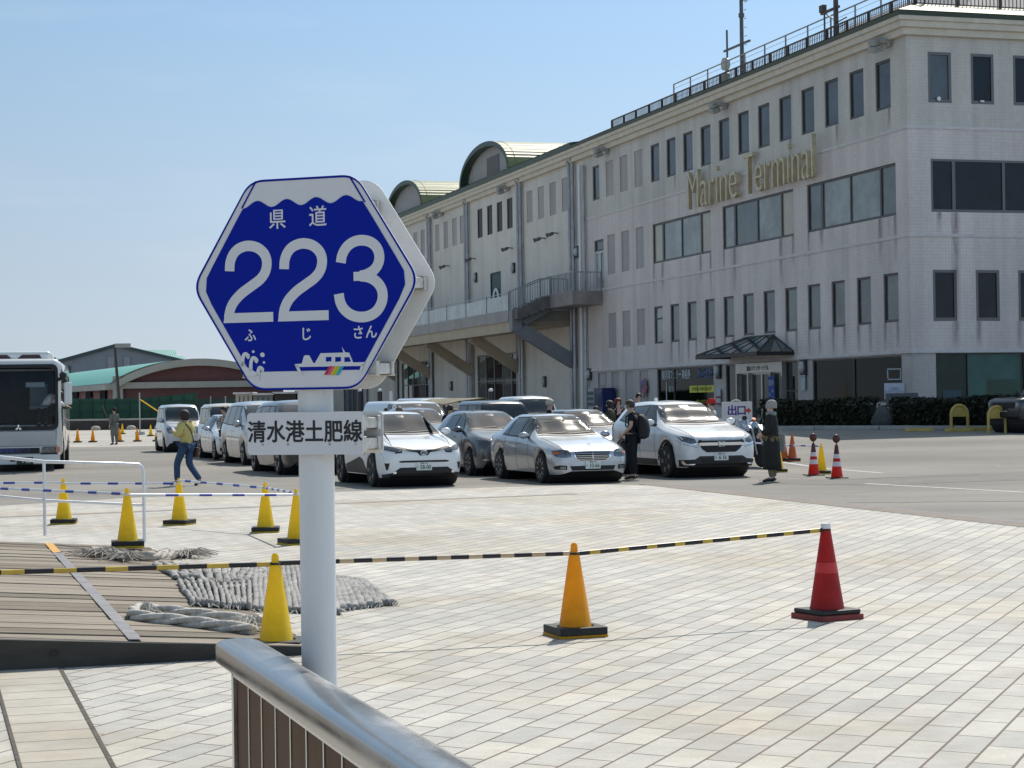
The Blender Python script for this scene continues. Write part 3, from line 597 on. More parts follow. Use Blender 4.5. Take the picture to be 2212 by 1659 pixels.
# floodlights under the eaves and oval wall lamps
M_lampgrey = mat('lamp_housing', (.36, .355, .33), .5, var=(6, .25))
def floodlight(par, u, z=15.48):
    b = MB(); fbox(b, FM, u - .34, u - .14, z + .02, z + .16, .0, .5); b.bar((-.1, u - .2, z - .1), (-.6, u - .1, z - .28), .06); b.cyl((-.16, u - .25, z - .12), (-.16, u - .25, z + .2), .09)
    fl = b.build('floodlight', M_lampgrey, par)
    for k in range(2):
        c = MB(); c.box((0, 0, 0), (.42, .5, .24)); h = c.build('lamp_head', M_lampgrey, fl, bevel=.04); h.location = (-.55, u + .12, z + .12 - .27 * k); h.rotation_euler = (R(12), R(-18), 0)
for u in (1.35, 17.5): floodlight(TB, u)
floodlight(TB, 34.0)
for u in (53.05, 69.9): floodlight(TW, u)
def walllamp(par, u, z, r=.26):
    b = MB(); fbox(b, FM, u - .28, u + .28, z - .34, z + .34, 0, .08); o = b.build('wall_lamp', M_dark, par, bevel=.03)
    c = MB(); c.sph((-.10, u, z), (.16, .2, .27)); c.build('lamp_cover', mat('lamp_cover', (.45, .47, .48), .25), o, smooth=2)
for u, z in ((9.5, 3.0), (18.85, 3.0), (37.6, 3.2)): walllamp(TB, u, z)
for u, z in ((61.13, 10.3), (52.17, 10.33), (39.4, 10.36), (46.0, 2.9), (68.0, 2.9)): walllamp(TW, u, z)
# entrance canopy: half-pyramid of glass
CAN = thing('entrance_canopy', 'dark glass hipped canopy over the terminal entrance doors', 'canopy', (15.40, 74.0, 0), BA)
M_canglass = mat('canopy_glass', (.035, .05, .055), .08, spec=.8, var=(1, .4))
D = 1.7; ua, ub, zc = 10.5, 17.5, 3.74; r0, r1 = FM(12.6, 4.52), FM(15.4, 4.52)
A_, B_, C_, D_ = FM(ua, zc), FM(ua, zc, D), FM(ub, zc, D), FM(ub, zc)
b = MB(); b.add([A_, B_, C_, D_, r0, r1], [(0, 1, 4), (1, 2, 5, 4), (2, 3, 5)]); b.build('glass_roof', M_canglass, CAN)
b = MB()
for p_, q_ in ((A_, B_), (B_, C_), (C_, D_)): b.bar(p_ - Vector((0, 0, .10)), q_ - Vector((0, 0, .10)), .12, .16)
b.build('rim', M_dark, CAN)
b = MB()
for p_, q_ in ((B_, r0), (C_, r1), (r0, r1), (A_, r0)): b.bar(p_, q_, .07)
for k in range(1, 5): b.bar(B_.lerp(C_, k / 5), r0.lerp(r1, k / 5), .045)
for k in range(1, 3): b.bar(A_.lerp(B_, k / 3), r0 + Vector((0, 0, .01)), .045)
b.build('glazing_bar', mat('canopy_bar', (.04, .055, .05), .5), CAN)
# ------------------------------------------------------------------ hall wing
WE = 119.0
pipes = [40.0, 50.35, 62.95, 73.4, 84.6, 96]
BW = [[48.05, 45.7, 43.35, 40.99], [59.4, 57.0, 54.67, 52.35], [70.94, 68.45, 66.05, 63.97], [82.4, 80.0, 77.6, 75.25], [93.5, 91, 88.6, 86.3]]
wh = [(u, u + 1.25, 12.95, 14.93) for r in BW for u in r]; sh = [(51.2, 61.2, -.2, 4.9), (74.0, 83.4, -.2, 4.9), (96.5, 106, -.2, 4.9)]
wh += sh; wh.append((55.2, 57.7, 7.0, 10.35))
b = MB(); wall(b, FM, UE, WE, -.3, 15.75, wh, off=-.02, dep=.14); b.build('hall_wall', M_wing, TW)
b = MB(); b.box((9, (UE + WE) / 2 + .2, 7.6), (17.4, WE - UE - .8, 15.9)); b.build('inner_core', M_shopin, TW)
b = MB(); b.add([(0, WE, -.3), (18, WE, -.3), (18, WE, 15.75), (0, WE, 15.75)], [(0, 1, 2, 3)]); b.build('end_wall', M_wing, TW)
for i, r in enumerate(BW):
    for u in r:
        if i == 1: window(TW, FM, u, u + 1.25, 12.95, 14.93, [mat('louvre_dark', (.055, .045, .045), .6)], rec=.1, fw=.06)
        else: b = MB(); fbox(b, FM, u, u + 1.25, 12.95, 14.93, -.16, -.07); b.build('blind_window', M_blind, TW)
window(TW, FM, 55.2, 57.7, 7.0, 10.35, [mat('door_green', (.012, .05, .05), .5)], rec=.08, fw=.08, name='green_door', fm=mat('door_green_frame', (.01, .035, .035), .5))
b = MB(); pr = []
for k in range(28): t = 2 * math.pi * k / 28; pr.append((math.cos(t), math.sin(t)))
o_ = [FM(56.45 + .85 * c, 8.25 + 1.05 * s, -.04) for c, s in pr]; i_ = [FM(56.45 + .42 * c, 8.25 + .85 * s, -.04) for c, s in pr]; o2 = [v + Vector((-.03, 0, 0)) for v in o_]; i2 = [v + Vector((-.03, 0, 0)) for v in i_]
b.rings([o_, o2, i2, i_], caps=False); b.build('door_emblem', M_white, TW)
for u0, u1, z0, z1 in sh:
    window(TW, FM, u0, u1, z0, z1, [M_pG, M_pE, M_pG, M_pG, M_pE], mull=tuple((u0 + (u1 - u0) * k / 5, .16) for k in range(1, 5)), trans=(3.1,), rec=.1, name='shop_window', fm=mat('shop_frame', (.17, .17, .155), .4, .5))
eave2 = [(o, z) for o, z in PRO]
b = MB(); b.rings([[FM(38.6, z, o) for o, z in PRO], [FM(WE, z, o) for o, z in PRO]]); b.build('cornice', M_cornice, TW)
FA = [(0, 16.28), (.62, 16.28), (.66, 16.58), (.62, 16.62), (0, 16.62)]
b = MB(); b.rings([[FM(38.6, z, o) for o, z in FA], [FM(WE, z, o) for o, z in FA]]); b.build('fascia', M_fascia, TW)
b = MB(); b.add([(-.66, 38.6, 16.62), (-.66, WE, 16.62), (6, WE, 17.5), (6, 38.6, 17.5), (18, 38.6, 17.5), (18, WE, 17.5)], [(0, 1, 2, 3), (3, 2, 5, 4)]); b.build('roof', M_roof, TW)
M_gable = mat('gable_grey', (.34, .34, .33), .6, var=(2, .15))
for uc, hh in ((56.9, 2.5), (79.5, 2.5), (102.1, 2.5)):
    N = 28; arc = lambda a_, h_, x: [Vector((x, uc + a_ * math.cos(math.pi * k / N), 16.5 + h_ * math.sin(math.pi * k / N) ** .9)) for k in range(N + 1)]
    b = MB(); vs = arc(5.7, hh - .12, -.1); b.add(vs, [tuple(range(N + 1))]); b.build('gable_panel', M_gable, TW)
    b = MB(); b.rings([arc(5.9, hh, -.62), arc(5.9, hh, 14)], closed=False, caps=False); b.build('barrel_roof', M_roofz, TW, smooth=2)
    b = MB(); b.rings([arc(5.92, hh + .02, -.66), arc(5.6, hh - .3, -.66), arc(5.6, hh - .3, -.1), arc(5.92, hh + .02, -.1)], closed=False, caps=False); b.build('gable_edge', M_fascia, TW)
    if uc < 60: b = MB(); fbox(b, FM, 54.75, 57.6, 16.92, 18.05, .1, .14); b.build('gable_louvre', mat('louvre_brown', (.13, .12, .125), .6, var=(8, .4)), TW)
M_pipe = mat('downpipe_steel', (.36, .37, .385), .35, .6, var=(1.5, .25)); M_pipew = mat('downpipe_white', (.80, .81, .82), .35)
for u in pipes:
    for du, zz in ((-.25, 15.5), (.3, 15.4)):
        b = MB(); b.cyl(FM(u + du, 0, .16), FM(u + du, zz, .16), .11, n=10); b.cyl(FM(u + du, zz, .16), FM(u + du, zz + .35, .3), .10, n=8)
        for z in (3.2, 7, 11.5): b.cyl(FM(u + du, z, .16), FM(u + du, z + .1, .16), .14, n=10)
        b.build('downpipe', M_pipe, TW, smooth=True)
b = MB(); b.cyl(FM(38.35, 0, .2), FM(38.35, 15.3, .2), .10, n=12); b.build('downpipe', M_pipew, TW, smooth=True)
b = MB(); b.cyl(FM(37.85, 0, .14), FM(37.85, 15.2, .14), .08, n=8); b.build('downpipe', M_pipe, TW, smooth=True)
for u, z in ((68.2, 11.6), (61.2, 11.6), (52.4, 11.62), (45.5, 11.66), (43.0, 11.75)):   # horn speakers and cameras on the wall
    b = MB(); b.bar(FM(u, z, 0), FM(u, z + .05, .45), .07); b.bar(FM(u, z, .35), FM(u - .1, z - .12, .62), .18); b.cyl(FM(u, z - .02, .45), FM(u + .15, z - .12, .68), .05, .15, n=10); b.build('wall_speaker', mat('speaker_grey', (.12, .12, .125), .5), TW)
# balcony deck
DK = 41.2; DO = 3.75
M_deck = mat('deck_concrete', (.37, .355, .34), .8, var=(1.5, .2)); M_beam = mat('deck_beam_beige', (.47, .39, .285), .7, var=(1.2, .15)); M_brace = mat('brace_grey', (.23, .235, .25), .6, var=(1.5, .12))
b = MB(); fbox(b, FM, DK, WE - 4, 6.4, 7.06, 0, DO); b.build('balcony_slab', M_deck, TW)
b = MB(); fbox(b, FM, DK - .3, WE - 4, 5.78, 6.4, DO - .45, DO - .1); fbox(b, FM, DK, WE - 4, 6.1, 6.4, 0, DO - .45); b.build('balcony_beam', M_beam, TW)
for u in (51.0, 62.2, 73.6, 84.8, 96):
    b = MB(); b.bar(FM(u, 3.75, .0), FM(u, 5.85, DO - .5), .4, .66, up=(0, 0, 1)); o = b.build('balcony_brace', M_beam, TW)
    b = MB(); fbox(b, FM, u - .3, u + .3, -.2, 6.4, 0, .22); b.build('wall_pier', M_deck, TW)
b = MB(); fbox(b, FM, 35.2, 41.2, 7.08, 7.85, 0, 1.78); b.build('stair_landing', mat('landing_concrete', (.30, .265, .25), .8, var=(1.2, .3)), TW)
b = MB(); b.bar(FM(40.2, 3.95, .05), FM(40.2, 6.0, 3.5), .5, .78); fbox(b, FM, 39.9, 40.5, 5.8, 7.0, 3.3, 3.9); b.bar(FM(40.2, 6.3, 3.4), FM(40.2, 7.3, 1.5), .5, .6); b.build('stair_brace', M_brace, TW)
b = MB()
for k in range(6): fbox(b, FM, 39.3, 41.1, 7.05 - .12 * k, 7.75 - .14 * k, 1.78 + .33 * k, 2.13 + .33 * k)
b.build('stairs', mat('stair_tread', (.16, .155, .15), .8, var=(2, .3)), TW)
M_railg = mat('balcony_rail_grey', (.34, .35, .36), .4, .5)
b = MB(); rail_run(b, FM(35.3, 0, 1.72), FM(39.2, 0, 1.72), 7.85, 8.92, 1.3, .16, .06, .022)
def rail_slope(b, P, Q, h, n):
    P, Q = Vector(P), Vector(Q); b.bar(P + Vector((0, 0, h)), Q + Vector((0, 0, h)), .06)
    for i in range(n + 1): c = P.lerp(Q, i / n); b.bar(c, c + Vector((0, 0, h)), .03 if i % 4 else .06)
for u_ in (39.25, 41.15): rail_slope(b, FM(u_, 7.85, 1.8), FM(u_, 7.06, 3.75), 1.05, 13)
rail_slope(b, FM(41.15, 7.85, .1), FM(41.15, 7.85, 1.75), 1.05, 8); rail_slope(b, FM(35.25, 7.85, .1), FM(35.25, 7.85, 1.7), 1.05, 8)
b.build('stair_railing', M_railg, TW)
M_bglass = mat('balcony_glass', (.34, .39, .39), .05, spec=.8, var=(.9, .45))
k = DK + .2
b = MB()
while k < WE - 8:
    g_ = MB(); fbox(g_, FM, k + .08, k + 4.6, 7.05, 7.95, DO - .14, DO - .11); g_.build('balcony_glass', M_bglass, TW)
    b.bar(FM(k, 7, DO - .12), FM(k, 8.12, DO - .12), .07); b.bar(FM(k, 8.08, DO - .12), FM(k + 4.7, 8.08, DO - .12), .05); k += 4.7
b.build('balcony_rail', M_railg, TW)
# ================================================================== ROUTE SIGN
SG = thing('route_sign', 'tall white pole carrying a blue hexagonal route 223 sign above a white name plate', 'road sign', (-.53, 5.27, 0), R(-19))
# local: x to the sign's right, -y towards the viewer
b = MB(); b.cyl((-.010, 0, 0), (-.010, 0, 2.2), .0485, n=40); b.cyl((-.010, 0, 2.2), (-.010, 0, 2.215), .0485, .02, n=40); b.build('pole', M_pole, SG, smooth=True)
def hexagon(k, rc, seg=7):
    """rounded hexagon, scaled inwards by k metres"""
    V = [(-.158 + .35 * k * .3, .288 - k), (.158 - .35 * k * .3, .288 - k), (.338 - 1.12 * k, 0), (.158 - .35 * k * .3, -.288 + k), (-.158 + .35 * k * .3, -.288 + k), (-.338 + 1.12 * k, 0)]
    out = []
    for i in range(6):
        p, a, c = Vector(V[i]), Vector(V[i - 1]), Vector(V[(i + 1) % 6]); u, v = (a - p).normalized(), (c - p).normalized(); r = rc
        for j in range(seg + 1):
            t = j / seg; q0, q1 = p + u * r, p + v * r
            out.append(q0 * (1 - t) ** 2 + p * 2 * t * (1 - t) + q1 * t * t)
    return out
HC = 2.048
def SM(off): return frame((-.008, -off, HC), (1, 0, 0), (0, 0, 1))      # plane facing the viewer
def SMb(off): return frame((-.008, off, HC), (1, 0, 0), (0, 0, 1))
b = MB(); b.prism(hexagon(0, .042), .004, SM(.066)); HP = b.build('hex_panel', M_signwhite, SG)
def ringprism(P, Q, h, M):
    b = MB(); n = len(P); vs = [M @ Vector((p[0], p[1], z)) for z in (0, h) for L_ in (P, Q) for p in L_]
    fs = []
    for i in range(n):
        j = (i + 1) % n; fs += [(2 * n + i, 2 * n + j, 3 * n + j, 3 * n + i), (i, j, 2 * n + j, 2 * n + i), (n + i, n + j, 3 * n + j, 3 * n + i)]
    b.add(vs, fs); return b
ringprism(hexagon(0, .042), hexagon(.006, .040), .0012, SM(.0704)).build('border_line', M_blue, HP)
Q = lambda zx, zy: ((zx - 842) * .000400, -(zy - (818 + (842 - zx) * .037)) * .000372)    # artwork coordinates to sign plane
# blue field: inner hexagon cut by the waves above and the sea line below
inner = hexagon(.022, .034); top_y, bot_y = .212, -.237
wave = []
for i in range(61):
    t = i / 60; wave.append((-.212 + .42 * t, top_y + .0085 + .0095 * math.sin(2 * math.pi * (t * 4.05 - .25)) + .004 * t))
def inside_right(y): return .338 - 1.12 * .022 - abs(y) * (.338 - .158 - 1.0 * .022 * .8) / (.288 - .022) - .004
xr = inside_right(top_y) ; wv = [(p[0] / .212 * xr if True else p[0], p[1]) for p in wave]
xb = inside_right(bot_y)
def side(sgn, y0, y1, k=12):
    pts = []
    for i in range(k + 1):
        y = y0 + (y1 - y0) * i / k; x = inside_right(y)
        if abs(y) < .03: x -= .012 * (1 - abs(y) / .03) ** 1.5
        pts.append((sgn * x, y))
    return pts
field = wv + side(1, top_y, bot_y)[1:] + list(reversed(side(-1, top_y, bot_y)))[:-1]
b = MB(); b.prism(field, .0012, SM(.0704)); b.build('blue_field', M_blue, HP)
for sg in (-1, 1):
    b = MB()
    for y0, y1 in ((top_y, .285),):
        xa, xb2 = inside_right(y0) + .001, inside_right(y1) + .001
        b.prism([(sg * xa, y0), (sg * (xa + .005), y0), (sg * (xb2 + .005), y1), (sg * xb2, y1)], .0012, SM(.0704))
    b.build('border_line', M_blue, HP)
def lines2d(pts, wd, k=8):
    """ribbon outline polygon of a smooth centre line given in artwork coordinates"""
    P = smooth_path([(*Q(*p), 0) for p in pts], k); L_, R_ = [], []
    for i, p in enumerate(P):
        d = (P[min(i + 1, len(P) - 1)] - P[max(i - 1, 0)]).normalized(); n_ = Vector((-d.y, d.x, 0)) * wd / 2
        L_.append(p + n_); R_.append(p - n_)
    return L_, R_
def ribbon(b, pts, wd, h, M, k=8):
    L_, R_ = lines2d(pts, wd, k)
    for i in range(len(L_) - 1): b.prism([L_[i], L_[i + 1], R_[i + 1], R_[i]], h, M)
Mn = SM(.0716); SW = .0285
def two(b, dx, dy):
    s = lambda x, y: (x + dx, y + dy)
    ribbon(b, [s(286, 728), s(292, 660), s(318, 600), s(362, 560), s(428, 541), s(500, 556), s(552, 602), s(570, 665), s(556, 735), s(515, 790), s(450, 838), s(378, 890), s(320, 950), s(288, 1010), s(274, 1075)], SW, .0012, M=Mn)
    b.prism([Q(*s(235, 1112)), Q(*s(612, 1098)), Q(*s(612, 1027)), Q(*s(247, 1040))][::-1], .0013, Mn)
b = MB(); two(b, 0, 0); b.build('numeral', M_signwhite, HP)
b = MB(); two(b, 413, -15); b.build('numeral', M_signwhite, HP)
b = MB()
ribbon(b, [(1120, 668), (1132, 610), (1165, 555), (1212, 520), (1268, 506), (1330, 516), (1378, 552), (1401, 610), (1394, 672), (1360, 722), (1310, 752), (1262, 764)], SW, .0012, Mn)
ribbon(b, [(1262, 764), (1325, 774), (1382, 808), (1418, 868), (1418, 940), (1384, 1008), (1328, 1048), (1262, 1060), (1195, 1046), (1140, 1004), (1112, 950), (1103, 893)], SW, .0014, Mn)
b.prism([Q(1213, 800), Q(1300, 797), Q(1300, 732), Q(1213, 735)][::-1], .0016, Mn)
b.build('numeral', M_signwhite, HP)
def sgtext(s, zx, zy, size, fat, m=M_signwhite, sx=1.0):
    x, y = Q(zx, zy); return text(s, size, m, 'character', HP, SM(.0717) @ Matrix.Translation((x, y, 0)), .0006, fat, sx)
sgtext('県', 653, 357, .058, .0004, sx=.92); sgtext('道', 955, 340, .060, .0004, sx=.92)
sgtext('ふ', 437, 1207, .039, .0006, sx=.92); sgtext('じ', 856, 1192, .039, .0006, sx=.92); sgtext('さ', 1240, 1178, .039, .0006, sx=.92); sgtext('ん', 1335, 1172, .039, .0006, sx=.92)
# ferry
b = MB()
def poly(b, pts, h=.0012): b.prism([Q(*p) for p in pts][::-1], h, Mn)
poly(b, [(768, 1408), (822, 1402), (838, 1348), (852, 1340), (878, 1342), (908, 1398), (918, 1398), (962, 1325), (1130, 1318), (1120, 1278), (1143, 1316), (1172, 1318), (1200, 1388), (1287, 1385), (1276, 1412), (778, 1428)])
poly(b, [(770, 1415), (796, 1420), (830, 1488), (806, 1490)]); poly(b, [(1258, 1408), (1285, 1390), (1250, 1478), (1235, 1480)])
b.build('ferry_emblem', M_signwhite, HP)
b = MB()
for x0, x1, sk in ((1002, 1042, 0), (1070, 1112, 0), (1138, 1172, 14)): b.prism([Q(*p) for p in ((x0, 1352), (x1, 1350), (x1 + sk, 1382), (x0, 1386))][::-1], .0018, Mn)
b.build('ferry_window', M_blue, HP)
for i, c in enumerate(((.45, .02, .03), (.62, .10, .22), (.72, .42, .02), (.35, .5, .03), (.01, .35, .55))):
    x = 985 + 22 * i; b = MB(); b.prism([Q(*p) for p in ((x, 1482), (x + 22, 1481), (x + 60, 1416), (x + 38, 1418))][::-1], .0013, Mn); b.build('rainbow_stripe', mat('rainbow_%s' % 'abcde'[i], c, .4), HP)
# waves in the corner
b = MB()
poly(b, [(362, 1428), (372, 1392), (388, 1400), (398, 1430), (440, 1450), (475, 1470), (500, 1495), (405, 1505), (390, 1480)])
for cx_, cy_, r_ in ((402, 1355, 24), (465, 1385, 26), (512, 1452, 20)):
    ribbon(b, [(cx_ - r_ - 2, cy_ + 75), (cx_ - r_, cy_ + 20), (cx_ - r_ * .6, cy_ - r_ * .5), (cx_, cy_ - r_ * .7), (cx_ + r_ * .7, cy_ - r_ * .1), (cx_ + r_ * .3, cy_ + r_ * .5)], .010, .0012, Mn, 5)
for cx_, cy_, r_ in ((458, 1320, 10), (527, 1342, 17), (538, 1398, 9)): b.prism([Q(cx_ + r_ * math.cos(-k * math.pi / 8), cy_ + r_ * math.sin(-k * math.pi / 8)) for k in range(16)], .0012, Mn)
b.build('wave_emblem', M_signwhite, HP)
# rear plate and clamps
M_back = mat('plate_back', (.86, .855, .84), .5, var=(7, .12))
b = MB(); b.prism(hexagon(0, .042), .004, SMb(.070)); b.build('rear_hex_panel', M_back, SG)
M_clamp = mat('clamp_steel', (.60, .58, .54), .4, .3, var=(30, .35))
def clamp(z, half):
    b = MB()
    for y, t in ((-.053, .018), (.053, .018)):
        b.box((0, y, z), (half * 2, t, .038)); b.box((0, y, z + .018), (half * 2, t + .012, .004)); b.box((0, y, z - .018), (half * 2, t + .012, .004))
    for sx in (-1, 1):
        for x in (.062, half - .02): b.cyl((sx * x, -.07, z), (sx * x, .07, z), .006, n=8)
        b.box((sx * (half - .02), 0, z), (.03, .09, .03))
    o = b.build('clamp', M_clamp, SG, bevel=.002, seg=1)
    c = MB(); c.cyl((half - .02, -.045, z + .006), (half - .02, .045, z + .006), .011, n=6); c.build('bolt', mat('rusty_bolt', (.12, .06, .035), .8, var=(50, .5)), o)
clamp(2.258, .165); clamp(2.045, .30); clamp(1.815, .20)
b = MB(); b.prism([(.246, -.03), (.252, -.03), (.250, -.11), (.248, -.13), (.245, -.10)], .001, SMb(.0685)); b.build('rust_run', mat('rust_run', (.32, .20, .12), .8, var=(30, .4)), SG)
# name plate
def rrect(w_, h_, r, k=6):
    o = []
    for cx_, cy_, a in ((w_ / 2 - r, h_ / 2 - r, 0), (-w_ / 2 + r, h_ / 2 - r, 90), (-w_ / 2 + r, -h_ / 2 + r, 180), (w_ / 2 - r, -h_ / 2 + r, 270)):
        for j in range(k + 1): o.append((cx_ + r * math.cos(R(a + 90 * j / k)), cy_ + r * math.sin(R(a + 90 * j / k))))
    return o
NPM = lambda off: frame((-.012, -off, 1.6415), (1, 0, 0), (0, 0, 1))
b = MB(); b.prism(rrect(.345, .115, .012), .004, NPM(.066)); NP = b.build('name_plate', M_signwhite, SG)
text('清水港土肥線', .0625, mat('plate_ink', (.008, .008, .012), .5), 'lettering', NP, NPM(.0702) @ Matrix.Translation((0, .001, 0)), .0006, .0012, .915)
b = MB(); b.prism(rrect(.345, .115, .012), .004, NPM(-.070)); b.build('rear_name_plate', M_back, SG)
clamp(1.668, .158); clamp(1.612, .158)
b = MB(); b.cyl((0, 0, 0), (0, 0, .012), .09, n=24); b.build('base_flange', M_galv, SG)

# ================================================================== HANDRAIL in front
hp0 = Vector((-.81, 5.58, 0)); hd_ = Vector((.318, -.948, 0)).normalized(); ang = math.atan2(hd_.y, hd_.x)
HR = thing('stainless_handrail', 'broad stainless steel handrail with brown vertical slats in front of the sign pole', 'handrail', hp0, ang)
L_ = 4.2   # local x along the rail (towards the camera), y to its left
sec = [(-.064, -.068), (-.064, -.020), (-.058, -.010), (-.04, -.003), (0, 0), (.04, -.003), (.058, -.010), (.064, -.020), (.064, -.068)]
rs = []
for x, k, dz in ((-.012, .78, -.034), (-.004, .93, -.014), (.008, .99, -.003), (.03, 1, 0), (L_, 1, 0)): rs.append([Vector((x, y * k, 1.05 + (z if z < -.06 else z + dz))) for y, z in sec])
M_cap = mat('polished_cap', (.40, .385, .375), .20, 1.0, var=(2.6, .38, .12), bump=(5, .06), stretch=(.5, 1.2, 1))
b = MB(); b.rings(rs); b.build('cap_rail', M_cap, HR, smooth=True)
b = MB(); b.box((.06, 0, .48), (.03, .05, .96)); b.box((L_ - .05, 0, .48), (.03, .05, .96)); b.box((L_ / 2, 0, .955), (L_ - .1, .05, .02)); b.box((L_ / 2, 0, .06), (L_ - .1, .05, .04)); b.build('post', M_steel, HR)
k = .082; i = 0
while k < L_ - .2:
    b = MB(); b.box((k + .085, 0, .5), (.172, .028, .94)); o = b.build('slat', M_brown, HR, bevel=.003, seg=1)
    c = MB(); c.box((k + .1775, 0, .5), (.011, .034, .94)); c.build('spacer', M_steel, o); k += .185
b = MB(); b.box((.015, 0, .97), (.005, .1, .02))

# ================================================================== CONES AND BARS
def cone_mesh(h, r0, r1, sq=False):
    b = MB()
    if sq:   # square-ish Japanese scotch cone
        rs = []
        for t, z in ((0, 0), (.02, .004), (.88, h * .88)):
            pass
    b.lathe([(r0, 0), (r0 * .99, .01), (r1 * 1.25, h * .90), (r1 * 1.2, h * .915), (r1, h * .92), (r1 * .98, h * .97), (r1 * .8, h * .993), (r1 * .35, h)], 28)
    return b
def traffic_cone(label, p, m, group, base='black', h=.70, rz=0, ring=None, knob=True):
    t = thing('traffic_cone', label, 'traffic cone', p, rz, group)
    pl = MB(); pl.box((0, 0, .012), (.37, .37, .024)); pl.build('base_plate', m, t, bevel=.006)
    z = .024
    if base == 'black':
        w_ = MB(); n = 28
        outer = [(math.cos(2 * math.pi * k / n), math.sin(2 * math.pi * k / n)) for k in range(n)]
        sq = [(max(-1, min(1, 1.5 * a)) * .185, max(-1, min(1, 1.5 * c)) * .185) for a, c in outer]; inn = [(.135 * a, .135 * c) for a, c in outer]
        vs = [Vector((*p_, z_)) for z_ in (z, z + .055) for Lp in (sq, inn) for p_ in Lp]
        fs = []
        for i in range(n):
            j = (i + 1) % n; fs += [(2 * n + i, 2 * n + j, 3 * n + j, 3 * n + i), (i, j, 2 * n + j, 2 * n + i), (n + i, n + j, 3 * n + j, 3 * n + i), (i, j, n + j, n + i)]
        w_.add(vs, fs); w_.build('ballast_ring', M_black, t, bevel=.006)
    bd = MB(); r1 = .03
    H = h - .02
    bd.lathe([(.13, z), (.128, z + .015), (.123, z + .02), (r1 + .008, H * .88), (r1 + .002, H * .90), (r1 - .003, H * .905), (r1 - .004, H * .955), (r1 - .008, H * .985), (.012, H)], 32)
    bd.build('cone_body', m, t, smooth=True)
    return t
GY = 'yellow cones set out along the blue and white bars'
NC = 'cones holding the black and yellow bars'
C1 = traffic_cone('yellow cone half behind the white sign pole, at the end of the ramp', at(597, 1405), M_yellow, NC)
C2 = traffic_cone('amber cone on a black ballast ring standing alone on the pavers', at(1243, 1374), M_orange, NC, rz=R(20))
c3p = at(1787, 1337)
C3 = thing('traffic_cone', 'plain red cone with a white top at the end of the bars', 'traffic cone', c3p, R(28), NC)
b = MB(); b.box((0, 0, .024), (.40, .40, .048)); b.build('base_plate', mat('cone_base_red', (.20, .022, .02), .6, var=(8, .3)), C3, bevel=.008)
b = MB(); b.box((0, 0, .066), (.37, .37, .036)); b.build('ballast_ring', M_black, C3, bevel=.012)
b = MB(); b.lathe([(.135, .084), (.13, .10), (.036, .70), (.034, .705)], 32); b.build('cone_body', M_red, C3, smooth=True)
b = MB(); b.lathe([(.038, .70), (.038, .735), (.036, .74), (.0, .74)], 20); b.build('cone_cap', M_white, C3, smooth=True)
for z in (.36, ): b = MB(); r_ = .13 - (z - .1) * .1567 + .0015; b.lathe([(r_, z), (r_ - .0125, z + .08)], 32); b.build('faded_band', mat('cone_red_band', (.55, .024, .019), .42), C3, smooth=True)
def bar(label, p, q, r, colA, colB, seg, n0, group, name='cone_bar', ends=True, ring=.036, phase=0.0, duty=.5):
    """striped bar between two cone tops"""
    p, q = Vector(p), Vector(q); d = q - p; l = d.length; d.normalize()
    t = thing(name, label, 'barrier bar', p, 0, group)
    cuts = [(0.0, 0)]; s = phase
    while s < l - .04: cuts += [(max(s, .001), 1), (min(s + seg * duty, l - .002), 0)]; s += seg
    cuts.append((l, 0)); n = 14; a_ = d.orthogonal().normalized(); c_ = d.cross(a_)
    rs = [[d * x + (a_ * math.cos(2 * math.pi * j / n) + c_ * math.sin(2 * math.pi * j / n)) * r for j in range(n)] for x, _ in cuts]
    b = MB(); b.rings(rs); o = b.build('bar', colA, t, smooth=True); o.data.materials.append(colB)
    for i in range(len(cuts) - 1):
        for j in range(n): o.data.polygons[i * n + j].material_index = cuts[i][1]
    if ends:
        for x in (Vector((0, 0, 0)), d * l):
            b = MB(); b.tube([x + Vector((ring * math.cos(k * math.pi / 8), ring * math.sin(k * math.pi / 8), 0)) for k in range(17)], .006, 6); b.build('end_ring', M_black if colB == M_barblk or colA == M_barblk else M_white, t)
    return t
M_barblk = mat('bar_black', (.012, .010, .016), .35); M_bary = mat('bar_yellow', (.62, .42, .06), .4, var=(4, .3)); M_barw = mat('bar_white', (.72, .73, .76), .3); M_barb = mat('bar_blue', (.015, .05, .33), .35)
zb = .605
def ctop(c, z=zb): return Vector(c.location) + Vector((0, 0, z))
GB = 'black and yellow bars in front'
a1 = ctop(C1); lft = at(-260, 1446); lft.z = .62
bar('black and yellow bar running in from the edge to the cone by the pole', lft, a1, .017, M_barblk, M_bary, .345, 0, GB, phase=.1, duty=.44)
bar('black and yellow bar with pinkish faded bands between yellow and amber cones', ctop(C1, .61), ctop(C2), .017, M_barblk, mat('bar_faded', (.60, .44, .27), .4, var=(4, .3)), .235, 0, GB, phase=.22, duty=.43)
bar('black and yellow bar rising to the red cone', ctop(C2, .60), ctop(C3, .69), .017, M_barblk, M_bary, .235, 0, GB, phase=.12, duty=.36)
YC = {}
for key, px, py, lab, rz in (('a', 138, 1132, 'yellow cone standing between the two posts of the white tube railing', 8), ('b', 388, 1134, 'yellow cone below the woman in yellow', -15), ('c', 574, 1150, 'yellow cone standing clear just left of the sign pole', 5), ('d', 641, 1176, 'yellow cone with only its left half showing beside the sign pole', 30)):
    YC[key] = traffic_cone(lab, at(px, py), M_yellow, GY, rz=R(rz))
p_ = Vector((-4.55, 22.9, .12)); p_ = at(276, 1182); RZ = .11; p_ = p_ * ((CAM_H - RZ) / CAM_H); p_.z = RZ
YC['e'] = traffic_cone('yellow cone standing on the timber ramp in front of the tube railing', p_, M_yellow, GY, rz=R(12))
far_l = at(-220, 1137); GBB = 'blue and white bars'
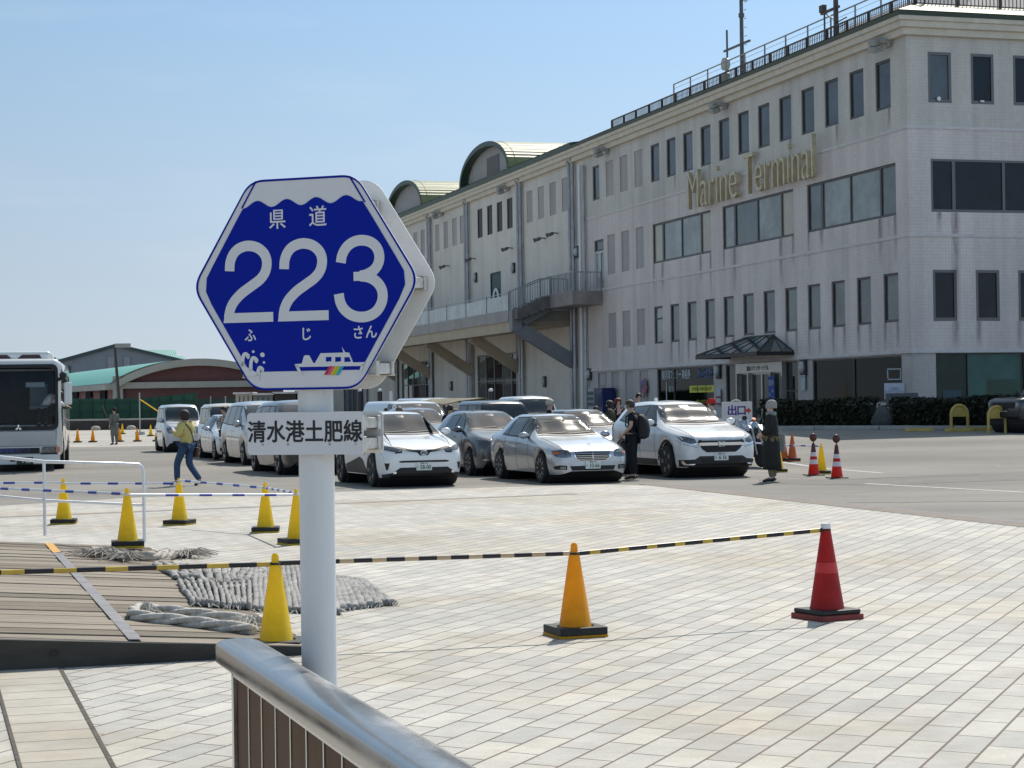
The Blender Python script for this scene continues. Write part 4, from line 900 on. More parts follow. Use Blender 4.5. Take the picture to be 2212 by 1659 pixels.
def bwbar(lab, p, q, ph=0.0): return bar(lab, p, q, .017, M_barw, M_barb, .46, 0, GBB, phase=ph, duty=.38)
bwbar('blue and white bar behind the railing, running out of the left edge', far_l + Vector((0, 0, .63)), ctop(YC['a'], .615), .2)
bwbar('blue and white bar between two back cones, behind the railing end', ctop(YC['a'], .60), ctop(YC['b'], .60), .3)
bwbar('blue and white bar in front of the walking woman', ctop(YC['b'], .645), ctop(YC['c'], .60), .2)
bwbar('short steep blue and white bar next to the sign pole', ctop(YC['c'], .60), ctop(YC['d'], .63), .15)
nl = at(-150, 1172); nl.z = .74
bwbar('blue and white bar over the timber ramp from the left edge', nl, ctop(YC['e'], .61), .28)
bwbar('long blue and white bar from the ramp cone to the sign pole cone', ctop(YC['e'], .60), ctop(YC['d'], .61), .5)
# ---- far traffic cones
def small_cone(label, p, m, group, rz=0, h=.7): return traffic_cone(label, p, m, group, rz=rz, h=h)
GO = 'amber cones across the far concrete'
for px, lab in ((167, 'small distant amber cone beside the bus mirror'), (200, 'small distant amber cone, second to the right of the bus'), (258, 'small distant amber cone partly behind the man in grey'), (296, 'small distant amber cone between the man in grey and the silver van'), (338, 'small distant amber cone touching the silver van')):
    traffic_cone(lab, atd(px, 95), M_orange, GO)
traffic_cone('pale yellow cone by the green fence, behind the man in grey', atd(264, 122), M_yellow, 'yellow cones by the far kerb'); traffic_cone('pale yellow cone by the green fence, under the slanting pole', atd(325, 112), M_yellow, 'yellow cones by the far kerb')
def reflect_cone(label, px, py):
    t = thing('reflective_cone', label, 'traffic cone', at(px, py), R(10), 'red reflective cones with round lamps')
    b = MB(); b.box((0, 0, .012), (.38, .38, .024)); b.build('base_plate', M_black, t, bevel=.006)
    segs = ((.024, .25, M_redbright), (.25, .35, M_refl), (.35, .42, M_redbright), (.42, .51, M_refl), (.51, .70, mat('cone_dark_red', (.10, .012, .02), .5)))
    rr = lambda z: .125 - .135 * (z - .024)
    for z0, z1, m in segs: b = MB(); b.lathe([(rr(z0), z0), (rr(z1), z1)] + ([(.0, z1)] if z1 > .69 else []), 24); b.build('cone_body' if m != M_refl else 'reflective_band', m, t, smooth=True)
    b = MB(); b.cyl((0, 0, .70), (0, 0, .77), .015, n=10); b.sph((0, 0, .83), (.085, .04, .09)); b.build('warning_lamp', mat('lamp_dark_red', (.085, .015, .012), .4), t, smooth=True)
reflect_cone('red and white banded cone with round lamp, left behind the yellow cone', 1758, 1027); reflect_cone('red and white banded cone with round lamp, standing apart on the right', 1808, 1033)
yc2 = traffic_cone('yellow cone between the two red banded cones', at(1775, 1024), M_yellow, 'cones at the car park exit')
yb2 = traffic_cone('yellow cone mostly hidden behind the woman in the dark coat', at(1682, 1020), M_yellow, 'cones at the car park exit')
for px, lab in ((1693, 'worn orange cone just right of the dark coat'), (1712, 'worn orange cone beside its twin, further from the dark coat')):
    t = traffic_cone(lab, at(px, 996), M_orange2, 'worn orange cones at the exit', h=.72)
bwbar('blue and white bar behind the woman in the dark coat', ctop(yc2, .62), ctop(yb2, .62), .1)
q_ = at(1560, 1012); q_.z += .66; bwbar('blue and white bar half hidden behind the white sport utility car', ctop(yb2, .64), q_, .1)
# ================================================================== TIMBER RAMP, RAIL AND ROPES
ex, ey = Vector((math.cos(R(16.9)), math.sin(R(16.9)), 0)), Vector((-math.sin(R(16.9)), math.cos(R(16.9)), 0))
RO = Vector((-1.42, 13.25, 0))
RM = thing('timber_ramp', 'weathered wide timber boarding ramp with a dark side beam', 'ramp', RO, R(16.9))
def rz_(x): return max(.028, .062 - .0775 * x * .95)        # height over local x (x negative to the left)
RL, RWD = 9.9, 6.5
n = 30
M_plank = mat('weathered_plank', (.31, .262, .205), .85, var=(3.0, .5), bump=(16, .35), stretch=(.3, 9, 3)); M_plank2 = mat('weathered_plank_dark', (.20, .165, .125), .85, var=(3.0, .55), bump=(16, .35), stretch=(.3, 9, 3))
random.seed(5)
for i in range(n):
    y0, y1 = RL * i / n, RL * (i + 1) / n - random.choice((.018, .03, .045)); dz = random.uniform(-.007, .007); x1 = random.uniform(-.03, .03)
    b = MB(); vs = []
    for x in (x1, -RWD / 2, -RWD):
        for y in (y0, y1):
            for z in (rz_(x) - .03, rz_(x) + dz): vs.append((x, y, z))
    b.add(vs, [(0, 1, 3, 2), (8, 10, 11, 9)] + [f for k in (0, 4) for f in ((k, k + 4, k + 5, k + 1), (k + 2, k + 3, k + 7, k + 6), (k + 1, k + 5, k + 7, k + 3), (k, k + 2, k + 6, k + 4))])
    b.build('plank', M_plank if random.random() < .7 else M_plank2, RM)
b = MB(); vs = []
for x in (-.02, -RWD):
    for y in (-.06, .0):
        for z in (.0, rz_(x) - .004): vs.append((x, y, z))
b.add(vs, [(0, 1, 3, 2), (4, 6, 7, 5), (0, 4, 5, 1), (2, 3, 7, 6), (1, 5, 7, 3)]); b.build('side_beam', mat('dark_beam', (.05, .045, .038), .8, var=(3, .5), bump=(14, .3), stretch=(.4, 3, 2)), RM)
for x in (-1.72, -.62, -3.2):
    b = MB(); b.cyl((x, -.063, rz_(x) * .55), (x, -.075, rz_(x) * .55), .022, n=10); b.build('beam_bolt', M_black, RM)
b = MB(); b.add([(-.035, .0, 0), (-.035, RL, 0), (-.035, RL, .05), (-.035, .0, .05)], [(0, 1, 2, 3)]); b.build('end_board', M_plank, RM)
b = MB(); vs = []
for x in (-.05, -RWD):
    for y in (.05, RL - .05): vs.append((x, y, rz_(x) - .032))
b.add(vs, [(0, 2, 3, 1)]); b.build('underside', M_dark, RM)
M_strapm = mat('steel_strip', (.24, .225, .225), .5, .5, var=(5, .3)); M_stripy = mat('strip_yellow', (.72, .36, .03), .5, var=(6, .3))
sx0 = -1.18; b = MB(); b.add([(sx0 + .045, .02, rz_(sx0) + .008), (sx0 - .045, .02, rz_(sx0) + .012), (sx0 - .045, 8.3, rz_(sx0) + .012), (sx0 + .045, 8.3, rz_(sx0) + .008)], [(0, 1, 2, 3)]); b.build('metal_strip', M_strapm, RM)
b = MB(); b.add([(sx0 + .045, 8.3, rz_(sx0) + .008), (sx0 - .045, 8.3, rz_(sx0) + .012), (sx0 - .045, RL - .1, rz_(sx0) + .012), (sx0 + .045, RL - .1, rz_(sx0) + .008)], [(0, 1, 2, 3)]); b.build('metal_strip', M_stripy, RM)
def ramp_pt(px, py, dz=0):
    """point on the ramp surface under a pixel"""
    d = FW + RT * ((px - 1106) / FOC) - UP * ((py - 829.5) / FOC); z = .1
    for _ in range(30):
        P = d * ((z - CAM_H) / d.z); loc = Vector((P.x, P.y, 0)) - RO; lx, ly = loc.dot(ex), loc.dot(ey); z = rz_(lx) if (-RWD < lx < 0 and 0 < ly < RL) else 0.004
    return Vector((P.x, P.y, z + dz))
# tube railing
TR = thing('tube_railing', 'white tubular railing with two posts above the timber ramp', 'railing', (0, 0, 0))
P1 = at(312, 1171); P1.z = 0; P2 = at(97, 1157) * ((CAM_H - .13) / CAM_H); P2.z = .13
HR1 = .985
d12 = (P2 - P1); P3 = P1 + d12 * 2.3
def tubeline(pts, r, name, m): b = MB(); b.tube(pts, r, 10); return b.build(name, m, TR, smooth=True)
tubeline([P1, P1 + Vector((0, 0, HR1 - .1)), P1 + Vector((0, 0, HR1 - .03)) + d12 * .015, P1 + Vector((0, 0, HR1)) + d12 * .05, P2 + Vector((0, 0, HR1 - .06)), P3 + Vector((0, 0, HR1 - .02))], .021, 'top_rail', M_alu)
tubeline([P2, P2 + Vector((0, 0, HR1 - .06))], .02, 'post', M_alu); tubeline([P1 + Vector((0, 0, .47)), P2 + Vector((0, 0, .44)), P3 + Vector((0, 0, .48))], .017, 'mid_rail', M_alu)
# woven rope mats
def surf(x, y):
    loc = Vector((x, y, 0)) - RO; lx, ly = loc.dot(ex), loc.dot(ey)
    return rz_(lx) + .004 if (-RWD < lx < 0 and 0 < ly < RL) else .006
M_rope = mat('weathered_rope', (.36, .35, .335), .9, var=(9, .5), bump=(70, .5)); M_rope2 = mat('pale_rope', (.58, .55, .50), .9, var=(18, .4), bump=(80, .5))
def mat_thing(label, corners, n, thick, twist=.5, name='rope_mat', flat=False):
    """corners: near-left, near-right, far-right, far-left on the ground; n ropes lie side by side and bulge"""
    A, B, C, D_ = [Vector(c) for c in corners]; b = MB(); k = 11; zc = []
    for i in range(n):
        s = (i + .5) / n; pts = []
        for j in range(k):
            t = j / (k - 1); sk = twist * (.5 - abs(t - .5)) / n * math.sin(i * 1.7 + t * 9) * .5
            p = A.lerp(B, s + sk + .22 / n * math.sin(t * 6.3 + i)).lerp(D_.lerp(C, s + sk), t); p.z += thick * .55 + .012 * math.sin(t * 11 + i * 2.3); pts.append(p)
        wd = (B - A).length / n * .54; zc += [q.z for q in smooth_path(pts, 2)]
        b.tube(smooth_path(pts, 2), [wd * (.82 + .18 * abs(math.sin(q * .9 + i * 1.3))) for q in range(2 * (k - 1) + 1)], 8)
    for v in range(len(b.v)):
        x, y, z = b.v[v]; g_ = surf(x, y); z0 = A.lerp(B, .5).z; b.v[v] = (x, y, g_ + max(0, (z - zc[v // 8]) * thick / (.54 * (B - A).length / n) * .9 + thick * .5 + .012 * math.sin(x * 23 + y * 17)))
    o = b.build('woven_rope', M_rope, None, smooth=2)
    t = thing(name, label, 'rope mat', (0, 0, 0), 0, 'old rope mats at the ramp edge'); o.parent = t
    f = MB(); random.seed(n)
    for i in range(46):
        s = random.random(); e = random.choice((0, 1)); base = (A.lerp(B, s) if e else D_.lerp(C, s)); dr = (A - D_).normalized() * (1 if e else -1)
        f.tube([base + Vector((0, 0, .02)), base + dr * .04 + Vector((random.uniform(-.03, .03), 0, .03)), base + dr * random.uniform(.05, .11) + Vector((random.uniform(-.05, .05), 0, .004))], .004, 4)
    f.build('frayed_end', M_rope2, t); return t
mat_thing('grey woven rope mat lying behind the bar on the boards', [ramp_pt(375, 1252), ramp_pt(570, 1257), ramp_pt(600, 1226), ramp_pt(325, 1222)], 13, .032)
mat_thing('grey woven rope mat nearest the yellow cone, with a dark hollow edge', [ramp_pt(412, 1308), ramp_pt(545, 1318), ramp_pt(545, 1262), ramp_pt(380, 1262)], 12, .036)
mat_thing('grey woven rope mat passing behind the cone and the pole', [at(545, 1322), at(735, 1330), at(690, 1222), at(548, 1226)], 15, .034)
mat_thing('frayed tip of a rope mat right of the sign pole', [at(700, 1326), at(856, 1308), at(790, 1262), at(700, 1248)], 10, .034)
def braid(name, label, pts, r, grp, fray_at=None, m=M_rope2, parts=True):
    t = thing(name, label, 'rope', (0, 0, 0), 0, grp); P = smooth_path(pts, 10); b = MB(); L0 = 0; acc = [0]
    for i in range(1, len(P)): L0 += (P[i] - P[i - 1]).length; acc.append(L0)
    for s in range(3):
        q = []
        for i, p in enumerate(P):
            d = (P[min(i + 1, len(P) - 1)] - P[max(i - 1, 0)]).normalized(); u = d.cross(Vector((0, 0, 1))).normalized(); v = u.cross(d); a = acc[i] / (r * 3.2) + s * 2 * math.pi / 3
            q.append(p + (u * math.cos(a) + v * math.sin(a)) * r * .55 + Vector((0, 0, r * .6)))
        b.tube(q, r * .62, 7)
    b.build('rope', m, t, smooth=2)
    random.seed(len(label))
    for c, rad, cnt in (fray_at or []):
        f = MB()
        for i in range(cnt):
            a = random.uniform(0, 2 * math.pi); l = rad * random.uniform(.4, 1.0); d = Vector((math.cos(a), math.sin(a), 0))
            f.tube([c, c + d * l * .5 + Vector((0, 0, random.uniform(.03, .10))), c + d * l + Vector((random.uniform(-.05, .05), 0, random.uniform(.0, .05)))], .0045, 4)
        f.build('frayed_strands', m, t)
    return t
rp = lambda x, y: ramp_pt(x, y, .012)
braid('braided_rope', 'thick pale braided rope folded double on the boards beside the cone', [rp(548, 1372), rp(470, 1362), rp(390, 1352), rp(300, 1342), rp(288, 1332), rp(310, 1326), rp(400, 1334), rp(480, 1344), rp(545, 1352)], .042, 'loose ropes on the ramp', [(rp(540, 1362), .30, 70), (rp(322, 1330), .14, 24)])
braid('frayed_rope', 'tangled frayed pale rope lying by the cone on the ramp', [rp(185, 1203), rp(215, 1199), rp(240, 1206), rp(275, 1212)], .05, 'loose ropes on the ramp', [(rp(205, 1203), .4, 60), (rp(232, 1205), .4, 60), (rp(265, 1212), .35, 50)], mat('dirty_rope', (.44, .40, .35), .9, var=(20, .4)))
braid('frayed_rope', 'flat grey rope with a frayed end, right of the ramp cone', [rp(290, 1208), rp(330, 1210), rp(380, 1206), rp(410, 1205)], .05, 'loose ropes on the ramp', [(rp(400, 1205), .45, 90)], MATS['dirty_rope'])
# ================================================================== VEHICLES
def pchip(tab):
    X = [p[0] for p in tab]; Y = [p[1] for p in tab]; n = len(X); h = [X[i + 1] - X[i] for i in range(n - 1)]; s = [(Y[i + 1] - Y[i]) / h[i] for i in range(n - 1)]
    m = [0] * n; m[0], m[-1] = s[0], s[-1]
    for i in range(1, n - 1): m[i] = 0 if s[i - 1] * s[i] <= 0 else 2 * s[i - 1] * s[i] / (s[i - 1] + s[i])
    def f(x):
        if x <= X[0]: return Y[0]
        if x >= X[-1]: return Y[-1]
        i = 0
        while x > X[i + 1]: i += 1
        t = (x - X[i]) / h[i]
        return (2 * t**3 - 3 * t**2 + 1) * Y[i] + (t**3 - 2 * t**2 + t) * h[i] * m[i] + (-2 * t**3 + 3 * t**2) * Y[i + 1] + (t**3 - t**2) * h[i] * m[i + 1]
    return f
def paint(name, col, metal=0.0):
    return mat(name, col, .32, metal, coat=1.0, var=(3, .05), spec=.5)
M_seamc = mat('door_gap', (.03, .03, .033), .6)
def grid_poly(poly, step):
    """triangulate a 2d polygon with inner points"""
    P = [Vector((p[0], p[1])) for p in poly]; out = []
    for i, p in enumerate(P):
        q = P[(i + 1) % len(P)]; k = max(1, int((q - p).length / step)); out += [p.lerp(q, j / k) for j in range(k)]
    n = len(out); x0, x1 = min(p.x for p in out), max(p.x for p in out); y0, y1 = min(p.y for p in out), max(p.y for p in out); extra = []
    x = x0 + step * .5
    while x < x1:
        y = y0 + step * .5
        while y < y1: extra.append(Vector((x + .003 * math.sin(y * 50), y))); y += step
        x += step
    r = delaunay_2d_cdt(out + extra, [], [list(range(n))], 1, 1e-5)
    return r[0], r[2]
class Car:
    def __init__(s, name, label, cat, spec, paintm, group='cars lined up for the ferry'):
        s.S = spec; s.root = thing(name, label, cat, (0, 0, 0), 0, group); s.paint = paintm
        S = spec; L_ = S['L']; xf = L_ / 2 - S['fo']; xr = xf - S['wb']; s.xf, s.xr = xf, xr; s.r = S['r']; s.ty = S['W'] / 2 - .115
        top, belt, low, wid, roof = [pchip(S[k]) for k in ('top', 'belt', 'low', 'wid', 'roof')]
        xs = sorted({0, L_} | {round(.035 * i, 4) for i in range(1, int(L_ / .035))} | {.008, .02, L_ - .02}); secs = []
        R_ = s.r + S.get('gap', .055); tilt = S.get('tuck', .93)
        for xx in xs:
            x = L_ / 2 - xx; zl = low(xx); zc = s.r
            for c in (xf, xr):
                if abs(x - c) < R_: zl = max(zl, zc + math.sqrt(R_ * R_ - (x - c) ** 2))
            zb = max(belt(xx), zl + .03); zt = max(top(xx), zb + .012); wd = wid(xx); wr = min(roof(xx), wd - .03); gh = zt - zb
            f = min(1, gh / .25); hw = wd - .035; wr_ = hw * (1 - f) * .93 + wr * f
            pts = [(wd * tilt, zl), (wd * (1 - (1 - tilt) * .3), zl + (zb - zl) * .25), (wd, zl + (zb - zl) * .55), (wd - .008, zl + (zb - zl) * .85), (hw, zb),
                   (hw + (wr_ - hw) * .34, zb + gh * .30), (hw + (wr_ - hw) * .68, zb + gh * .62), (wr_ - .0, zb + gh * .86), (wr_ - .07, zb + gh * .955), (wr_ * .55, zt - .012 * f - .004), (0, zt)]
            secs.append([Vector((x, -y, z)) for y, z in pts] + [Vector((x, y, z)) for y, z in reversed(pts[:-1])])
        b = MB(); b.rings(secs, closed=False, caps=False)
        n = len(secs[0])
        for k, rv in ((0, False), (len(secs) - 1, True)): b.f.append(tuple(range(k * n, k * n + n))[::-1 if rv else 1])
        s.body = b.build('body', paintm, s.root, smooth=2)
        s.bvh = BVHTree.FromPolygons([v.co.copy() for v in s.body.data.vertices], [tuple(p.vertices) for p in s.body.data.polygons])
        ub = MB(); ub.box((0, 0, .17 + (S['belt'][1][1] - .2) * .25 + .06), (L_ - .35, S['W'] - .62, (S['belt'][1][1] - .2) * .5)); ub.box((xf - .0, 0, s.r + .12), (R_ * 2.1, S['W'] - .16, s.r * 1.1)) if False else None
        for c in (xf, xr): ub.cyl((c, -S['W'] / 2 + .10, s.r), (c, S['W'] / 2 - .10, s.r), R_ + .015, n=24)
        ub.build('underbody', M_black, s.root)
        s.wheels(S.get('rimkind', 'ten'), S.get('rim', .7))
    def wheels(s, kind, k):
        base = None
        for c in (s.xf, s.xr):
            for sg in (-1, 1):
                if base is None:
                    r = s.r; b = MB(); b.lathe([(r * k, -.02), (r * .93, -.03), (r, .0), (r, .15), (r * .93, .19), (r * k, .185)], 28)
                    for i in range(len(b.v)): x, y, z = b.v[i]; b.v[i] = (x, -z + .08, y)
                    ty = b.build('wheel', M_tyre, s.root, smooth=True); rim = MB(); rr = r * k
                    rim.cyl((0, -.06, 0), (0, -.03, 0), rr * .98, n=24)
                    disc = rim.build('rim_well', M_dark, ty); sp = MB()
                    n, wd = {'five': (5, .085), 'ten': (10, .035), 'star': (5, .11), 'twin': (10, .045), 'disc': (7, .13)}[kind]
                    for i in range(n):
                        a = 2 * math.pi * i / n + (.12 * (-1) ** i if kind == 'twin' else 0); d = Vector((math.cos(a), 0, math.sin(a)))
                        sp.bar(d * .03 + Vector((0, -.085, 0)), d * rr * .97 + Vector((0, -.095, 0)), wd, .03, up=(0, 1, 0))
                    sp.cyl((0, -.075, 0), (0, -.105, 0), rr * .24, n=16)
                    N = 28
                    o1 = [Vector((rr * math.cos(2 * math.pi * i / N), -.1, rr * math.sin(2 * math.pi * i / N))) for i in range(N)]; i1 = [v * .91 + Vector((0, -.009, 0)) for v in o1]
                    for q in i1: q.y = -.1
                    o2 = [v + Vector((0, .06, 0)) for v in o1]; i2 = [v + Vector((0, .06, 0)) for v in i1]
                    sp.rings([o2, o1, i1, i2], caps=False); sp.build('rim', s.S.get('rimm', M_rim), ty)
                    base = ty
                else:
                    ty = base.copy(); COL.objects.link(ty)
                    for ch in kids(base): q = ch.copy(); COL.objects.link(q); q.parent = ty
                    ty.parent = s.root
                ty.location = (c, sg * s.ty, s.r); ty.rotation_euler = (0, R(37 * (c > 0)), 0 if sg < 0 else math.pi)
                if c == s.xf and s.S.get('steer'): ty.rotation_euler.z += R(s.S['steer'])
    def patch(s, name, poly, m, view='front', off=.006, sides=(1,), parent=None, step=.05, maxd=None):
        """lay a panel on the body: poly in (y,z) from the front or (x,z) from a side"""
        for sg in sides:
            pl = [(p[0] * sg if view == 'front' else p[0], p[1]) for p in poly]
            V, F = grid_poly(pl, step); vs = []
            for v in V:
                if view == 'front': o_, d = Vector((6, v.x, v.y)), Vector((-1, 0, 0))
                elif view == 'top': o_, d = Vector((v.x, v.y * 1, 4)), Vector((0, 0, -1))
                else: o_, d = Vector((v.x, sg * 3, v.y)), Vector((0, -sg, 0))
                h = s.bvh.ray_cast(o_, d)
                if h[0] is None: h = s.bvh.find_nearest(Vector((s.S['L'] / 2 - .1, v.x, v.y)) if view == 'front' else Vector((v.x, sg * s.S['W'] / 2, v.y)))
                nrm = h[1].normalized()
                if nrm.dot(d) > 0: nrm = -nrm
                vs.append(h[0] + nrm * off)
            used = sorted({i for f in F for i in f}); re_ = {i: k for k, i in enumerate(used)}
            b = MB(); b.add([vs[i] for i in used], [tuple(re_[i] for i in f) for f in F]); b.build(name, m, parent or s.root, smooth=2)
    def front_x(s, y, z):
        h = s.bvh.ray_cast(Vector((6, y, z)), Vector((-1, 0, 0))); return h[0].x if h[0] else s.S['L'] / 2
    def plate(s, z, txt, green=True, y=0, head='静岡 300', kana='す'):
        x = s.front_x(y, z) + .012; b = MB(); b.box((x, y, z), (.012, .33, .165)); o = b.build('number_plate', M_plate if green else mat('plate_black', (.02, .035, .025), .4), s.root, bevel=.004)
        tm = M_platetxt if green else mat('plate_letters', (.55, .56, .54), .4); fm = lambda dy, dz: frame((x + .0065, y + dy, z + dz), (0, 1, 0), (0, 0, 1))
        text(txt, .115, tm, 'lettering', o, fm(.028, -.022), .0008, .002, .86); text(head, .04, tm, 'lettering', o, fm(0, .055), .0008, .0005); text(kana, .045, tm, 'lettering', o, fm(-.135, -.02), .0008, .0005)
    def mirror(s, x, z, y, m, size=(.12, .20, .13)):
        for sg in (-1, 1):
            b = MB(); b.sph((x, sg * (y + size[1] / 2), z), (size[0] * .6, size[1] * .56, size[2] * .56), 12); o = b.build('wing_mirror', m, s.root, smooth=2)
            c = MB(); c.bar((x + .02, sg * (y - .06), z - .06), (x, sg * (y + .07), z - .03), .05, .04); c.build('mirror_arm', M_dark, o)
    def side_glass(s, polys, frame_m=None):
        for p in polys:
            cx_, cz_ = sum(q[0] for q in p) / len(p), sum(q[1] for q in p) / len(p); big = []
            for q in p:
                v = Vector((q[0] - cx_, q[1] - cz_)); big.append((q[0] + (.035 if v.x > 0 else -.035), q[1] + (.03 if v.y > 0 else -.028)))
            s.patch('window_surround', big, M_dark, 'side', .0035, (1, -1)); s.patch('side_window', p, M_glass, 'side', .008, (1, -1))
    def seams(s, xs_, z0, z1):
        for x0, x1 in xs_:
            s.patch('door_seam', [(x0 - .007, z0), (x0 + .007, z0), (x1 + .007, z1), (x1 - .007, z1)], M_seamc, 'side', .003, (1, -1), step=.08)
    def handles(s, pos, m=None):
        for x, z in pos: s.patch('door_handle', [(x - .09, z - .015), (x + .09, z - .015), (x + .09, z + .015), (x - .09, z + .015)], m or M_chrome, 'side', .02, (1, -1), step=.05)
    def windscreen(s, y0, z0, y1, z1, wipers=True):
        s.patch('windscreen', [(-y0, z0 + .015), (-y0 * .5, z0), (0, z0 - .008), (y0 * .5, z0), (y0, z0 + .015), (y1, z1 - .015), (y1 * .6, z1), (0, z1 + .006), (-y1 * .6, z1), (-y1, z1 - .015)], M_screen, 'front', .006, step=.06)
        s.patch('windscreen_band', [(-y0 - .012, z0 - .004), (-y0 * .5, z0 - .02), (0, z0 - .028), (y0 * .5, z0 - .02), (y0 + .012, z0 - .004), (y0, z0 + .018), (y0 * .5, z0 + .004), (0, z0 - .004), (-y0 * .5, z0 + .004), (-y0, z0 + .018)], M_dark, 'front', .009, step=.06)
        if wipers:
            for a, c in ((-.62, -.02), (.02, .55)):
                s.patch('wiper', [(a * y0 / .7, z0 + .012), (c * y0 / .7, z0 + .035), (c * y0 / .7, z0 + .05), (a * y0 / .7, z0 + .022)], M_black, 'front', .016, step=.06)
        s.patch('interior_mirror', [(-.10, z1 - .075), (.10, z1 - .075), (.12, z1 - .02), (-.12, z1 - .02)], mat('mirror_pad', (.02, .022, .025), .25), 'front', .0075, step=.06)
    def place(s, fl, head=18.5, which=-1):
        """stand so that the front wheel on the viewer's left touches the ground point fl"""
        a = math.atan2(-math.cos(R(head)), math.sin(R(head))); c, sn = math.cos(a), math.sin(a); lx, ly = s.xf, which * (s.ty + .06)
        s.root.location = (fl.x - (lx * c - ly * sn), fl.y - (lx * sn + ly * c), gz(fl.x, fl.y) + .006); s.root.rotation_euler = (0, 0, a)
        return s
SEDAN = dict(L=4.58, W=1.78, fo=.80, wb=2.76, r=.315,
    top=[(0, .60), (.04, .66), (.25, .76), (.8, .87), (1.35, .955), (1.62, 1.06), (2.2, 1.37), (2.55, 1.435), (3.0, 1.445), (3.4, 1.40), (3.95, 1.12), (4.15, 1.03), (4.5, .98), (4.58, .90)],
    belt=[(0, .52), (.04, .57), (.3, .68), (.9, .80), (1.5, .89), (2.6, .935), (4.0, .955), (4.45, .90), (4.58, .80)],
    low=[(0, .26), (.03, .215), (.12, .19), (.4, .19), (1.0, .21), (3.6, .21), (4.3, .24), (4.58, .36)],
    wid=[(0, .50), (.02, .62), (.08, .73), (.22, .82), (.5, .87), (1.0, .885), (3.6, .89), (4.2, .85), (4.45, .76), (4.58, .60)],
    roof=[(0, .5), (1.4, .68), (2.1, .575), (2.6, .555), (3.3, .56), (4.0, .60), (4.58, .5)], rim=.72)
def mod(base, **k): d = dict(base); d.update(k); return d
# ---- silver saloon in the middle
M_silver = paint('silver_paint', (.46, .48, .51), .55)
c = Car('saloon_car', 'silver four-door saloon with a wide chrome grille, nearest the paving in the middle', 'car', mod(SEDAN, rimkind='ten', steer=0), M_silver)
c.windscreen(.665, .985, .545, 1.385); c.side_glass([[(.62, .96), (.05, .965), (.05, 1.345), (.28, 1.30)], [(-.02, .965), (-.72, .985), (-.72, 1.335), (-.02, 1.352)], [(-.77, .99), (-1.08, 1.01), (-.86, 1.27), (-.77, 1.31)]])
c.patch('grille', [(-.40, .545), (-.30, .455), (.30, .455), (.40, .545), (.43, .665), (-.43, .665)], M_chrome, 'front', .008); c.patch('grille_mesh', [(-.365, .55), (-.285, .475), (.285, .475), (.365, .55), (.39, .64), (-.39, .64)], M_black, 'front', .013)
for k in range(4): c.patch('grille_bar', [(-.31 - .022 * k, .495 + .036 * k), (.31 + .022 * k, .495 + .036 * k), (.31 + .022 * k, .508 + .036 * k), (-.31 - .022 * k, .508 + .036 * k)], M_chrome, 'front', .018)
c.patch('grille_bar', [(-.008, .465), (.008, .465), (.008, .65), (-.008, .65)], M_chrome, 'front', .019)
c.patch('headlight', [(.46, .555), (.56, .535), (.74, .545), (.80, .60), (.80, .68), (.62, .70), (.50, .69)], M_lamp, 'front', .007, (1, -1)); c.patch('indicator', [(.70, .60), (.795, .61), (.795, .66), (.70, .665)], M_amber, 'front', .009, (1, -1))
c.patch('lower_intake', [(-.46, .27), (.46, .27), (.50, .365), (-.50, .365)], M_black, 'front', .006); c.patch('fog_lamp', [(.56, .285), (.78, .30), (.80, .36), (.70, .385), (.56, .375)], M_black, 'front', .006, (1, -1)); c.patch('fog_lens', [(.59, .30), (.69, .305), (.70, .355), (.59, .355)], M_lamp, 'front', .011, (1, -1))
b = MB(); x = c.front_x(0, .70)
N = 20; o1 = [Vector((x - .12, .045 * math.cos(2 * math.pi * i / N), .775 + .045 * math.sin(2 * math.pi * i / N))) for i in range(N)]; b.tube(o1 + [o1[0]], .005, 6)
for a in (90, 210, 330): b.bar((x - .12, 0, .775), (x - .12, .045 * math.cos(R(a)), .775 + .045 * math.sin(R(a))), .008)
b.build('bonnet_star', M_chrome, c.root)
c.plate(.385, '10-66', head='静岡 501'); c.mirror(.62, .985, .83, M_silver); c.seams([(.72, .70), (-.05, -.04), (-.98, -.82)], .28, .93); c.handles([(.1, .82), (-.85, .84)])
c.patch('rub_strip', [(1.0, .535), (-1.0, .545), (-1.0, .565), (1.0, .555)], M_silver, 'side', .014, (1, -1)); c.patch('bonnet_seam', [(.60, .72), (.63, .72), (.70, .93), (.685, .93)], M_seamc, 'front', .004, (1, -1))
c.place(at(1171, 1044), 18.5)
# ---- white compact crossover, left of it
CROSS = dict(L=4.36, W=1.80, fo=.86, wb=2.64, r=.345,
    top=[(0, .70), (.04, .76), (.2, .84), (.6, .95), (1.05, 1.03), (1.4, 1.17), (1.95, 1.46), (2.3, 1.535), (2.7, 1.55), (3.3, 1.50), (3.8, 1.36), (4.15, 1.10), (4.30, .95), (4.36, .85)],
    belt=[(0, .60), (.04, .65), (.2, .76), (.6, .89), (1.2, .97), (2.4, 1.02), (3.3, 1.10), (3.9, 1.10), (4.25, .92), (4.36, .78)],
    low=[(0, .28), (.03, .23), (.12, .20), (.4, .20), (1.0, .23), (3.3, .23), (4.1, .28), (4.36, .42)],
    wid=[(0, .58), (.02, .69), (.08, .78), (.22, .85), (.45, .89), (.9, .90), (2.0, .865), (3.2, .90), (3.9, .87), (4.2, .78), (4.36, .62)],
    roof=[(0, .5), (1.2, .70), (1.95, .60), (2.5, .575), (3.3, .56), (4.0, .56), (4.36, .5)], rim=.74, rimkind='five', rimm=mat('dark_alloy', (.12, .12, .125), .35, .8))
M_pearl = paint('pearl_white', (.80, .81, .82))
c = Car('crossover_car', 'white compact crossover with slim black grille line, plate 58-00, beside the name plate', 'car', CROSS, M_pearl)
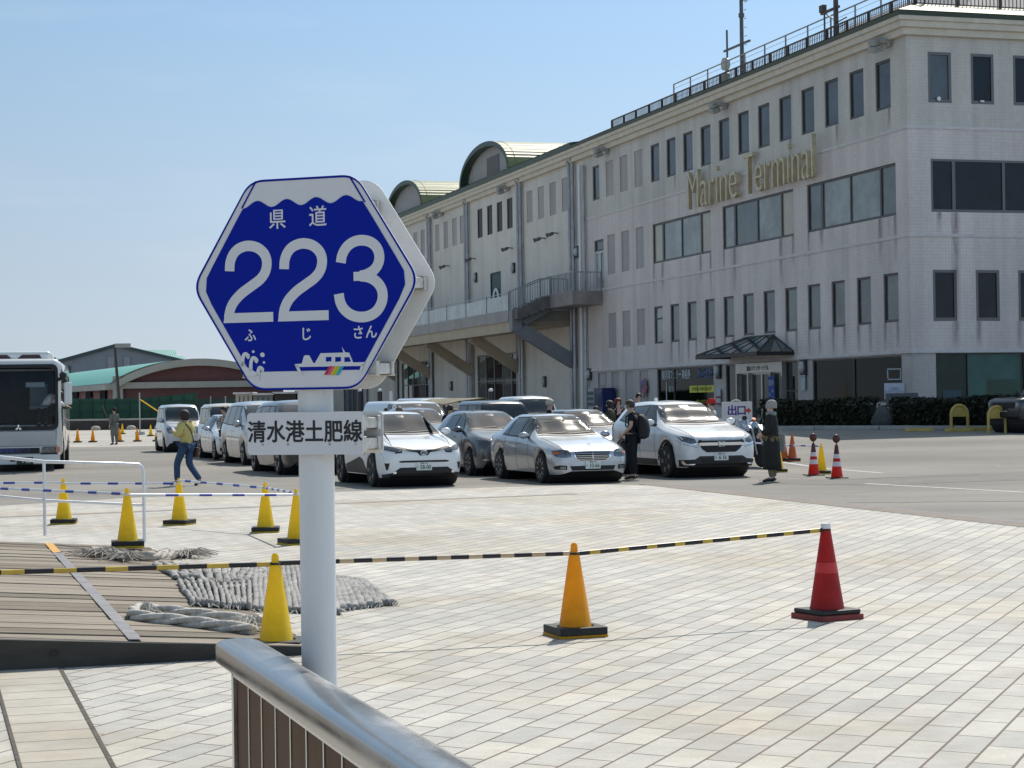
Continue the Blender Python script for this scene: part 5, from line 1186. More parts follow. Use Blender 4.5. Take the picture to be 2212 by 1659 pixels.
c.windscreen(.70, 1.075, .585, 1.475); c.side_glass([[(.70, 1.05), (-.05, 1.07), (-.05, 1.44), (.20, 1.42)], [(-.12, 1.075), (-.85, 1.15), (-.75, 1.38), (-.12, 1.44)]])
c.patch('grille', [(-.85, .80), (-.55, .79), (-.30, .725), (-.14, .705), (-.08, .645), (.08, .645), (.14, .705), (.30, .725), (.55, .79), (.85, .80), (.80, .83), (.50, .815), (.2, .755), (0, .745), (-.2, .755), (-.50, .815), (-.80, .83)], M_black, 'front', .009, step=.04)
c.patch('headlight', [(.46, .76), (.58, .715), (.78, .755), (.855, .82), (.84, .86), (.62, .815)], M_lamp, 'front', .011, (1, -1)); c.patch('headlight_trim', [(.44, .765), (.46, .70), (.60, .69), (.60, .715), (.48, .73), (.47, .77)], M_dark, 'front', .013, (1, -1))
N = 16; x = c.front_x(0, .68) + .014; b = MB(); o1 = [Vector((x, .065 * math.cos(2 * math.pi * i / N), .70 + .042 * math.sin(2 * math.pi * i / N))) for i in range(N)]; b.tube(o1 + [o1[0]], .007, 6)
o1 = [Vector((x, .022 * math.cos(2 * math.pi * i / N), .705 + .036 * math.sin(2 * math.pi * i / N))) for i in range(N)]; b.tube(o1 + [o1[0]], .005, 6); b.build('oval_emblem', M_chrome, c.root)
c.patch('intake_slot', [(-.50, .505), (.50, .505), (.54, .53), (.46, .545), (-.46, .545), (-.54, .53)], M_black, 'front', .007); c.patch('corner_vent', [(.74, .365), (.77, .36), (.80, .50), (.71, .50)], M_black, 'front', .007, (1, -1))
c.patch('lower_intake', [(-.70, .21), (.70, .21), (.66, .30), (.50, .405), (-.50, .405), (-.66, .30)], M_black, 'front', .006); c.patch('bumper_lip', [(-.80, .20), (.80, .20), (.82, .27), (.68, .30), (.5, .235), (-.5, .235), (-.68, .30), (-.82, .27)], M_dark, 'front', .012); c.patch('fog_lamp', [(.58, .285), (.64, .285), (.65, .325), (.58, .33)], M_chrome, 'front', .016, (1, -1))
c.patch('side_cladding', [(.85, .25), (-.85, .25), (-.80, .42), (-.3, .50), (.3, .60), (.55, .55), (.75, .42)], M_dark, 'side', .010, (1, -1))
c.plate(.425, '58-00', head='静岡 332', kana='せ'); c.mirror(.66, 1.11, .84, M_pearl); c.seams([(.80, .76), (-.10, -.06)], .62, 1.02); c.handles([(.08, .93)], M_pearl)
c.patch('bonnet_seam', [(.60, .84), (.62, .84), (.72, 1.04), (.705, 1.04)], M_seamc, 'front', .004, (1, -1)); c.patch('bumper_seam', [(.80, .56), (.80, .575), (.87, .80), (.86, .80)], M_seamc, 'front', .004, (1, -1)); c.place(at(806, 1052), 19)
# ---- white sport utility car on the right
SUVD = dict(L=4.60, W=1.86, fo=.89, wb=2.66, r=.36,
    top=[(0, .80), (.04, .87), (.2, .96), (.6, 1.04), (1.15, 1.13), (1.45, 1.22), (2.05, 1.56), (2.4, 1.655), (2.9, 1.685), (3.6, 1.66), (4.1, 1.56), (4.42, 1.25), (4.54, 1.0), (4.60, .9)],
    belt=[(0, .70), (.04, .75), (.25, .88), (.7, .98), (1.3, 1.06), (2.4, 1.10), (3.6, 1.14), (4.2, 1.14), (4.5, .95), (4.6, .8)],
    low=[(0, .31), (.03, .26), (.12, .235), (.4, .23), (1.0, .25), (3.5, .25), (4.3, .30), (4.6, .45)],
    wid=[(0, .62), (.02, .72), (.08, .80), (.22, .87), (.45, .915), (.9, .93), (3.8, .93), (4.25, .88), (4.5, .78), (4.6, .66)],
    roof=[(0, .5), (1.3, .72), (2.05, .63), (2.6, .60), (3.6, .59), (4.2, .58), (4.6, .5)], rim=.70, rimkind='five', rimm=mat('two_tone_alloy', (.30, .31, .32), .3, .85))
c = Car('suv_car', 'white sport utility car with chrome winged grille, plate 616, behind the man with backpack', 'car', SUVD, M_pearl)
c.windscreen(.735, 1.165, .61, 1.585); c.side_glass([[(.70, 1.13), (-.08, 1.15), (-.08, 1.56), (.16, 1.55)], [(-.15, 1.15), (-.95, 1.19), (-.95, 1.53), (-.15, 1.56)], [(-1.02, 1.20), (-1.55, 1.26), (-1.35, 1.50), (-1.02, 1.53)]])
c.patch('grille', [(-.44, .62), (-.34, .555), (.34, .555), (.44, .62), (.55, .78), (.50, .83), (-.50, .83), (-.55, .78)], M_black, 'front', .007); c.patch('grille_wing', [(-.52, .70), (.52, .70), (.56, .745), (.46, .765), (-.46, .765), (-.56, .745)], M_chrome, 'front', .016); c.patch('grille_wing', [(-.44, .80), (.44, .80), (.50, .825), (-.50, .825)], M_chrome, 'front', .016)
x = c.front_x(0, .74) + .03; b = MB(); b.bar((x, -.045, .685), (x, -.055, .785), .022, .02); b.bar((x, .045, .685), (x, .055, .785), .022, .02); b.bar((x, -.045, .735), (x, .045, .735), .02, .022); b.tube([Vector((x - .004, y, z)) for y, z in ((-.075, .785), (-.06, .68), (.06, .68), (.075, .785), (-.075, .785))], .006, 6); b.build('letter_emblem', M_chrome, c.root)
c.patch('headlight', [(.56, .745), (.68, .735), (.84, .80), (.875, .905), (.80, .905), (.60, .845)], M_lamp, 'front', .008, (1, -1)); c.patch('headlight_strip', [(.55, .735), (.70, .715), (.86, .785), (.86, .80), (.70, .735), (.56, .755)], M_chrome, 'front', .012, (1, -1))
c.patch('lower_bumper', [(-.84, .25), (.84, .25), (.87, .395), (.60, .41), (.50, .475), (-.50, .475), (-.60, .41), (-.87, .395)], M_dark, 'front', .008); c.patch('lower_intake', [(-.44, .30), (.44, .30), (.46, .42), (-.46, .42)], M_black, 'front', .014); c.patch('skid_strip', [(-.50, .268), (.50, .268), (.50, .285), (-.50, .285)], M_galv, 'front', .018)
c.patch('fog_trim', [(.60, .285), (.80, .29), (.85, .375), (.82, .385), (.77, .315), (.60, .31)], M_chrome, 'front', .017, (1, -1))
c.patch('sill_cladding', [(.85, .26), (-.9, .26), (-.9, .40), (.85, .40)], M_dark, 'side', .010, (1, -1))
for xc in (c.xf, c.xr):
    pl = [(xc + (.42 + .055) * math.cos(R(a)), .36 + (.42 + .055) * math.sin(R(a))) for a in range(0, 181, 15)] + [(xc + .415 * math.cos(R(a)), .36 + .415 * math.sin(R(a))) for a in range(180, -1, -15)]
    c.patch('arch_trim', pl, M_dark, 'side', .009, (1, -1), step=.05)
c.patch('tail_lamp', [(-1.95, 1.02), (-2.2, 1.0), (-2.2, 1.13), (-1.9, 1.16)], mat('tail_red', (.30, .015, .015), .2), 'side', .012, (1, -1))
c.plate(.46, '6 16', head='静岡 302', kana='ね'); c.mirror(.66, 1.20, .88, M_pearl); c.seams([(.80, .76), (-.12, -.10), (-1.0, -.98)], .42, 1.08); c.handles([(.05, 1.0), (-.9, 1.02)], M_pearl)
b = MB(); b.sph((-1.35, 0, 1.70), (.09, .03, .05)); b.build('roof_fin', M_pearl, c.root)
c.patch('bonnet_seam', [(.62, .90), (.64, .90), (.75, 1.13), (.735, 1.13)], M_seamc, 'front', .004, (1, -1)); c.patch('bumper_seam', [(.55, .655), (.86, .74), (.86, .748), (.55, .663)], M_seamc, 'front', .004, (1, -1)); c.place(at(1443, 1032), 18)
# ---- dark grey hatchback between the two
HATCH = mod(CROSS, L=4.05, fo=.80, wb=2.58, W=1.70, r=.31, rim=.68, rimkind='ten', rimm=M_rim,
    top=[(0, .70), (.04, .78), (.2, .86), (.6, .96), (.95, 1.03), (1.3, 1.18), (1.85, 1.43), (2.2, 1.50), (2.7, 1.52), (3.3, 1.47), (3.75, 1.30), (3.95, 1.05), (4.05, .85)],
    belt=[(0, .58), (.04, .64), (.2, .78), (.6, .89), (1.2, .96), (2.4, 1.0), (3.3, 1.05), (3.8, 1.0), (4.05, .78)], low=[(0, .34), (.03, .27), (.12, .19), (.4, .18), (3.3, .2), (3.8, .25), (4.05, .4)],
    wid=[(0, .54), (.02, .65), (.08, .73), (.22, .80), (.45, .835), (.9, .85), (3.2, .85), (3.7, .80), (4.05, .62)], roof=[(0, .5), (1.2, .66), (1.85, .57), (2.5, .545), (3.3, .54), (4.05, .5)])
M_gun = paint('gunmetal_paint', (.085, .092, .105), .4)
def hatch(name, label, paintm, fl, head=18.5, face=True):
    c = Car(name, label, 'car', HATCH, paintm)
    c.windscreen(.675, 1.07, .55, 1.445); c.side_glass([[(.68, 1.03), (-.02, 1.045), (-.02, 1.42), (.22, 1.38)], [(-.09, 1.05), (-.85, 1.10), (-.75, 1.36), (-.09, 1.42)]])
    c.patch('grille', [(-.46, .84), (-.20, .62), (.20, .62), (.46, .84), (.30, .86), (-.30, .86)], M_black, 'front', .008); c.patch('grille_trim', [(.40, .83), (.45, .845), (.235, .60), (.19, .60)], M_chrome, 'front', .013, (1, -1))
    c.patch('headlight', [(.42, .835), (.50, .79), (.74, .83), (.79, .90), (.62, .885)], M_lamp, 'front', .008, (1, -1)); c.patch('lower_intake', [(-.68, .22), (.68, .22), (.62, .34), (-.62, .34)], M_black, 'front', .006); c.patch('fog_lamp', [(.58, .36), (.70, .37), (.70, .40), (.58, .39)], M_chrome, 'front', .01, (1, -1))
    c.mirror(.62, 1.07, .79, paintm); c.seams([(.78, .74), (-.06, -.04), (-1.0, -.9)], .26, .98); c.handles([(.1, .90), (-.8, .92)], paintm)
    if face: c.plate(.50, '27-41')
    return c.place(fl, head)
hatch('hatchback_car', 'dark grey hatchback between the white crossover and the silver saloon', M_gun, atd(1013, 44.8), 18.5)
hatch('hatchback_car', 'slate blue hatchback roof seen behind the white crossover and the grey hatchback', paint('slate_paint', (.12, .15, .20), .4), atd(868, 53), 18.5)
# ---- grey saloon behind the silver one
def plain_sedan(name, label, paintm, fl, head=18.5, spec=SEDAN, dark=False):
    c = Car(name, label, 'car', spec, paintm)
    c.windscreen(.665, .985, .545, 1.385); c.side_glass([[(.62, .96), (.05, .965), (.05, 1.345), (.28, 1.30)], [(-.02, .965), (-.72, .985), (-.72, 1.335), (-.02, 1.352)], [(-.77, .99), (-1.08, 1.01), (-.86, 1.27), (-.77, 1.31)]])
    c.patch('grille', [(-.42, .56), (-.34, .47), (.34, .47), (.42, .56), (.46, .66), (-.46, .66)], M_black, 'front', .008); c.patch('headlight', [(.45, .60), (.60, .57), (.78, .61), (.80, .68), (.62, .685)], M_lamp, 'front', .008, (1, -1)); c.patch('grille_trim', [(-.46, .63), (.46, .63), (.78, .67), (.46, .665), (-.46, .665), (-.78, .67)], M_chrome, 'front', .012)
    c.patch('lower_intake', [(-.5, .27), (.5, .27), (.52, .36), (-.52, .36)], M_black, 'front', .006); c.patch('corner_vent', [(.60, .28), (.80, .30), (.80, .40), (.60, .38)], M_black, 'front', .007, (1, -1))
    c.mirror(.62, .985, .83, paintm); c.seams([(.72, .70), (-.05, -.04), (-.98, -.82)], .28, .93); c.handles([(.1, .82), (-.85, .84)]); c.plate(.40, '31-08')
    return c.place(fl, head)
plain_sedan('saloon_car', 'grey saloon whose roof shows behind the silver saloon', paint('mid_grey_paint', (.20, .215, .24), .5), atd(1236, 48.6))
plain_sedan('saloon_car', 'pale silver saloon in the left queue, just behind the silver minivan', paint('light_silver', (.60, .62, .65), .35), at(465, 994), 18.4, mod(SEDAN, L=4.9, wb=2.83, fo=.9))
# ---- minivans and vans
VAN = dict(L=4.82, W=1.80, fo=.92, wb=2.95, r=.325,
    top=[(0, .80), (.04, .88), (.2, .98), (.55, 1.08), (.9, 1.18), (1.3, 1.42), (1.8, 1.70), (2.15, 1.80), (2.7, 1.83), (4.0, 1.80), (4.5, 1.70), (4.72, 1.40), (4.82, 1.0)],
    belt=[(0, .70), (.04, .76), (.25, .88), (.7, .98), (1.2, 1.05), (3.5, 1.08), (4.4, 1.08), (4.82, .9)], low=[(0, .36), (.03, .28), (.12, .2), (.4, .19), (4.0, .2), (4.5, .25), (4.82, .4)],
    wid=[(0, .56), (.02, .68), (.08, .77), (.22, .84), (.45, .88), (.9, .9), (4.3, .9), (4.65, .85), (4.82, .72)], roof=[(0, .55), (1.0, .74), (1.8, .68), (2.5, .655), (4.2, .645), (4.6, .62), (4.82, .55)], rim=.68, rimkind='twin')
def minivan(label, paintm, fl, head=18.4, name='minivan'):
    c = Car(name, label, 'minivan', VAN, paintm)
    c.windscreen(.73, 1.17, .66, 1.70); c.side_glass([[(1.05, 1.13), (.75, 1.12), (.75, 1.40)], [(.70, 1.12), (-.15, 1.14), (-.15, 1.66), (.45, 1.66)], [(-.22, 1.14), (-1.15, 1.16), (-1.15, 1.66), (-.22, 1.67)], [(-1.22, 1.17), (-1.95, 1.2), (-1.85, 1.60), (-1.22, 1.66)]])
    c.patch('grille', [(-.42, .60), (.42, .60), (.50, .76), (-.50, .76)], M_black, 'front', .008); c.patch('grille_trim', [(-.50, .73), (.50, .73), (.52, .76), (-.52, .76)], M_chrome, 'front', .012); c.patch('headlight', [(.52, .66), (.72, .68), (.84, .78), (.82, .92), (.66, .86), (.54, .78)], M_lamp, 'front', .008, (1, -1))
    c.patch('lower_intake', [(-.55, .28), (.55, .28), (.5, .42), (-.5, .42)], M_black, 'front', .006); c.plate(.50, '74-20'); c.mirror(1.05, 1.17, .85, paintm, (.14, .2, .18)); c.seams([(1.05, 1.0), (-.18, -.16), (-1.2, -1.18)], .28, 1.06); c.handles([(.0, .95), (-.35, .96)], paintm)
    return c.place(fl, head)
minivan('silver minivan with tinted windows, its front covered by the name plate', paint('minivan_silver', (.47, .485, .50), .5), at(527, 1005))
minivan('black minivan behind the pole, only its roof and lower bumper showing', paint('black_paint', (.012, .012, .014)), at(603, 1026), 19)
KEI = dict(L=3.40, W=1.475, fo=.62, wb=2.48, r=.285,
    top=[(0, .86), (.03, .94), (.15, 1.02), (.45, 1.12), (.7, 1.26), (1.0, 1.62), (1.2, 1.76), (1.6, 1.80), (2.8, 1.79), (3.2, 1.74), (3.34, 1.5), (3.40, 1.1)],
    belt=[(0, .76), (.03, .82), (.2, .94), (.6, 1.02), (1.2, 1.05), (3.0, 1.06), (3.40, .95)], low=[(0, .34), (.03, .27), (.12, .2), (3.1, .2), (3.40, .35)],
    wid=[(0, .58), (.02, .64), (.08, .69), (.2, .72), (.5, .735), (3.0, .735), (3.3, .72), (3.40, .66)], roof=[(0, .55), (.8, .66), (1.2, .62), (3.0, .61), (3.40, .58)], rim=.64, rimkind='ten')
def keivan(label, paintm, fl, head=17, name='kei_van', cat='van', group='cars lined up for the ferry'):
    c = Car(name, label, cat, KEI, paintm, group)
    c.windscreen(.62, 1.17, .60, 1.68); c.side_glass([[(.82, 1.12), (.10, 1.13), (.10, 1.62), (.50, 1.62)], [(.02, 1.13), (-.78, 1.14), (-.78, 1.62), (.02, 1.63)], [(-.85, 1.14), (-1.45, 1.16), (-1.42, 1.60), (-.85, 1.62)]])
    c.patch('grille', [(-.36, .72), (.36, .72), (.36, .84), (-.36, .84)], M_black, 'front', .008); c.patch('headlight', [(.42, .70), (.60, .70), (.66, .80), (.65, .92), (.44, .90)], M_lamp, 'front', .008, (1, -1)); c.patch('lower_intake', [(-.48, .30), (.48, .30), (.45, .42), (-.45, .42)], M_black, 'front', .006)
    c.plate(.52, '12-65'); c.mirror(.80, 1.2, .70, paintm, (.12, .16, .18)); c.seams([(.84, .80), (.06, .06), (-.82, -.82)], .28, 1.04); c.handles([(.2, .95), (-.05, .95)], paintm)
    return c.place(fl, head)
M_vanw = paint('van_white', (.70, .71, .72)); M_cream = paint('cream_paint', (.62, .57, .47)); M_kei = paint('kei_silver', (.52, .54, .57), .4)
keivan('tall silver kei van at the back of the left queue, near the amber cones', M_kei, at(356, 977), 17)
keivan('cream kei van behind the woman in yellow and the pale saloon', M_cream, atd(452, 64), 17)
LV = mod(VAN, top=[(0, .9), (.04, 1.0), (.15, 1.12), (.35, 1.25), (.6, 1.4), (1.1, 1.62), (1.4, 1.68), (1.9, 1.70), (4.3, 1.70), (4.7, 1.65), (4.78, 1.4), (4.82, 1.0)], roof=[(0, .6), (.6, .74), (1.3, .70), (4.3, .69), (4.82, .6)])
def whitevan(label, fl, head=18.5):
    c = Car('delivery_van', label, 'van', LV, M_vanw); c.windscreen(.74, 1.26, .69, 1.60); c.side_glass([[(1.5, 1.20), (.85, 1.18), (.85, 1.56), (1.2, 1.56)]])
    c.patch('grille', [(-.4, .72), (.4, .72), (.42, .86), (-.42, .86)], M_black, 'front', .008); c.patch('headlight', [(.48, .72), (.72, .74), (.80, .90), (.55, .90)], M_lamp, 'front', .008, (1, -1)); c.mirror(1.4, 1.35, .86, M_dark, (.1, .14, .26)); c.plate(.45, '80-19'); return c.place(fl, head)
whitevan('white van in the back row above the crossover roof', atd(842, 56.5)); whitevan('white van roof further back, beside the open-sided truck', atd(905, 66))
# rear-facing white hatch-van with its back window to us, just behind the hatchback row
JEEPS = dict(L=4.35, W=1.82, fo=.62, wb=2.6, r=.38,
    top=[(0, 1.0), (.04, 1.06), (.3, 1.13), (1.1, 1.16), (1.35, 1.18), (1.75, 1.74), (1.95, 1.82), (2.4, 1.86), (4.0, 1.86), (4.25, 1.80), (4.32, 1.3), (4.35, 1.1)],
    belt=[(0, .95), (.04, 1.0), (.3, 1.07), (1.2, 1.10), (4.0, 1.12), (4.35, 1.0)], low=[(0, .5), (.03, .45), (.2, .42), (4.1, .42), (4.35, .5)],
    wid=[(0, .72), (.03, .78), (.15, .82), (.4, .85), (4.1, .87), (4.3, .84), (4.35, .8)], roof=[(0, .7), (1.3, .74), (1.9, .70), (4.1, .70), (4.35, .66)], rim=.62, rimkind='star', gap=.08)
def boxsuv(label, paintm, fl, head, rack=True, name='boxy_suv', sc=1.0):
    c = Car(name, label, 'car', JEEPS, paintm)
    c.windscreen(.72, 1.20, .67, 1.74); c.side_glass([[(.70, 1.18), (.10, 1.18), (.10, 1.70), (.50, 1.70)], [(.02, 1.18), (-.85, 1.18), (-.85, 1.70), (.02, 1.70)], [(-.95, 1.18), (-1.9, 1.2), (-1.88, 1.68), (-.95, 1.70)]])
    c.patch('grille', [(-.50, .78), (.50, .78), (.52, .98), (-.52, .98)], M_black, 'front', .008); c.patch('headlight', [(.56, .82), (.74, .82), (.74, .97), (.56, .97)], M_lamp, 'front', .01, (1, -1))
    b = MB(); b.box((2.16, 0, .58), (.18, 1.6, .2)); b.build('bumper', M_dark, c.root, bevel=.04); c.mirror(.75, 1.25, .84, M_dark, (.12, .16, .2))
    if rack:
        b = MB()
        for y in (-.62, .62): b.bar((.1, y, 1.93), (-1.7, y, 1.93), .04)
        for x in (.1, -.8, -1.7): b.bar((x, -.62, 1.93), (x, .62, 1.93), .04)
        b.build('roof_rack', M_alu, c.root)
    c.seams([(.74, .72), (.06, .06), (-.90, -.90)], .46, 1.08); c.plate(.62, '55-03'); c.place(fl, head); c.root.scale = (sc,) * 3; return c
boxsuv('black boxy off-road car with glare on its roof, behind the hatchback', paint('black_suv_paint', (.010, .010, .014)), atd(1052, 51.5), 18.5, False, sc=.9)
keivan('white kei van behind the black off-road car, its open rear corner showing', M_vanw, atd(1120, 58), 18, 'kei_van').root.scale = (.93, .93, .93)
boxsuv('dark navy off-road car with white roof rack parked in the building shade', paint('navy_paint', (.012, .016, .028)), Vector((16.3, 64.2, 0)), -62, True)
# ---- open-sided truck with a canvas roof, back row
TK = thing('canvas_truck', 'small truck with a sagging olive canvas roof over a bright open load bed', 'truck', atd(982, 60) - Vector((0, 0, .50)), R(-71.5), 'cars lined up for the ferry')
b = MB(); b.box((0, 0, .95), (3.0, 1.7, .3)); b.build('load_bed', M_dark, TK)
M_canvas = mat('olive_canvas', (.19, .175, .115), .85, var=(3, .3), bump=(6, .4))
rs = []
for i in range(9):
    x = -1.6 + 3.4 * i / 8; sg = .05 * math.sin(i * 2.1)
    rs.append([Vector((x, -.95, 1.82 + .04 * math.sin(i * 1.7))), Vector((x, -.9, 2.0 + sg * .5)), Vector((x, -.4, 2.12 + sg)), Vector((x, .4, 2.12 - sg)), Vector((x, .9, 2.0)), Vector((x, .95, 1.80 + .05 * math.cos(i * 2.3)))])
b = MB(); b.rings([[v for v in r] + [v - Vector((0, 0, .03)) for v in reversed(r)] for r in rs]); b.build('canvas_roof', M_canvas, TK, smooth=True)
for x, y in ((1.75, -.85), (1.75, .85), (.2, -.85), (.2, .85), (-1.5, -.85), (-1.5, .85)): b = MB(); b.bar((x, y, 1.0), (x, y, 1.95), .06); b.build('canopy_post', M_dark, TK)
b = MB(); b.box((-.4, 0, 1.45), (1.8, 1.5, .7)); b.build('white_load', M_white, TK, bevel=.05)
for x in (-1.0, 1.0):
    for y in (-.7, .7): b = MB(); b.cyl((x, y - .1, .66), (x, y + .1, .66), .30, n=20); b.build('wheel', M_tyre, TK)
# ================================================================== COACH
BUS = thing('coach_bus', 'white coach with a big dark windscreen and green number plate 902 at the left edge', 'bus', (-13.55, 52.3, 0), R(-90 + 11.5))
M_busw = paint('coach_white', (.72, .72, .70)); M_busg = paint('coach_silver', (.40, .41, .42), .3)
b = MB(); b.box((-4.6, 0, 1.72), (9.2, 2.46, 2.72)); body = b.build('body', M_busw, BUS, bevel=.2, seg=5, smooth=True)
ct = MB(); ct.box((-.75, 0, 2.02), (1.9, 2.22, 1.66)); cto = ct.build('cutter', M_dark, None, bevel=.12)
cto.matrix_world = Matrix.LocRotScale(BUS.location, BUS.rotation_euler, None)
bpy.context.view_layer.update()
md = body.modifiers.new('cut', 'BOOLEAN'); md.object = cto; md.operation = 'DIFFERENCE'; md.solver = 'EXACT'
bpy.context.view_layer.update()
nm = bpy.data.meshes.new_from_object(body.evaluated_get(bpy.context.evaluated_depsgraph_get())); body.modifiers.clear(); body.data = nm
bpy.data.objects.remove(cto)
ln = MB(); vs = []
for x in (-1.68, -.2):
    for y in (-1.085, 1.085):
        for z in (1.21, 2.83): vs.append((x, y, z))
ln.add(vs, [(0, 1, 3, 2), (0, 4, 5, 1), (2, 3, 7, 6), (0, 2, 6, 4), (1, 5, 7, 3)]); ln.build('interior_liner', mat('coach_interior', (.018, .022, .028), .8, var=(2, .6)), BUS)
M_tg = tglass('coach_windscreen', (.85, .9, .92), .0, 1.3)
g_ = MB(); NX, NZ = 12, 8; grid = []
for j in range(NZ + 1):
    for i in range(NX + 1):
        y = -1.12 + 2.24 * i / NX; z = 1.17 + 1.72 * j / NZ; grid.append((.03 - .06 * (y / 1.12) ** 4 - .10 * (j / NZ) ** 3 + .005, y, z))
g_.add(grid, [(j * (NX + 1) + i, j * (NX + 1) + i + 1, (j + 1) * (NX + 1) + i + 1, (j + 1) * (NX + 1) + i) for j in range(NZ) for i in range(NX)]); g_.build('windscreen', M_tg, BUS, smooth=2)
b = MB()
b.rings([[Vector((.02 - .07 * (abs(p[0]) / 1.18) ** 4 + dx, p[0], 2.03 + p[1])) for p in rrect(w_, h_, .16)] for w_, h_, dx in ((2.32, 1.80, .0), (2.32, 1.80, .045), (2.16, 1.60, .045), (2.16, 1.60, .0))], caps=False); b.build('windscreen_seal', M_black, BUS, smooth=True)
b = MB(); b.box((.012, 0, .90), (.05, 2.2, .42)); b.build('front_panel', M_busg, BUS, bevel=.02)
b = MB(); b.box((.02, -.1, .575), (.05, 1.5, .15)); gr = b.build('grille_band', M_black, BUS, bevel=.02); text('静鉄観光バス', .14, mat('coach_lettering', (.06, .07, .25), .4), 'lettering', gr, frame((.047, 0, .575), (0, 1, 0), (0, 0, 1)), .001, .002)
b = MB(); b.box((.012, 0, .34), (.06, 2.38, .28)); b.build('bumper', M_busw, BUS, bevel=.03)
for sg in (-1, 1):
    b = MB(); b.box((.02, sg * .90, .585), (.06, .38, .17)); b.build('headlight', M_lamp, BUS, bevel=.02); b = MB(); b.box((.0, sg * 1.13, .60), (.10, .12, .17)); b.build('indicator', mat('indicator_pink', (.62, .25, .18), .2), BUS, bevel=.03)
    b = MB(); b.box((.03, sg * .90, .485), (.05, .46, .03)); b.build('lamp_sill', M_black, BUS)
    b = MB(); b.tube([(.0, sg * 1.15, 2.5), (.12, sg * 1.32, 2.55), (.18, sg * 1.40, 2.42)], .05, 8); ms = b.build('mirror_arm', M_dark, BUS, smooth=True); c_ = MB(); c_.box((.2, sg * 1.43, 2.12), (.12, .21, .62)); c_.build('mirror_head', M_busw, ms, bevel=.05, seg=3)
    b = MB(); b.sph((.1, sg * 1.30, 2.62), (.07, .10, .10)); b.build('kerb_mirror', M_dark, ms)
b = MB(); b.box((.045, .26, .30), (.02, .44, .2)); npl = b.build('number_plate', mat('plate_darkgreen', (.01, .035, .022), .4), BUS, bevel=.004)
text('9 02', .15, mat('plate_letters', (.55, .56, .54), .4), 'lettering', npl, frame((.057, .29, .285), (0, 1, 0), (0, 0, 1)), .001, .002, .9)
b = MB(); b.box((.045, -.06, .33), (.02, .14, .09)); b.build('tow_cover', M_black, BUS)
b = MB(); b.box((-2.6, 0, 3.13), (4.4, 1.95, .34)); ac = b.build('air_conditioner', M_busw, BUS, bevel=.12, seg=4, smooth=True)
for sg in (-1, 1): c_ = MB(); c_.prism([(sg * .08, 3.1), (sg * .72, 3.1), (sg * .66, 3.2), (sg * .2, 3.2)], .02, Matrix(((0, 0, 1, -.405), (1, 0, 0, 0), (0, 1, 0, 0), (0, 0, 0, 1)))); c_.build('vent', mat('vent_maroon', (.06, .025, .03), .6), ac)
for k in range(5):
    b = MB(); b.box((-2.0 - 1.45 * k, 1.232, 2.2), (1.36, .012, 1.0)); b.build('side_window', M_pG, BUS)
b = MB(); b.box((-.75, 1.232, 1.65), (.95, .014, 2.3)); b.build('door', M_pE, BUS, bevel=.004)
b = MB(); b.box((-1.32, 1.235, 1.6), (.06, .02, 2.4)); b.build('door_pillar', M_black, BUS)
for x in (-2.2, -7.0):
    for sg in (-1, 1): b = MB(); b.cyl((x, sg * .95, .45), (x, sg * 1.235, .45), .45, n=28); wl = b.build('wheel', M_tyre, BUS); c_ = MB(); c_.cyl((x, sg * 1.24, .45), (x, sg * 1.245, .45), .26, n=20); c_.build('rim', M_rim, wl)
b = MB(); b.box((-4.6, 0, .34), (8.6, 2.1, .3)); b.build('underbody', M_black, BUS)
b = MB(); b.tube([(.05, -.9, 1.30), (.06, .1, 1.36)], .014, 6); b.tube([(.05, .0, 1.30), (.06, .9, 1.30)], .014, 6); b.build('wiper', M_black, BUS)
b = MB()
for a in (90, 210, 330): b.prism([(.0, 0), (.028, .048), (0, .096), (-.028, .048)], .004, frame((.065, .10, 1.20), (0, 1, 0), (0, 0, 1)) @ Matrix.Rotation(R(a - 90), 4, 'Z'))
b.build('diamond_emblem', M_chrome, BUS)
b = MB(); b.box((-.12, .55, 2.37), (.02, .50, .13)); b.build('destination_board', mat('board_grey', (.25, .30, .32), .5), BUS)
b = MB(); b.box((-.5, .62, 1.75), (.5, .5, .12)); b.box((-.78, .62, 2.05), (.14, .5, .7)); b.build('seat', mat('seat_grey', (.10, .12, .13), .8), BUS, bevel=.04)
b = MB(); b.tube([(-.35 + .1 * math.sin(2 * math.pi * k / 16), -.45 + .22 * math.cos(2 * math.pi * k / 16), 1.55 + .16 * math.sin(2 * math.pi * k / 16)) for k in range(17)], .015, 6); b.build('steering_wheel', M_black, BUS)
# ================================================================== PEOPLE
def skin(name, V, E, m, parent, lv=1, root=0):
    me = bpy.data.meshes.new(name); me.from_pydata([v[0] for v in V], E, []); o = bpy.data.objects.new(name, me); COL.objects.link(o)
    md = o.modifiers.new('skin', 'SKIN'); md.use_smooth_shade = True; md.branch_smoothing = .3
    if not me.skin_vertices: me.skin_vertices.new()
    for i, v in enumerate(V):
        r = v[1]; me.skin_vertices[0].data[i].radius = r if isinstance(r, tuple) else (r, r); me.skin_vertices[0].data[i].use_root = i == root
    if lv: sb = o.modifiers.new('sub', 'SUBSURF'); sb.levels = lv; sb.render_levels = lv
    bpy.context.view_layer.update()
    nm = bpy.data.meshes.new_from_object(o.evaluated_get(bpy.context.evaluated_depsgraph_get())); bpy.data.objects.remove(o); bpy.data.meshes.remove(me)
    nm.name = name; nm.materials.clear(); nm.materials.append(m); nm.polygons.foreach_set('use_smooth', [True] * len(nm.polygons))
    q = bpy.data.objects.new(name, nm); COL.objects.link(q); q.parent = parent; return q
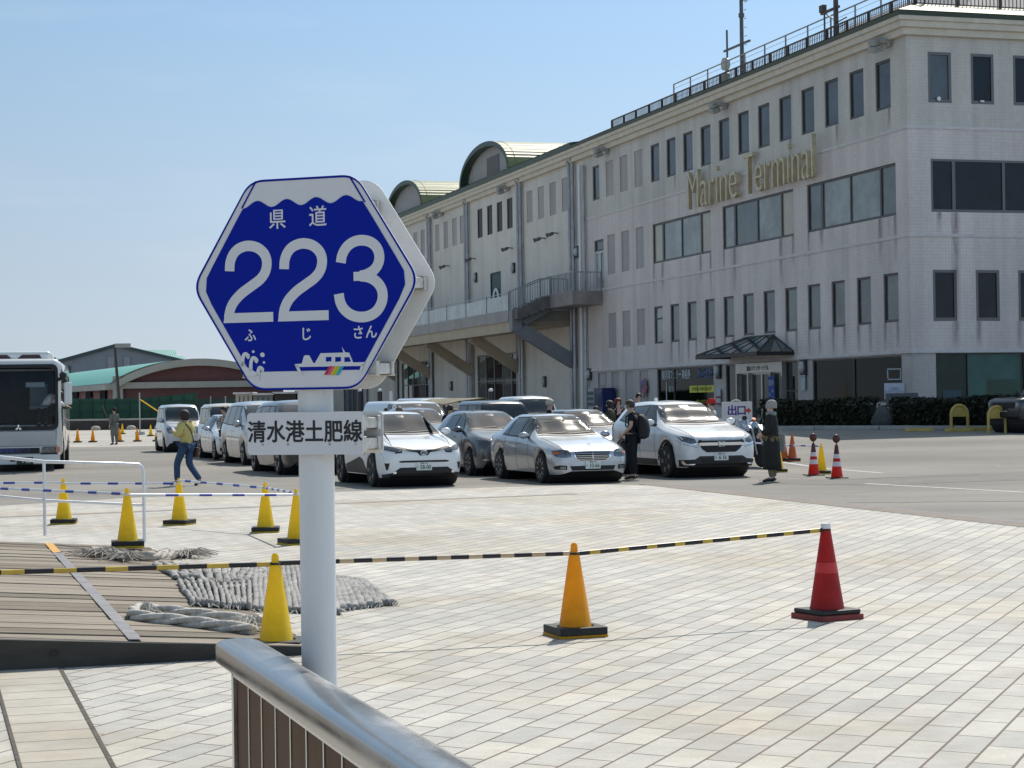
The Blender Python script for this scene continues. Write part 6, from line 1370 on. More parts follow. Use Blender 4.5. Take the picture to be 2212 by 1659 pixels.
STAND = dict(pelvis=(0, 0, .93), waist=(0, .01, 1.06), chest=(0, .01, 1.27), neck=(0, 0, 1.43), chin=(0, .02, 1.50), head=(0, .025, 1.59), crown=(0, .01, 1.665), nose=(0, .125, 1.575),
    sl=(-.175, 0, 1.38), sr=(.175, 0, 1.38), el=(-.21, -.02, 1.12), er=(.21, -.02, 1.12), wl=(-.22, .05, .88), wr=(.22, .05, .88), hl=(-.09, 0, .88), hr=(.09, 0, .88),
    kl=(-.10, .02, .48), kr=(.10, .02, .48), al=(-.10, -.02, .09), ar=(.10, -.02, .09), tl=(-.11, .14, .03), tr=(.11, .14, .03))
def person(label, loc, face, H=1.65, pose={}, top=None, sleeve='long', legs=None, shoes=None, hair=M_hair, hairlen='short', group=None, skinm=M_skin, mask=False, topfat=.0, fing=(0, 0)):
    """face: compass angle the person looks towards, degrees from +Y clockwise"""
    t = thing('person', label, 'person', loc, R(-face), group); t.scale = (H / 1.675,) * 3
    J = {k: Vector(v) for k, v in {**STAND, **pose}.items()}
    rad = dict(pelvis=(.13, .10), waist=(.12, .09), chest=(.15, .10), neck=.055, chin=(.062, .068), head=(.078, .092), crown=(.05, .06), nose=.014, sl=.06, sr=.06, el=.043, er=.043, wl=.030, wr=.030, hl=.085, hr=.085, kl=.058, kr=.058, al=.042, ar=.042, tl=.032, tr=.032)
    order = ['pelvis', 'waist', 'chest', 'neck', 'chin', 'head', 'crown', 'nose', 'sl', 'el', 'wl', 'sr', 'er', 'wr', 'hl', 'kl', 'al', 'tl', 'hr', 'kr', 'ar', 'tr']
    par = dict(waist='pelvis', chest='waist', neck='chest', chin='neck', head='chin', crown='head', nose='head', sl='chest', el='sl', wl='el', sr='chest', er='sr', wr='er', hl='pelvis', kl='hl', al='kl', tl='al', hr='pelvis', kr='hr', ar='kr', tr='ar')
    V = [(J[k], rad[k]) for k in order]; ix = {k: i for i, k in enumerate(order)}; E = [(ix[par[k]], ix[k]) for k in order if k in par]
    for s_, wn, en in ((-1, 'wl', 'el'), (1, 'wr', 'er')):          # palm, four fingers and a thumb
        d = (J[wn] - J[en]).normalized(); sd_ = d.cross(Vector((0, 1, 0)) if abs(d.y) < .8 else Vector((0, 0, 1))).normalized(); fr = sd_.cross(d); palm = J[wn] + d * .055; V.append((palm, (.030, .016))); pi = len(V) - 1; E.append((ix[wn], pi))
        for q in range(4):
            o_ = sd_ * 0 + fr * (.026 - .0175 * q); base = palm + d * .03 + o_; l = (.062, .07, .066, .052)[q]; curl = sd_ * (-s_) * .018
            V += [(base, .0095), (base + d * l * .55 + curl * .4, .0085), (base + d * l * .95 + curl * 1.3, .007)]; k = len(V); E += [(pi, k - 3), (k - 3, k - 2), (k - 2, k - 1)]
        V += [(palm + fr * .035 - d * .005, .011), (palm + fr * .055 + d * .03, .009)]; k = len(V); E += [(pi, k - 2), (k - 2, k - 1)]
    skin('body', V, E, skinm, t)
    def cloth(name, keys, fat, m, over={}):
        kk = [k for k in keys]; jx = {k: i for i, k in enumerate(kk)}
        VV = []
        for k in kk:
            r = over.get(k, rad[k]); r = r if isinstance(r, tuple) else (r, r); VV.append((J[k] if k != 'cuffl' else J['el'], (r[0] + fat, r[1] + fat)))
        return skin(name, VV, [(jx[par[k]], jx[k]) for k in kk if k in par and par[k] in jx], m, t)
    if top:
        ks = ['pelvis', 'waist', 'chest', 'neck', 'sl', 'el', 'sr', 'er'] + (['wl', 'wr'] if sleeve == 'long' else [])
        sv = {k: J[k] for k in ('pelvis', 'el', 'er', 'neck', 'wl', 'wr')}
        if sleeve != 'long':
            for e_, s2 in (('el', 'sl'), ('er', 'sr')): J[e_] = J[s2].lerp(J[e_], .62)
        else:
            for w2, e_ in (('wl', 'el'), ('wr', 'er')): J[w2] = J[e_].lerp(J[w2], .9)
        J['neck'] = J['neck'] - Vector((0, 0, .03)); J['pelvis'] = J['pelvis'] - Vector((0, 0, .05 + (.08 if topfat > .02 else 0)))
        cloth('jacket' if sleeve == 'long' else 'shirt', ks, .022 + topfat, top, {'neck': .05}); J.update(sv)
    if legs: cloth('trousers', ['pelvis', 'hl', 'kl', 'al', 'hr', 'kr', 'ar'], .020, legs, {'al': .05, 'ar': .05, 'kl': .062, 'kr': .062})
    if shoes:
        for a_, t_ in (('al', 'tl'), ('ar', 'tr')):
            ak, tk = J[a_], J[t_]; heel = ak + (ak - tk) * .25; heel.z = tk.z + .01
            skin('shoe', [(ak - Vector((0, 0, .02)), .045), (heel, .038), (tk, (.045, .034)), (tk + (tk - ak).normalized() * .05, (.035, .024))], [(0, 1), (0, 2), (2, 3)], shoes, t)
    if hair:
        hd = J['head']; ax = (J['crown'] - J['chin']).normalized(); fw = (J['nose'] - hd); fw = (fw - ax * fw.dot(ax)).normalized(); sd_ = fw.cross(ax)
        b = MB(); N = 18; rs = []
        lo = {'short': -.62, 'bob': -1.15, 'bun': -.5}[hairlen]; vol = {'short': 1.06, 'bob': 1.2, 'bun': 1.0}[hairlen]
        for i in range(9):
            ph = 1.5 - (1.5 - lo) * i / 8; ring = []
            for j in range(N):
                a = 2 * math.pi * j / N; fc = math.cos(a); bump = 1 + .04 * math.sin(j * 2.7 + i * 1.9)
                p2 = max(ph, .32) if fc > .55 else (max(ph, -.15) if fc > .2 else ph); bump *= vol; pc = math.cos(p2) if p2 > -.4 else math.cos(-.4) * (1 - .25 * (-.4 - p2))
                ring.append(hd + ax * (.02 + .108 * (math.sin(p2) if p2 > -.6 else -.565 + (p2 + .6) * 1.15)) + (fw * fc * .108 + sd_ * math.sin(a) * .092) * pc * bump - fw * .014)
            rs.append(ring)
        b.rings(rs, caps=True); b.build('hair', hair, t, smooth=2, merge=True)
    hd = J['head']; ax = (J['crown'] - J['chin']).normalized(); fw = (J['nose'] - hd); fw = (fw - ax * fw.dot(ax)).normalized(); sd_ = fw.cross(ax)
    for sg in (-1, 1):
        b = MB(); b.sph(hd + fw * .085 + sd_ * .032 * sg + ax * .012, .011, 8); b.build('eye', M_dark, t); b = MB(); b.sph(hd + sd_ * .083 * sg - fw * .005, (.012, .022, .03), 8); b.build('ear', skinm, t, smooth=2)
    b = MB(); b.bar(hd + fw * .088 - ax * .055 - sd_ * .022, hd + fw * .088 - ax * .055 + sd_ * .022, .008); b.build('mouth', mat('lips', (.33, .13, .11), .5), t)
    if mask:
        b = MB(); rs = []
        for k in range(5):
            z = .01 - .085 * k / 4; rs.append([hd + ax * z + fw * (.108 - .02 * (k in (0, 4)) - abs(q) * .055) + sd_ * .072 * q for q in (-1, -.6, -.2, .2, .6, 1)])
        b.rings(rs, closed=False, caps=False); b.build('face_mask', M_white, t, smooth=2)
    return t
def fabric(name, col, r=.85): return mat(name, col, r, var=(9, .18), bump=(25, .25), spec=.2)
M_navy = fabric('navy_cloth', (.012, .014, .026)); M_jean = fabric('denim', (.045, .085, .16)); M_yel = fabric('yellow_jacket', (.62, .52, .20)); M_shoe = mat('dark_shoe', (.02, .02, .025), .5); M_khaki = fabric('khaki', (.20, .17, .11)); M_coat = fabric('charcoal_coat', (.028, .030, .030)); M_greyc = fabric('grey_cloth', (.16, .16, .15))
# woman in yellow, walking away to the left and looking at her phone
yw = person('person in a yellow jacket and jeans walking, holding up a phone', at(404, 1049), -58, 1.62, dict(el=(-.20, .03, 1.13), er=(.20, .06, 1.13), wl=(-.12, .27, 1.20), wr=(.10, .29, 1.16), kl=(-.10, .20, .50), al=(-.10, .20, .09), tl=(-.11, .36, .04), kr=(.10, .02, .48), ar=(.10, -.30, .12), tr=(.11, -.17, .03), chin=(0, .05, 1.495), head=(0, .065, 1.58), crown=(0, .05, 1.665), nose=(0, .165, 1.56)), M_yel, 'long', M_jean, M_shoe, mat('brown_hair', (.03, .016, .012), .6, bump=(60, .5)), 'bob', topfat=.025)
b = MB(); b.box((-.0, .37, 1.25), (.075, .012, .15), M=Matrix.Translation((.0, .37, 1.25)) @ Matrix.Rotation(R(-35), 4, 'X')); tag(b.build('smartphone', M_white, None), 'pale smartphone in the hands of the person in yellow', 'phone'); ph = COL.objects['smartphone']; ph.matrix_world = Matrix.LocRotScale(yw.location, yw.rotation_euler, yw.scale)
b = MB(); b.tube([(-.13, .12, 1.40), (0, .15, 1.25), (.15, .10, .98), (.20, .0, .82)], .014, 6); b.tube([(-.13, -.10, 1.40), (0, -.13, 1.25), (.15, -.09, .98), (.20, .0, .82)], .014, 6); b.box((.22, -.02, .74), (.07, .24, .22)); bag = tag(b.build('shoulder_bag', mat('brown_leather', (.08, .035, .018), .5), None, bevel=.01), 'brown shoulder bag worn across the yellow jacket', 'bag'); bag.matrix_world = Matrix.LocRotScale(yw.location, yw.rotation_euler, yw.scale)
# man with backpack, seen from his left side, looking left
mb = person('person in dark clothes with a black backpack and white mask, by the silver saloon', at(1369, 1035), -75, 1.69, dict(wl=(-.10, .20, .95), el=(-.21, .0, 1.13), er=(.21, .0, 1.13), wr=(.12, .22, .96), neck=(0, .02, 1.43), chin=(0, .06, 1.49), head=(0, .075, 1.58), crown=(0, .055, 1.66), nose=(0, .175, 1.555)), M_navy, 'short', fabric('dark_trousers', (.018, .021, .028)), M_shoe, mat('brown_grey_hair', (.045, .03, .022), .6, bump=(60, .5)), 'short', mask=True)
b = MB(); b.ell([(.86, .12, .06, 0, -.20), (.90, .17, .12, 0, -.22), (1.05, .18, .14, 0, -.235), (1.25, .165, .12, 0, -.215), (1.36, .12, .07, 0, -.19), (1.39, .06, .03, 0, -.18)], 20)
for sg in (-1, 1): b.tube([(sg * .10, -.16, 1.36), (sg * .12, -.02, 1.43), (sg * .13, .12, 1.34), (sg * .15, .13, 1.15), (sg * .15, -.08, .98)], .018, 6)
bp_ = tag(b.build('backpack', mat('black_nylon', (.010, .010, .012), .7, bump=(12, .5)), None, smooth=True), 'black backpack on the back of the person by the silver saloon', 'backpack'); bp_.matrix_world = Matrix.LocRotScale(mb.location, mb.rotation_euler, mb.scale)
b = MB(); b.tube([(.02, .28, .98), (.02, .30, .5), (.02, .31, .02)], .011, 6); st = tag(b.build('walking_stick', mat('stick_wood', (.16, .10, .06), .5), None, smooth=True), 'thin walking stick under the hands of the person with backpack', 'stick'); st.matrix_world = Matrix.LocRotScale(mb.location, mb.rotation_euler, mb.scale)
# woman in a long dark coat and grey beanie
cw = person('person in a long charcoal coat and pale grey knitted cap, with a pale bag', at(1668, 1041), -70, 1.62, dict(wl=(-.10, .20, 1.0), wr=(.12, .20, .98)), M_coat, 'long', M_khaki, M_shoe, None, skinm=mat('pale_skin', (.60, .42, .34), .55), topfat=.012)
b = MB(); b.ell([(.26, .20, .20, 0, -.01), (.45, .20, .195, 0, 0), (.80, .185, .165, 0, 0), (1.10, .175, .145, 0, 0), (1.30, .185, .13, 0, 0), (1.40, .13, .10, 0, 0), (1.44, .07, .07, 0, 0)], 24); b.build('coat', M_coat, cw, smooth=2)
M_knit = fabric('grey_knit', (.36, .34, .33)); b = MB(); b.ell([(1.55, .104, .120, 0, -.005), (1.58, .108, .124, 0, -.005), (1.64, .104, .12, 0, -.01), (1.69, .085, .10, 0, -.015), (1.725, .05, .06, 0, -.018), (1.735, .0, .0, 0, -.018)], 20); b.build('knitted_cap', M_knit, cw, smooth=2)
b = MB(); b.ell([(1.39, .11, .10, 0, .0), (1.43, .125, .115, 0, 0), (1.48, .10, .10, 0, .0)], 18); b.build('scarf', fabric('scarf_grey', (.25, .28, .28)), cw, smooth=2)
b = MB(); b.box((.27, -.08, .82), (.08, .30, .38)); b.tube([(.25, -.18, 1.0), (.24, -.1, 1.18), (.25, .02, 1.0)], .01, 6); bg2 = tag(b.build('tote_bag', fabric('pale_canvas', (.36, .36, .31)), None, bevel=.02), 'pale canvas bag hanging behind the dark coat', 'bag'); bg2.matrix_world = Matrix.LocRotScale(cw.location, cw.rotation_euler, cw.scale)
# far person in grey on the left
fp = person('small far person in grey with a dark hat, standing among the amber cones', atd(247, 88), -40, 1.68, dict(wr=(.10, .22, 1.10), er=(.20, .02, 1.14)), M_greyc, 'long', M_greyc, M_shoe, M_hair)
b = MB(); b.ell([(.42, .19, .17, 0, 0), (.7, .19, .16, 0, 0), (1.0, .18, .15, 0, 0)], 18); b.build('skirt', M_greyc, fp, smooth=2); b = MB(); b.ell([(1.62, .16, .17, 0, 0), (1.635, .16, .17, 0, 0), (1.64, .10, .11, 0, 0), (1.70, .09, .10, 0, 0), (1.72, .0, .0, 0, 0)], 18); b.build('hat', M_navy, fp, smooth=2)
b = MB(); b.tube([(-.1, .2, .9), (-.3, .28, 1.45), (-.42, .32, 1.8)], .012, 6); fl_ = tag(b.build('flag_stick', M_khaki, None), 'slanting stick held up by the far person in grey', 'stick'); fl_.matrix_world = Matrix.LocRotScale(fp.location, fp.rotation_euler, fp.scale)
# heads above the cars
M_ghair = mat('blond_grey_hair', (.50, .46, .38), .6, bump=(60, .5))
GP = 'people seen over the car roofs'
person('person with pale grey hair and navy top, behind the silver saloon', atd(1187, 50), 95, 1.66, {}, M_navy, 'long', M_navy, M_shoe, M_ghair, 'short', GP)
rc_ = person('person in a red cap and pale shirt, behind the white sport utility car', atd(1538, 47.5), -70, 1.64, {}, fabric('pale_shirt', (.50, .52, .56)), 'long', M_navy, M_shoe, M_hair, 'short', GP)
M_cap = fabric('red_cap', (.55, .03, .025)); b = MB(); b.ell([(1.60, .105, .118, 0, .01), (1.66, .10, .112, 0, .005), (1.71, .06, .07, 0, 0), (1.72, 0, 0, 0, 0)], 18); b.prism([(-.07, .08), (.07, .08), (.06, .20), (0, .225), (-.06, .20)], .012, Matrix.Translation((0, 0, 1.60))); b.build('cap', M_cap, rc_, smooth=True)
person('person with dark hair and white mask, left of the white sport utility car', atd(1318, 53), -60, 1.52, {}, fabric('olive_top', (.05, .05, .03)), 'long', M_navy, M_shoe, M_hair, 'bob', GP, mask=True)
person('person with reddish hair, behind the rear window of the sport utility car', atd(1335, 55), 160, 1.54, {}, M_navy, 'long', M_navy, M_shoe, mat('red_hair', (.14, .035, .02), .6, bump=(60, .5)), 'bob', GP)
person('person with dark hair showing over the sport utility car roof', atd(1380, 57), 170, 1.62, {}, M_coat, 'long', M_navy, M_shoe, M_hair, 'short', GP)
person('person in dark clothes stooping behind the grey saloon roof', atd(1288, 52), 180, 1.40, {}, M_coat, 'long', M_navy, M_shoe, M_hair, 'short', GP)
person('person with dark hair between the cream van and the silver minivan', atd(485, 60), -120, 1.66, {}, fabric('slate_top', (.14, .18, .24)), 'long', M_navy, M_shoe, M_hair, 'short', GP)
person('person with brown hair in front of the white van', atd(862, 50.5), 30, 1.55, {}, M_khaki, 'long', M_navy, M_shoe, mat('light_brown_hair', (.20, .13, .08), .6), 'short', GP)
person('person with black hair in front of the open-sided truck', atd(972, 52), 20, 1.55, {}, M_navy, 'long', M_navy, M_shoe, M_hair, 'short', GP)
# driver leaning in the coach
dv = person('person in a white shirt leaning across the seat inside the coach', (0, 0, 0), 0, 1.65, dict(pelvis=(0, 0, .93), waist=(-.08, .06, 1.03), chest=(-.22, .14, 1.17), neck=(-.34, .20, 1.25), chin=(-.40, .23, 1.27), head=(-.47, .26, 1.29), crown=(-.53, .28, 1.31), nose=(-.46, .33, 1.22), sl=(-.30, .26, 1.12), sr=(-.22, .02, 1.28), el=(-.48, .30, 1.05), wl=(-.68, .32, .97), er=(-.40, .22, 1.15), wr=(-.60, .30, 1.0), kl=(-.10, .35, .86), al=(-.10, .36, .48), tl=(-.11, .48, .44), kr=(.10, .35, .86), ar=(.10, .36, .48), tr=(.11, .48, .44)), fabric('white_shirt', (.70, .72, .74)), 'long', M_navy, M_shoe, M_hair)
dv.matrix_world = Matrix.LocRotScale(BUS.location, BUS.rotation_euler, None) @ Matrix.Translation((-.55, .72, .84)) @ Matrix.Rotation(R(-90), 4, 'Z') @ Matrix.Scale(.97, 4)
# ================================================================== MOTORCYCLE UNDER A COVER
MC = thing('motorcycle', 'motorcycle under a creased silver cover with its front wheel showing', 'motorcycle', at(1617, 1008), R(-72))
b = MB(); N = 22; rs = []; random.seed(9)
for i in range(12):
    t_ = i / 11; x = -.9 + 1.35 * t_; hh = .72 + .42 * math.sin(t_ * 2.6) ** .8; wd = .30 + .10 * math.sin(t_ * 3.1); lo = .50 + .12 * math.sin(t_ * 7); ring = []
    for j in range(N):
        a = -.15 * math.pi + 1.3 * math.pi * j / (N - 1); cr = 1 + .11 * math.sin(j * 2.9 + i * 1.3) + .05 * math.sin(j * 5.1 - i * 2.2)
        ring.append(Vector((x + .03 * math.sin(j * 1.7), wd * math.cos(a) * cr, lo + (hh - lo) * (.35 + .65 * math.sin(a)) * cr)))
    rs.append(ring)
b.rings(rs, closed=False, caps=False); b.build('cover', mat('silver_cover', (.42, .47, .54), .3, .35, bump=(14, .6), var=(5, .3)), MC, smooth=True)
for x in (.72, -.72):
    b = MB(); b.lathe([(.19, -.05), (.28, -.055), (.31, 0), (.28, .055), (.19, .05)], 26)
    for i in range(len(b.v)): q = b.v[i]; b.v[i] = (q[0] + x, q[2], q[1] + .31)
    wl = b.build('wheel', M_tyre, MC, smooth=True); c_ = MB()
    for k in range(5): a = 2 * math.pi * k / 5; c_.bar((x, 0, .31), (x + .2 * math.cos(a), 0, .31 + .2 * math.sin(a)), .035, .02)
    c_.cyl((x, -.035, .31), (x, .035, .31), .12, n=18); c_.build('brake_disc', M_galv, wl)
b = MB(); b.cyl((.72, -.09, .31), (.42, -.09, .95), .025); b.cyl((.72, .09, .31), (.42, .09, .95), .025); b.build('fork', M_galv, MC)
b = MB(); b.box((0, 0, .42), (.5, .34, .36)); b.cyl((-.1, -.18, .33), (-.85, -.2, .42), .05); b.build('engine', mat('engine_dark', (.045, .042, .04), .4, .5, var=(10, .6)), MC, bevel=.04)
b = MB(); b.tube([(.30, -.16, 1.05), (.33, -.22, 1.16)], .008, 6); b.sph((.33, -.24, 1.20), (.02, .07, .06)); b.build('mirror', M_black, MC)
b = MB(); b.cyl((.1, .1, 1.12), (.14, .1, 1.18), .05, n=14); b.build('amber_lamp', M_amber, MC)
# ================================================================== LEFT BACKGROUND
def pix(px, py, depth):
    d = FW + RT * ((px - 1106) / FOC) - UP * ((py - 829.5) / FOC); P = d * (depth / d.y); return Vector((P.x, P.y, P.z + CAM_H))
M_gwall = mat('grey_cladding', (.27, .29, .33), .6, var=(.25, .15)); M_tealroof = rib_mat('teal_roof', (.10, .36, .30), .8, 'X'); M_brick = tile_mat('red_brick', (.15, .050, .048), .6, .3, .85, .1, .1)
M_trim = mat('beige_trim', (.46, .44, .38), .7, var=(.5, .15)); M_gutg = mat('dark_verge', (.05, .085, .085), .6)
# grey warehouse with green roofs behind
WH = thing('warehouse', 'grey gabled warehouse with dark verge and teal roofs behind the brick hall', 'building', (0, 0, 0)); D0 = 240
gl, ga, gr = pix(95, 792, D0), pix(253, 748, D0), pix(402, 783, D0); base = -.5; back = Vector((-14, 60, 0))
b = MB(); f_ = [Vector((gl.x, D0, base)), Vector((gr.x, D0, base)), gr, ga, gl]; b.add(f_ + [v + back for v in f_], [(0, 1, 2, 3, 4), (9, 8, 7, 6, 5), (0, 4, 9, 5), (1, 6, 7, 2)]); b.build('wall', M_gwall, WH)
b = MB(); up_ = Vector((0, 0, .25))
for p_, q_ in ((gl, ga), (ga, gr)): b.add([p_ + up_ + Vector((0, -.5, 0)), q_ + up_ + Vector((0, -.5, 0)), q_ + back + up_, p_ + back + up_], [(0, 1, 2, 3)])
b.build('roof', M_tealroof, WH)
b = MB(); b.bar(gl + Vector((-.4, -.3, .05)), ga + Vector((0, -.3, .15)), .5, .35); b.bar(ga + Vector((0, -.3, .15)), gr + Vector((.4, -.3, .05)), .5, .35); b.build('verge', M_gutg, WH)
for px0, px1, y0, y1 in ((233, 247, 771, 811), (268, 281, 771, 811)):
    a_, c_ = pix(px0, y0, D0 - .1), pix(px1, y1, D0 - .1); b = MB(); b.box(((a_.x + c_.x) / 2, D0 - .12, (a_.z + c_.z) / 2), (abs(c_.x - a_.x), .24, abs(a_.z - c_.z))); b.build('louvre_panel', mat('louvre_pale', (.34, .34, .36), .6, var=(2, .1)), WH)
b = MB(); a_ = pix(150, 790, D0); b.box((a_.x, D0 - .15, a_.z / 2), (.22, .2, a_.z)); a_ = pix(200, 815, D0 - .1); b.box((pix(170, 812, D0).x, D0 - .1, pix(170, 812, D0).z), (7, .1, .25)); b.build('downpipe', M_gutg, WH)
WH2 = thing('warehouse', 'far shed with pale teal roof seen over the grey gable', 'building', (0, 0, 0)); D1 = 330
b = MB()
for px0, px1, y0, y1, dd_ in ((40, 165, 774, 800, 0), (300, 380, 756, 790, 8), (330, 398, 769, 800, 0)):
    a_, c_, e_, g2 = pix(px0, y0, D1 + dd_), pix(px1, y0, D1 + dd_), pix(px1 + 6, y1, D1 + dd_ - 8), pix(px0 - 6, y1, D1 + dd_ - 8); rf_ = MB(); rf_.add([a_, c_, e_, g2], [(0, 1, 2, 3)]); rf_.build('roof', M_tealroof, WH2)
    b.add([g2, e_, Vector((e_.x, e_.y, -1)), Vector((g2.x, g2.y, -1)), a_, c_, Vector((c_.x, c_.y, -1)), Vector((a_.x, a_.y, -1))], [(0, 1, 2, 3), (7, 6, 5, 4), (1, 5, 6, 2), (0, 3, 7, 4)])
b.build('wall', M_gwall, WH2)
# brick hall with arched roof
D2 = 172; BH = thing('brick_hall', 'low red brick hall with a wide arched teal roof and beige eaves', 'building', (0, 0, 0)); N = 24
xl, xr_ = pix(254, 830, D2).x, pix(612, 830, D2).x; xm = (xl + xr_) / 2; ze = pix(254, 836, D2).z; zc_ = pix(436, 784, D2).z; bk = Vector((-19, 46, 0))
arc2 = [Vector((xl + (xr_ - xl) * i / N, D2, ze + (zc_ - ze) * (1 - ((i / N - .5) * 2) ** 2) ** .85)) for i in range(N + 1)]
b = MB(); fr_ = [Vector((xl, D2, -.5)), Vector((xr_, D2, -.5))] + list(reversed(arc2)); b.add(fr_, [tuple(range(len(fr_)))]); b.build('front_wall', M_brick, BH)
b = MB(); b.add([Vector((xl, D2, -.5)), Vector((xl, D2, ze)), Vector((xl, D2, ze)) + bk, Vector((xl, D2, -.5)) + bk], [(0, 1, 2, 3)]); b.build('side_wall', mat('pink_render', (.36, .20, .19), .8, var=(.6, .3)), BH)
for k in range(6):
    p_ = Vector((xl, D2, 0)) + bk * (.12 + .15 * k); b = MB(); b.box((p_.x - .03, p_.y, 2.6), (.5, 2.2, 1.4)); b.build('window', M_pD, BH)
o_ = Vector((-.5, -.8, .05)); b = MB(); b.rings([[v + o_ + Vector((0, 0, .3)) for v in arc2], [v + bk * 1.02 + Vector((-.5, 0, .3)) for v in arc2]], closed=False, caps=False); b.build('roof', M_tealroof, BH, smooth=2)
b = MB(); b.rings([[v + Vector((0, -.9, .38)) for v in arc2], [v + Vector((0, -.9, -.25)) for v in arc2], [v + Vector((0, .05, -.25)) for v in arc2]], closed=False, caps=False); b.build('arched_fascia', M_trim, BH)
zb_ = pix(400, 831, D2).z; b = MB(); b.box((xm, D2 - .25, zb_), (xr_ - xl + .8, .5, .55)); b.build('string_course', M_trim, BH); b = MB(); b.bar(Vector((xl - .6, D2 - .4, ze)), Vector((xl - .6, D2, ze)) + bk, .9, .5); b.build('eaves', M_trim, BH); b = MB(); b.box((xl + .1, D2 - .2, 2), (.9, .5, 5)); b.build('corner_pier', M_trim, BH)
# green net fence on a low wall
FN = thing('net_fence', 'green windbreak netting on a steel frame along the far yard', 'fence', (0, 0, 0)); D3 = 150
M_net = mat('green_net', (.025, .10, .065), .8, var=(.8, .35)); nn_ = [(90, 858), (160, 861), (230, 862), (300, 861), (350, 856), (424, 849)]
b = MB(); n = len(nn_); tp = [pix(x, y, D3) for x, y in nn_]; bt = [Vector((p.x, D3, .75)) for p in tp]
b.rings([[v + Vector((0, .06 * math.sin(i * 3), 0)) for i, v in enumerate(tp)], bt, [v + Vector((0, .1, 0)) for v in bt], [v + Vector((0, .1, 0)) for v in tp]], closed=False, caps=False); b.build('netting', M_net, FN)
for i in range(14):
    t_ = i / 13; k_ = min(int(t_ * (n - 1)), n - 2); u_ = t_ * (n - 1) - k_; p_ = tp[k_].lerp(tp[k_ + 1], u_); b = MB(); b.bar(Vector((p_.x, D3 - .1, 0)), Vector((p_.x, D3 - .1, p_.z + .1)), .09); b.build('fence_post', mat('fence_green', (.015, .055, .04), .6), FN)
for z_ in (1.4, 2.1): b = MB(); b.bar(Vector((tp[0].x, D3 - .1, z_)), Vector((tp[-1].x, D3 - .1, z_)), .06); b.build('fence_rail', MATS['fence_green'], FN)
FN2 = thing('net_fence', 'lower faded green netting right of the main windbreak, by the brick hall', 'fence', (0, 0, 0))
a_, c_ = pix(424, 868, 155), pix(520, 872, 155); b = MB(); b.box(((a_.x + c_.x) / 2, 155, 1.2), (c_.x - a_.x, .08, 2.2)); b.build('netting', mat('faded_net', (.05, .09, .075), .8, var=(.8, .3)), FN2)
for k in range(4): b = MB(); x_ = a_.x + (c_.x - a_.x) * k / 3; b.bar((x_, 154.8, 0), (x_, 154.8, 2.5), .09); b.build('fence_post', M_galv, FN2)
LW = thing('low_wall', 'low dark retaining wall with pale coping below the green netting', 'wall', (0, 0, 0)); b = MB(); b.box((-35, 147, .36), (52, .6, .72)); b.build('wall_face', mat('dark_wall', (.07, .06, .055), .9, var=(.8, .4)), LW); b = MB(); b.box((-35, 147.3, .78), (52, 1.4, .12)); b.build('coping', M_conc, LW)
random.seed(11)
M_shrub = mat('scrub_green', (.045, .06, .025), .9, var=(2, .5))
for i in range(9):
    x_ = -42 + i * 2.6 + random.uniform(-.6, .6); b = MB(); b.sph((0, 0, .12), (.38, .3, .22), 8)
    tag(b.build('stone', mat('pale_stone', (.50, .46, .40), .9, var=(4, .3)), None, smooth=True, loc=(x_, 145.6, 0)), 'one of the pale stones lying along the foot of the dark wall', 'stone', 'pale stones by the dark wall')
PO = thing('utility_pole', 'slim dark lamp pole rising in front of the brick hall', 'pole', pix(262, 870, 165).xy.to_3d()); b = MB(); b.cyl((0, 0, -.5), (-.5, 0, pix(258, 749, 165).z), .16, .11, n=10); b.build('pole', mat('pole_dark', (.06, .06, .06), .6), PO, smooth=True); b = MB(); b.box((.2, 0, pix(258, 749, 165).z + .1), (1.3, .4, .35)); b.build('lamp_head', M_lampgrey, PO)
PF = thing('slant_pole', 'thin upright post with a slanting yellow pole tied to it, right of the far person', 'pole', atd(383, 118)); PF.location = atd(302, 118); b = MB(); b.bar((0, 0, 0), (0, 0, 2.6), .07); b.box((0, 0, .1), (.5, .5, .2)); b.build('post', M_galv, PF); b = MB(); b.bar((0, 0, 2.2), (1.9, -.3, .95), .06); b.build('slanting_bar', M_yellow, PF)
# sheds at the end of the hall
SH = thing('storage_shed', 'row of grey lockers and a dark shed under the sign', 'shed', (0, 0, 0)); D4 = 140
for px0, px1, y0, m_ in ((508, 545, 852, M_trim), (546, 590, 854, mat('locker_grey', (.24, .25, .25), .6, var=(1, .3))), (592, 640, 851, mat('shed_brown', (.06, .05, .045), .7, var=(2, .3))), (641, 700, 848, MATS['locker_grey'])):
    a_, c_ = pix(px0, y0, D4), pix(px1, y0, D4); b = MB(); b.box(((a_.x + c_.x) / 2, D4 + 1, a_.z / 2), (c_.x - a_.x - .06, 2, a_.z)); bx_ = b.build('cabinet', m_, SH)
    c2 = MB(); c2.box(((a_.x + c_.x) / 2, D4 + .8, a_.z + .08), (c_.x - a_.x + .2, 2.5, .14)); c2.build('roof', M_ledge, bx_); c3 = MB()
    for k in range(1, 4): c3.box((a_.x + (c_.x - a_.x) * k / 4, D4 - .02, a_.z / 2), (.05, .04, a_.z - .3))
    c3.build('door_gap', M_dark, bx_)
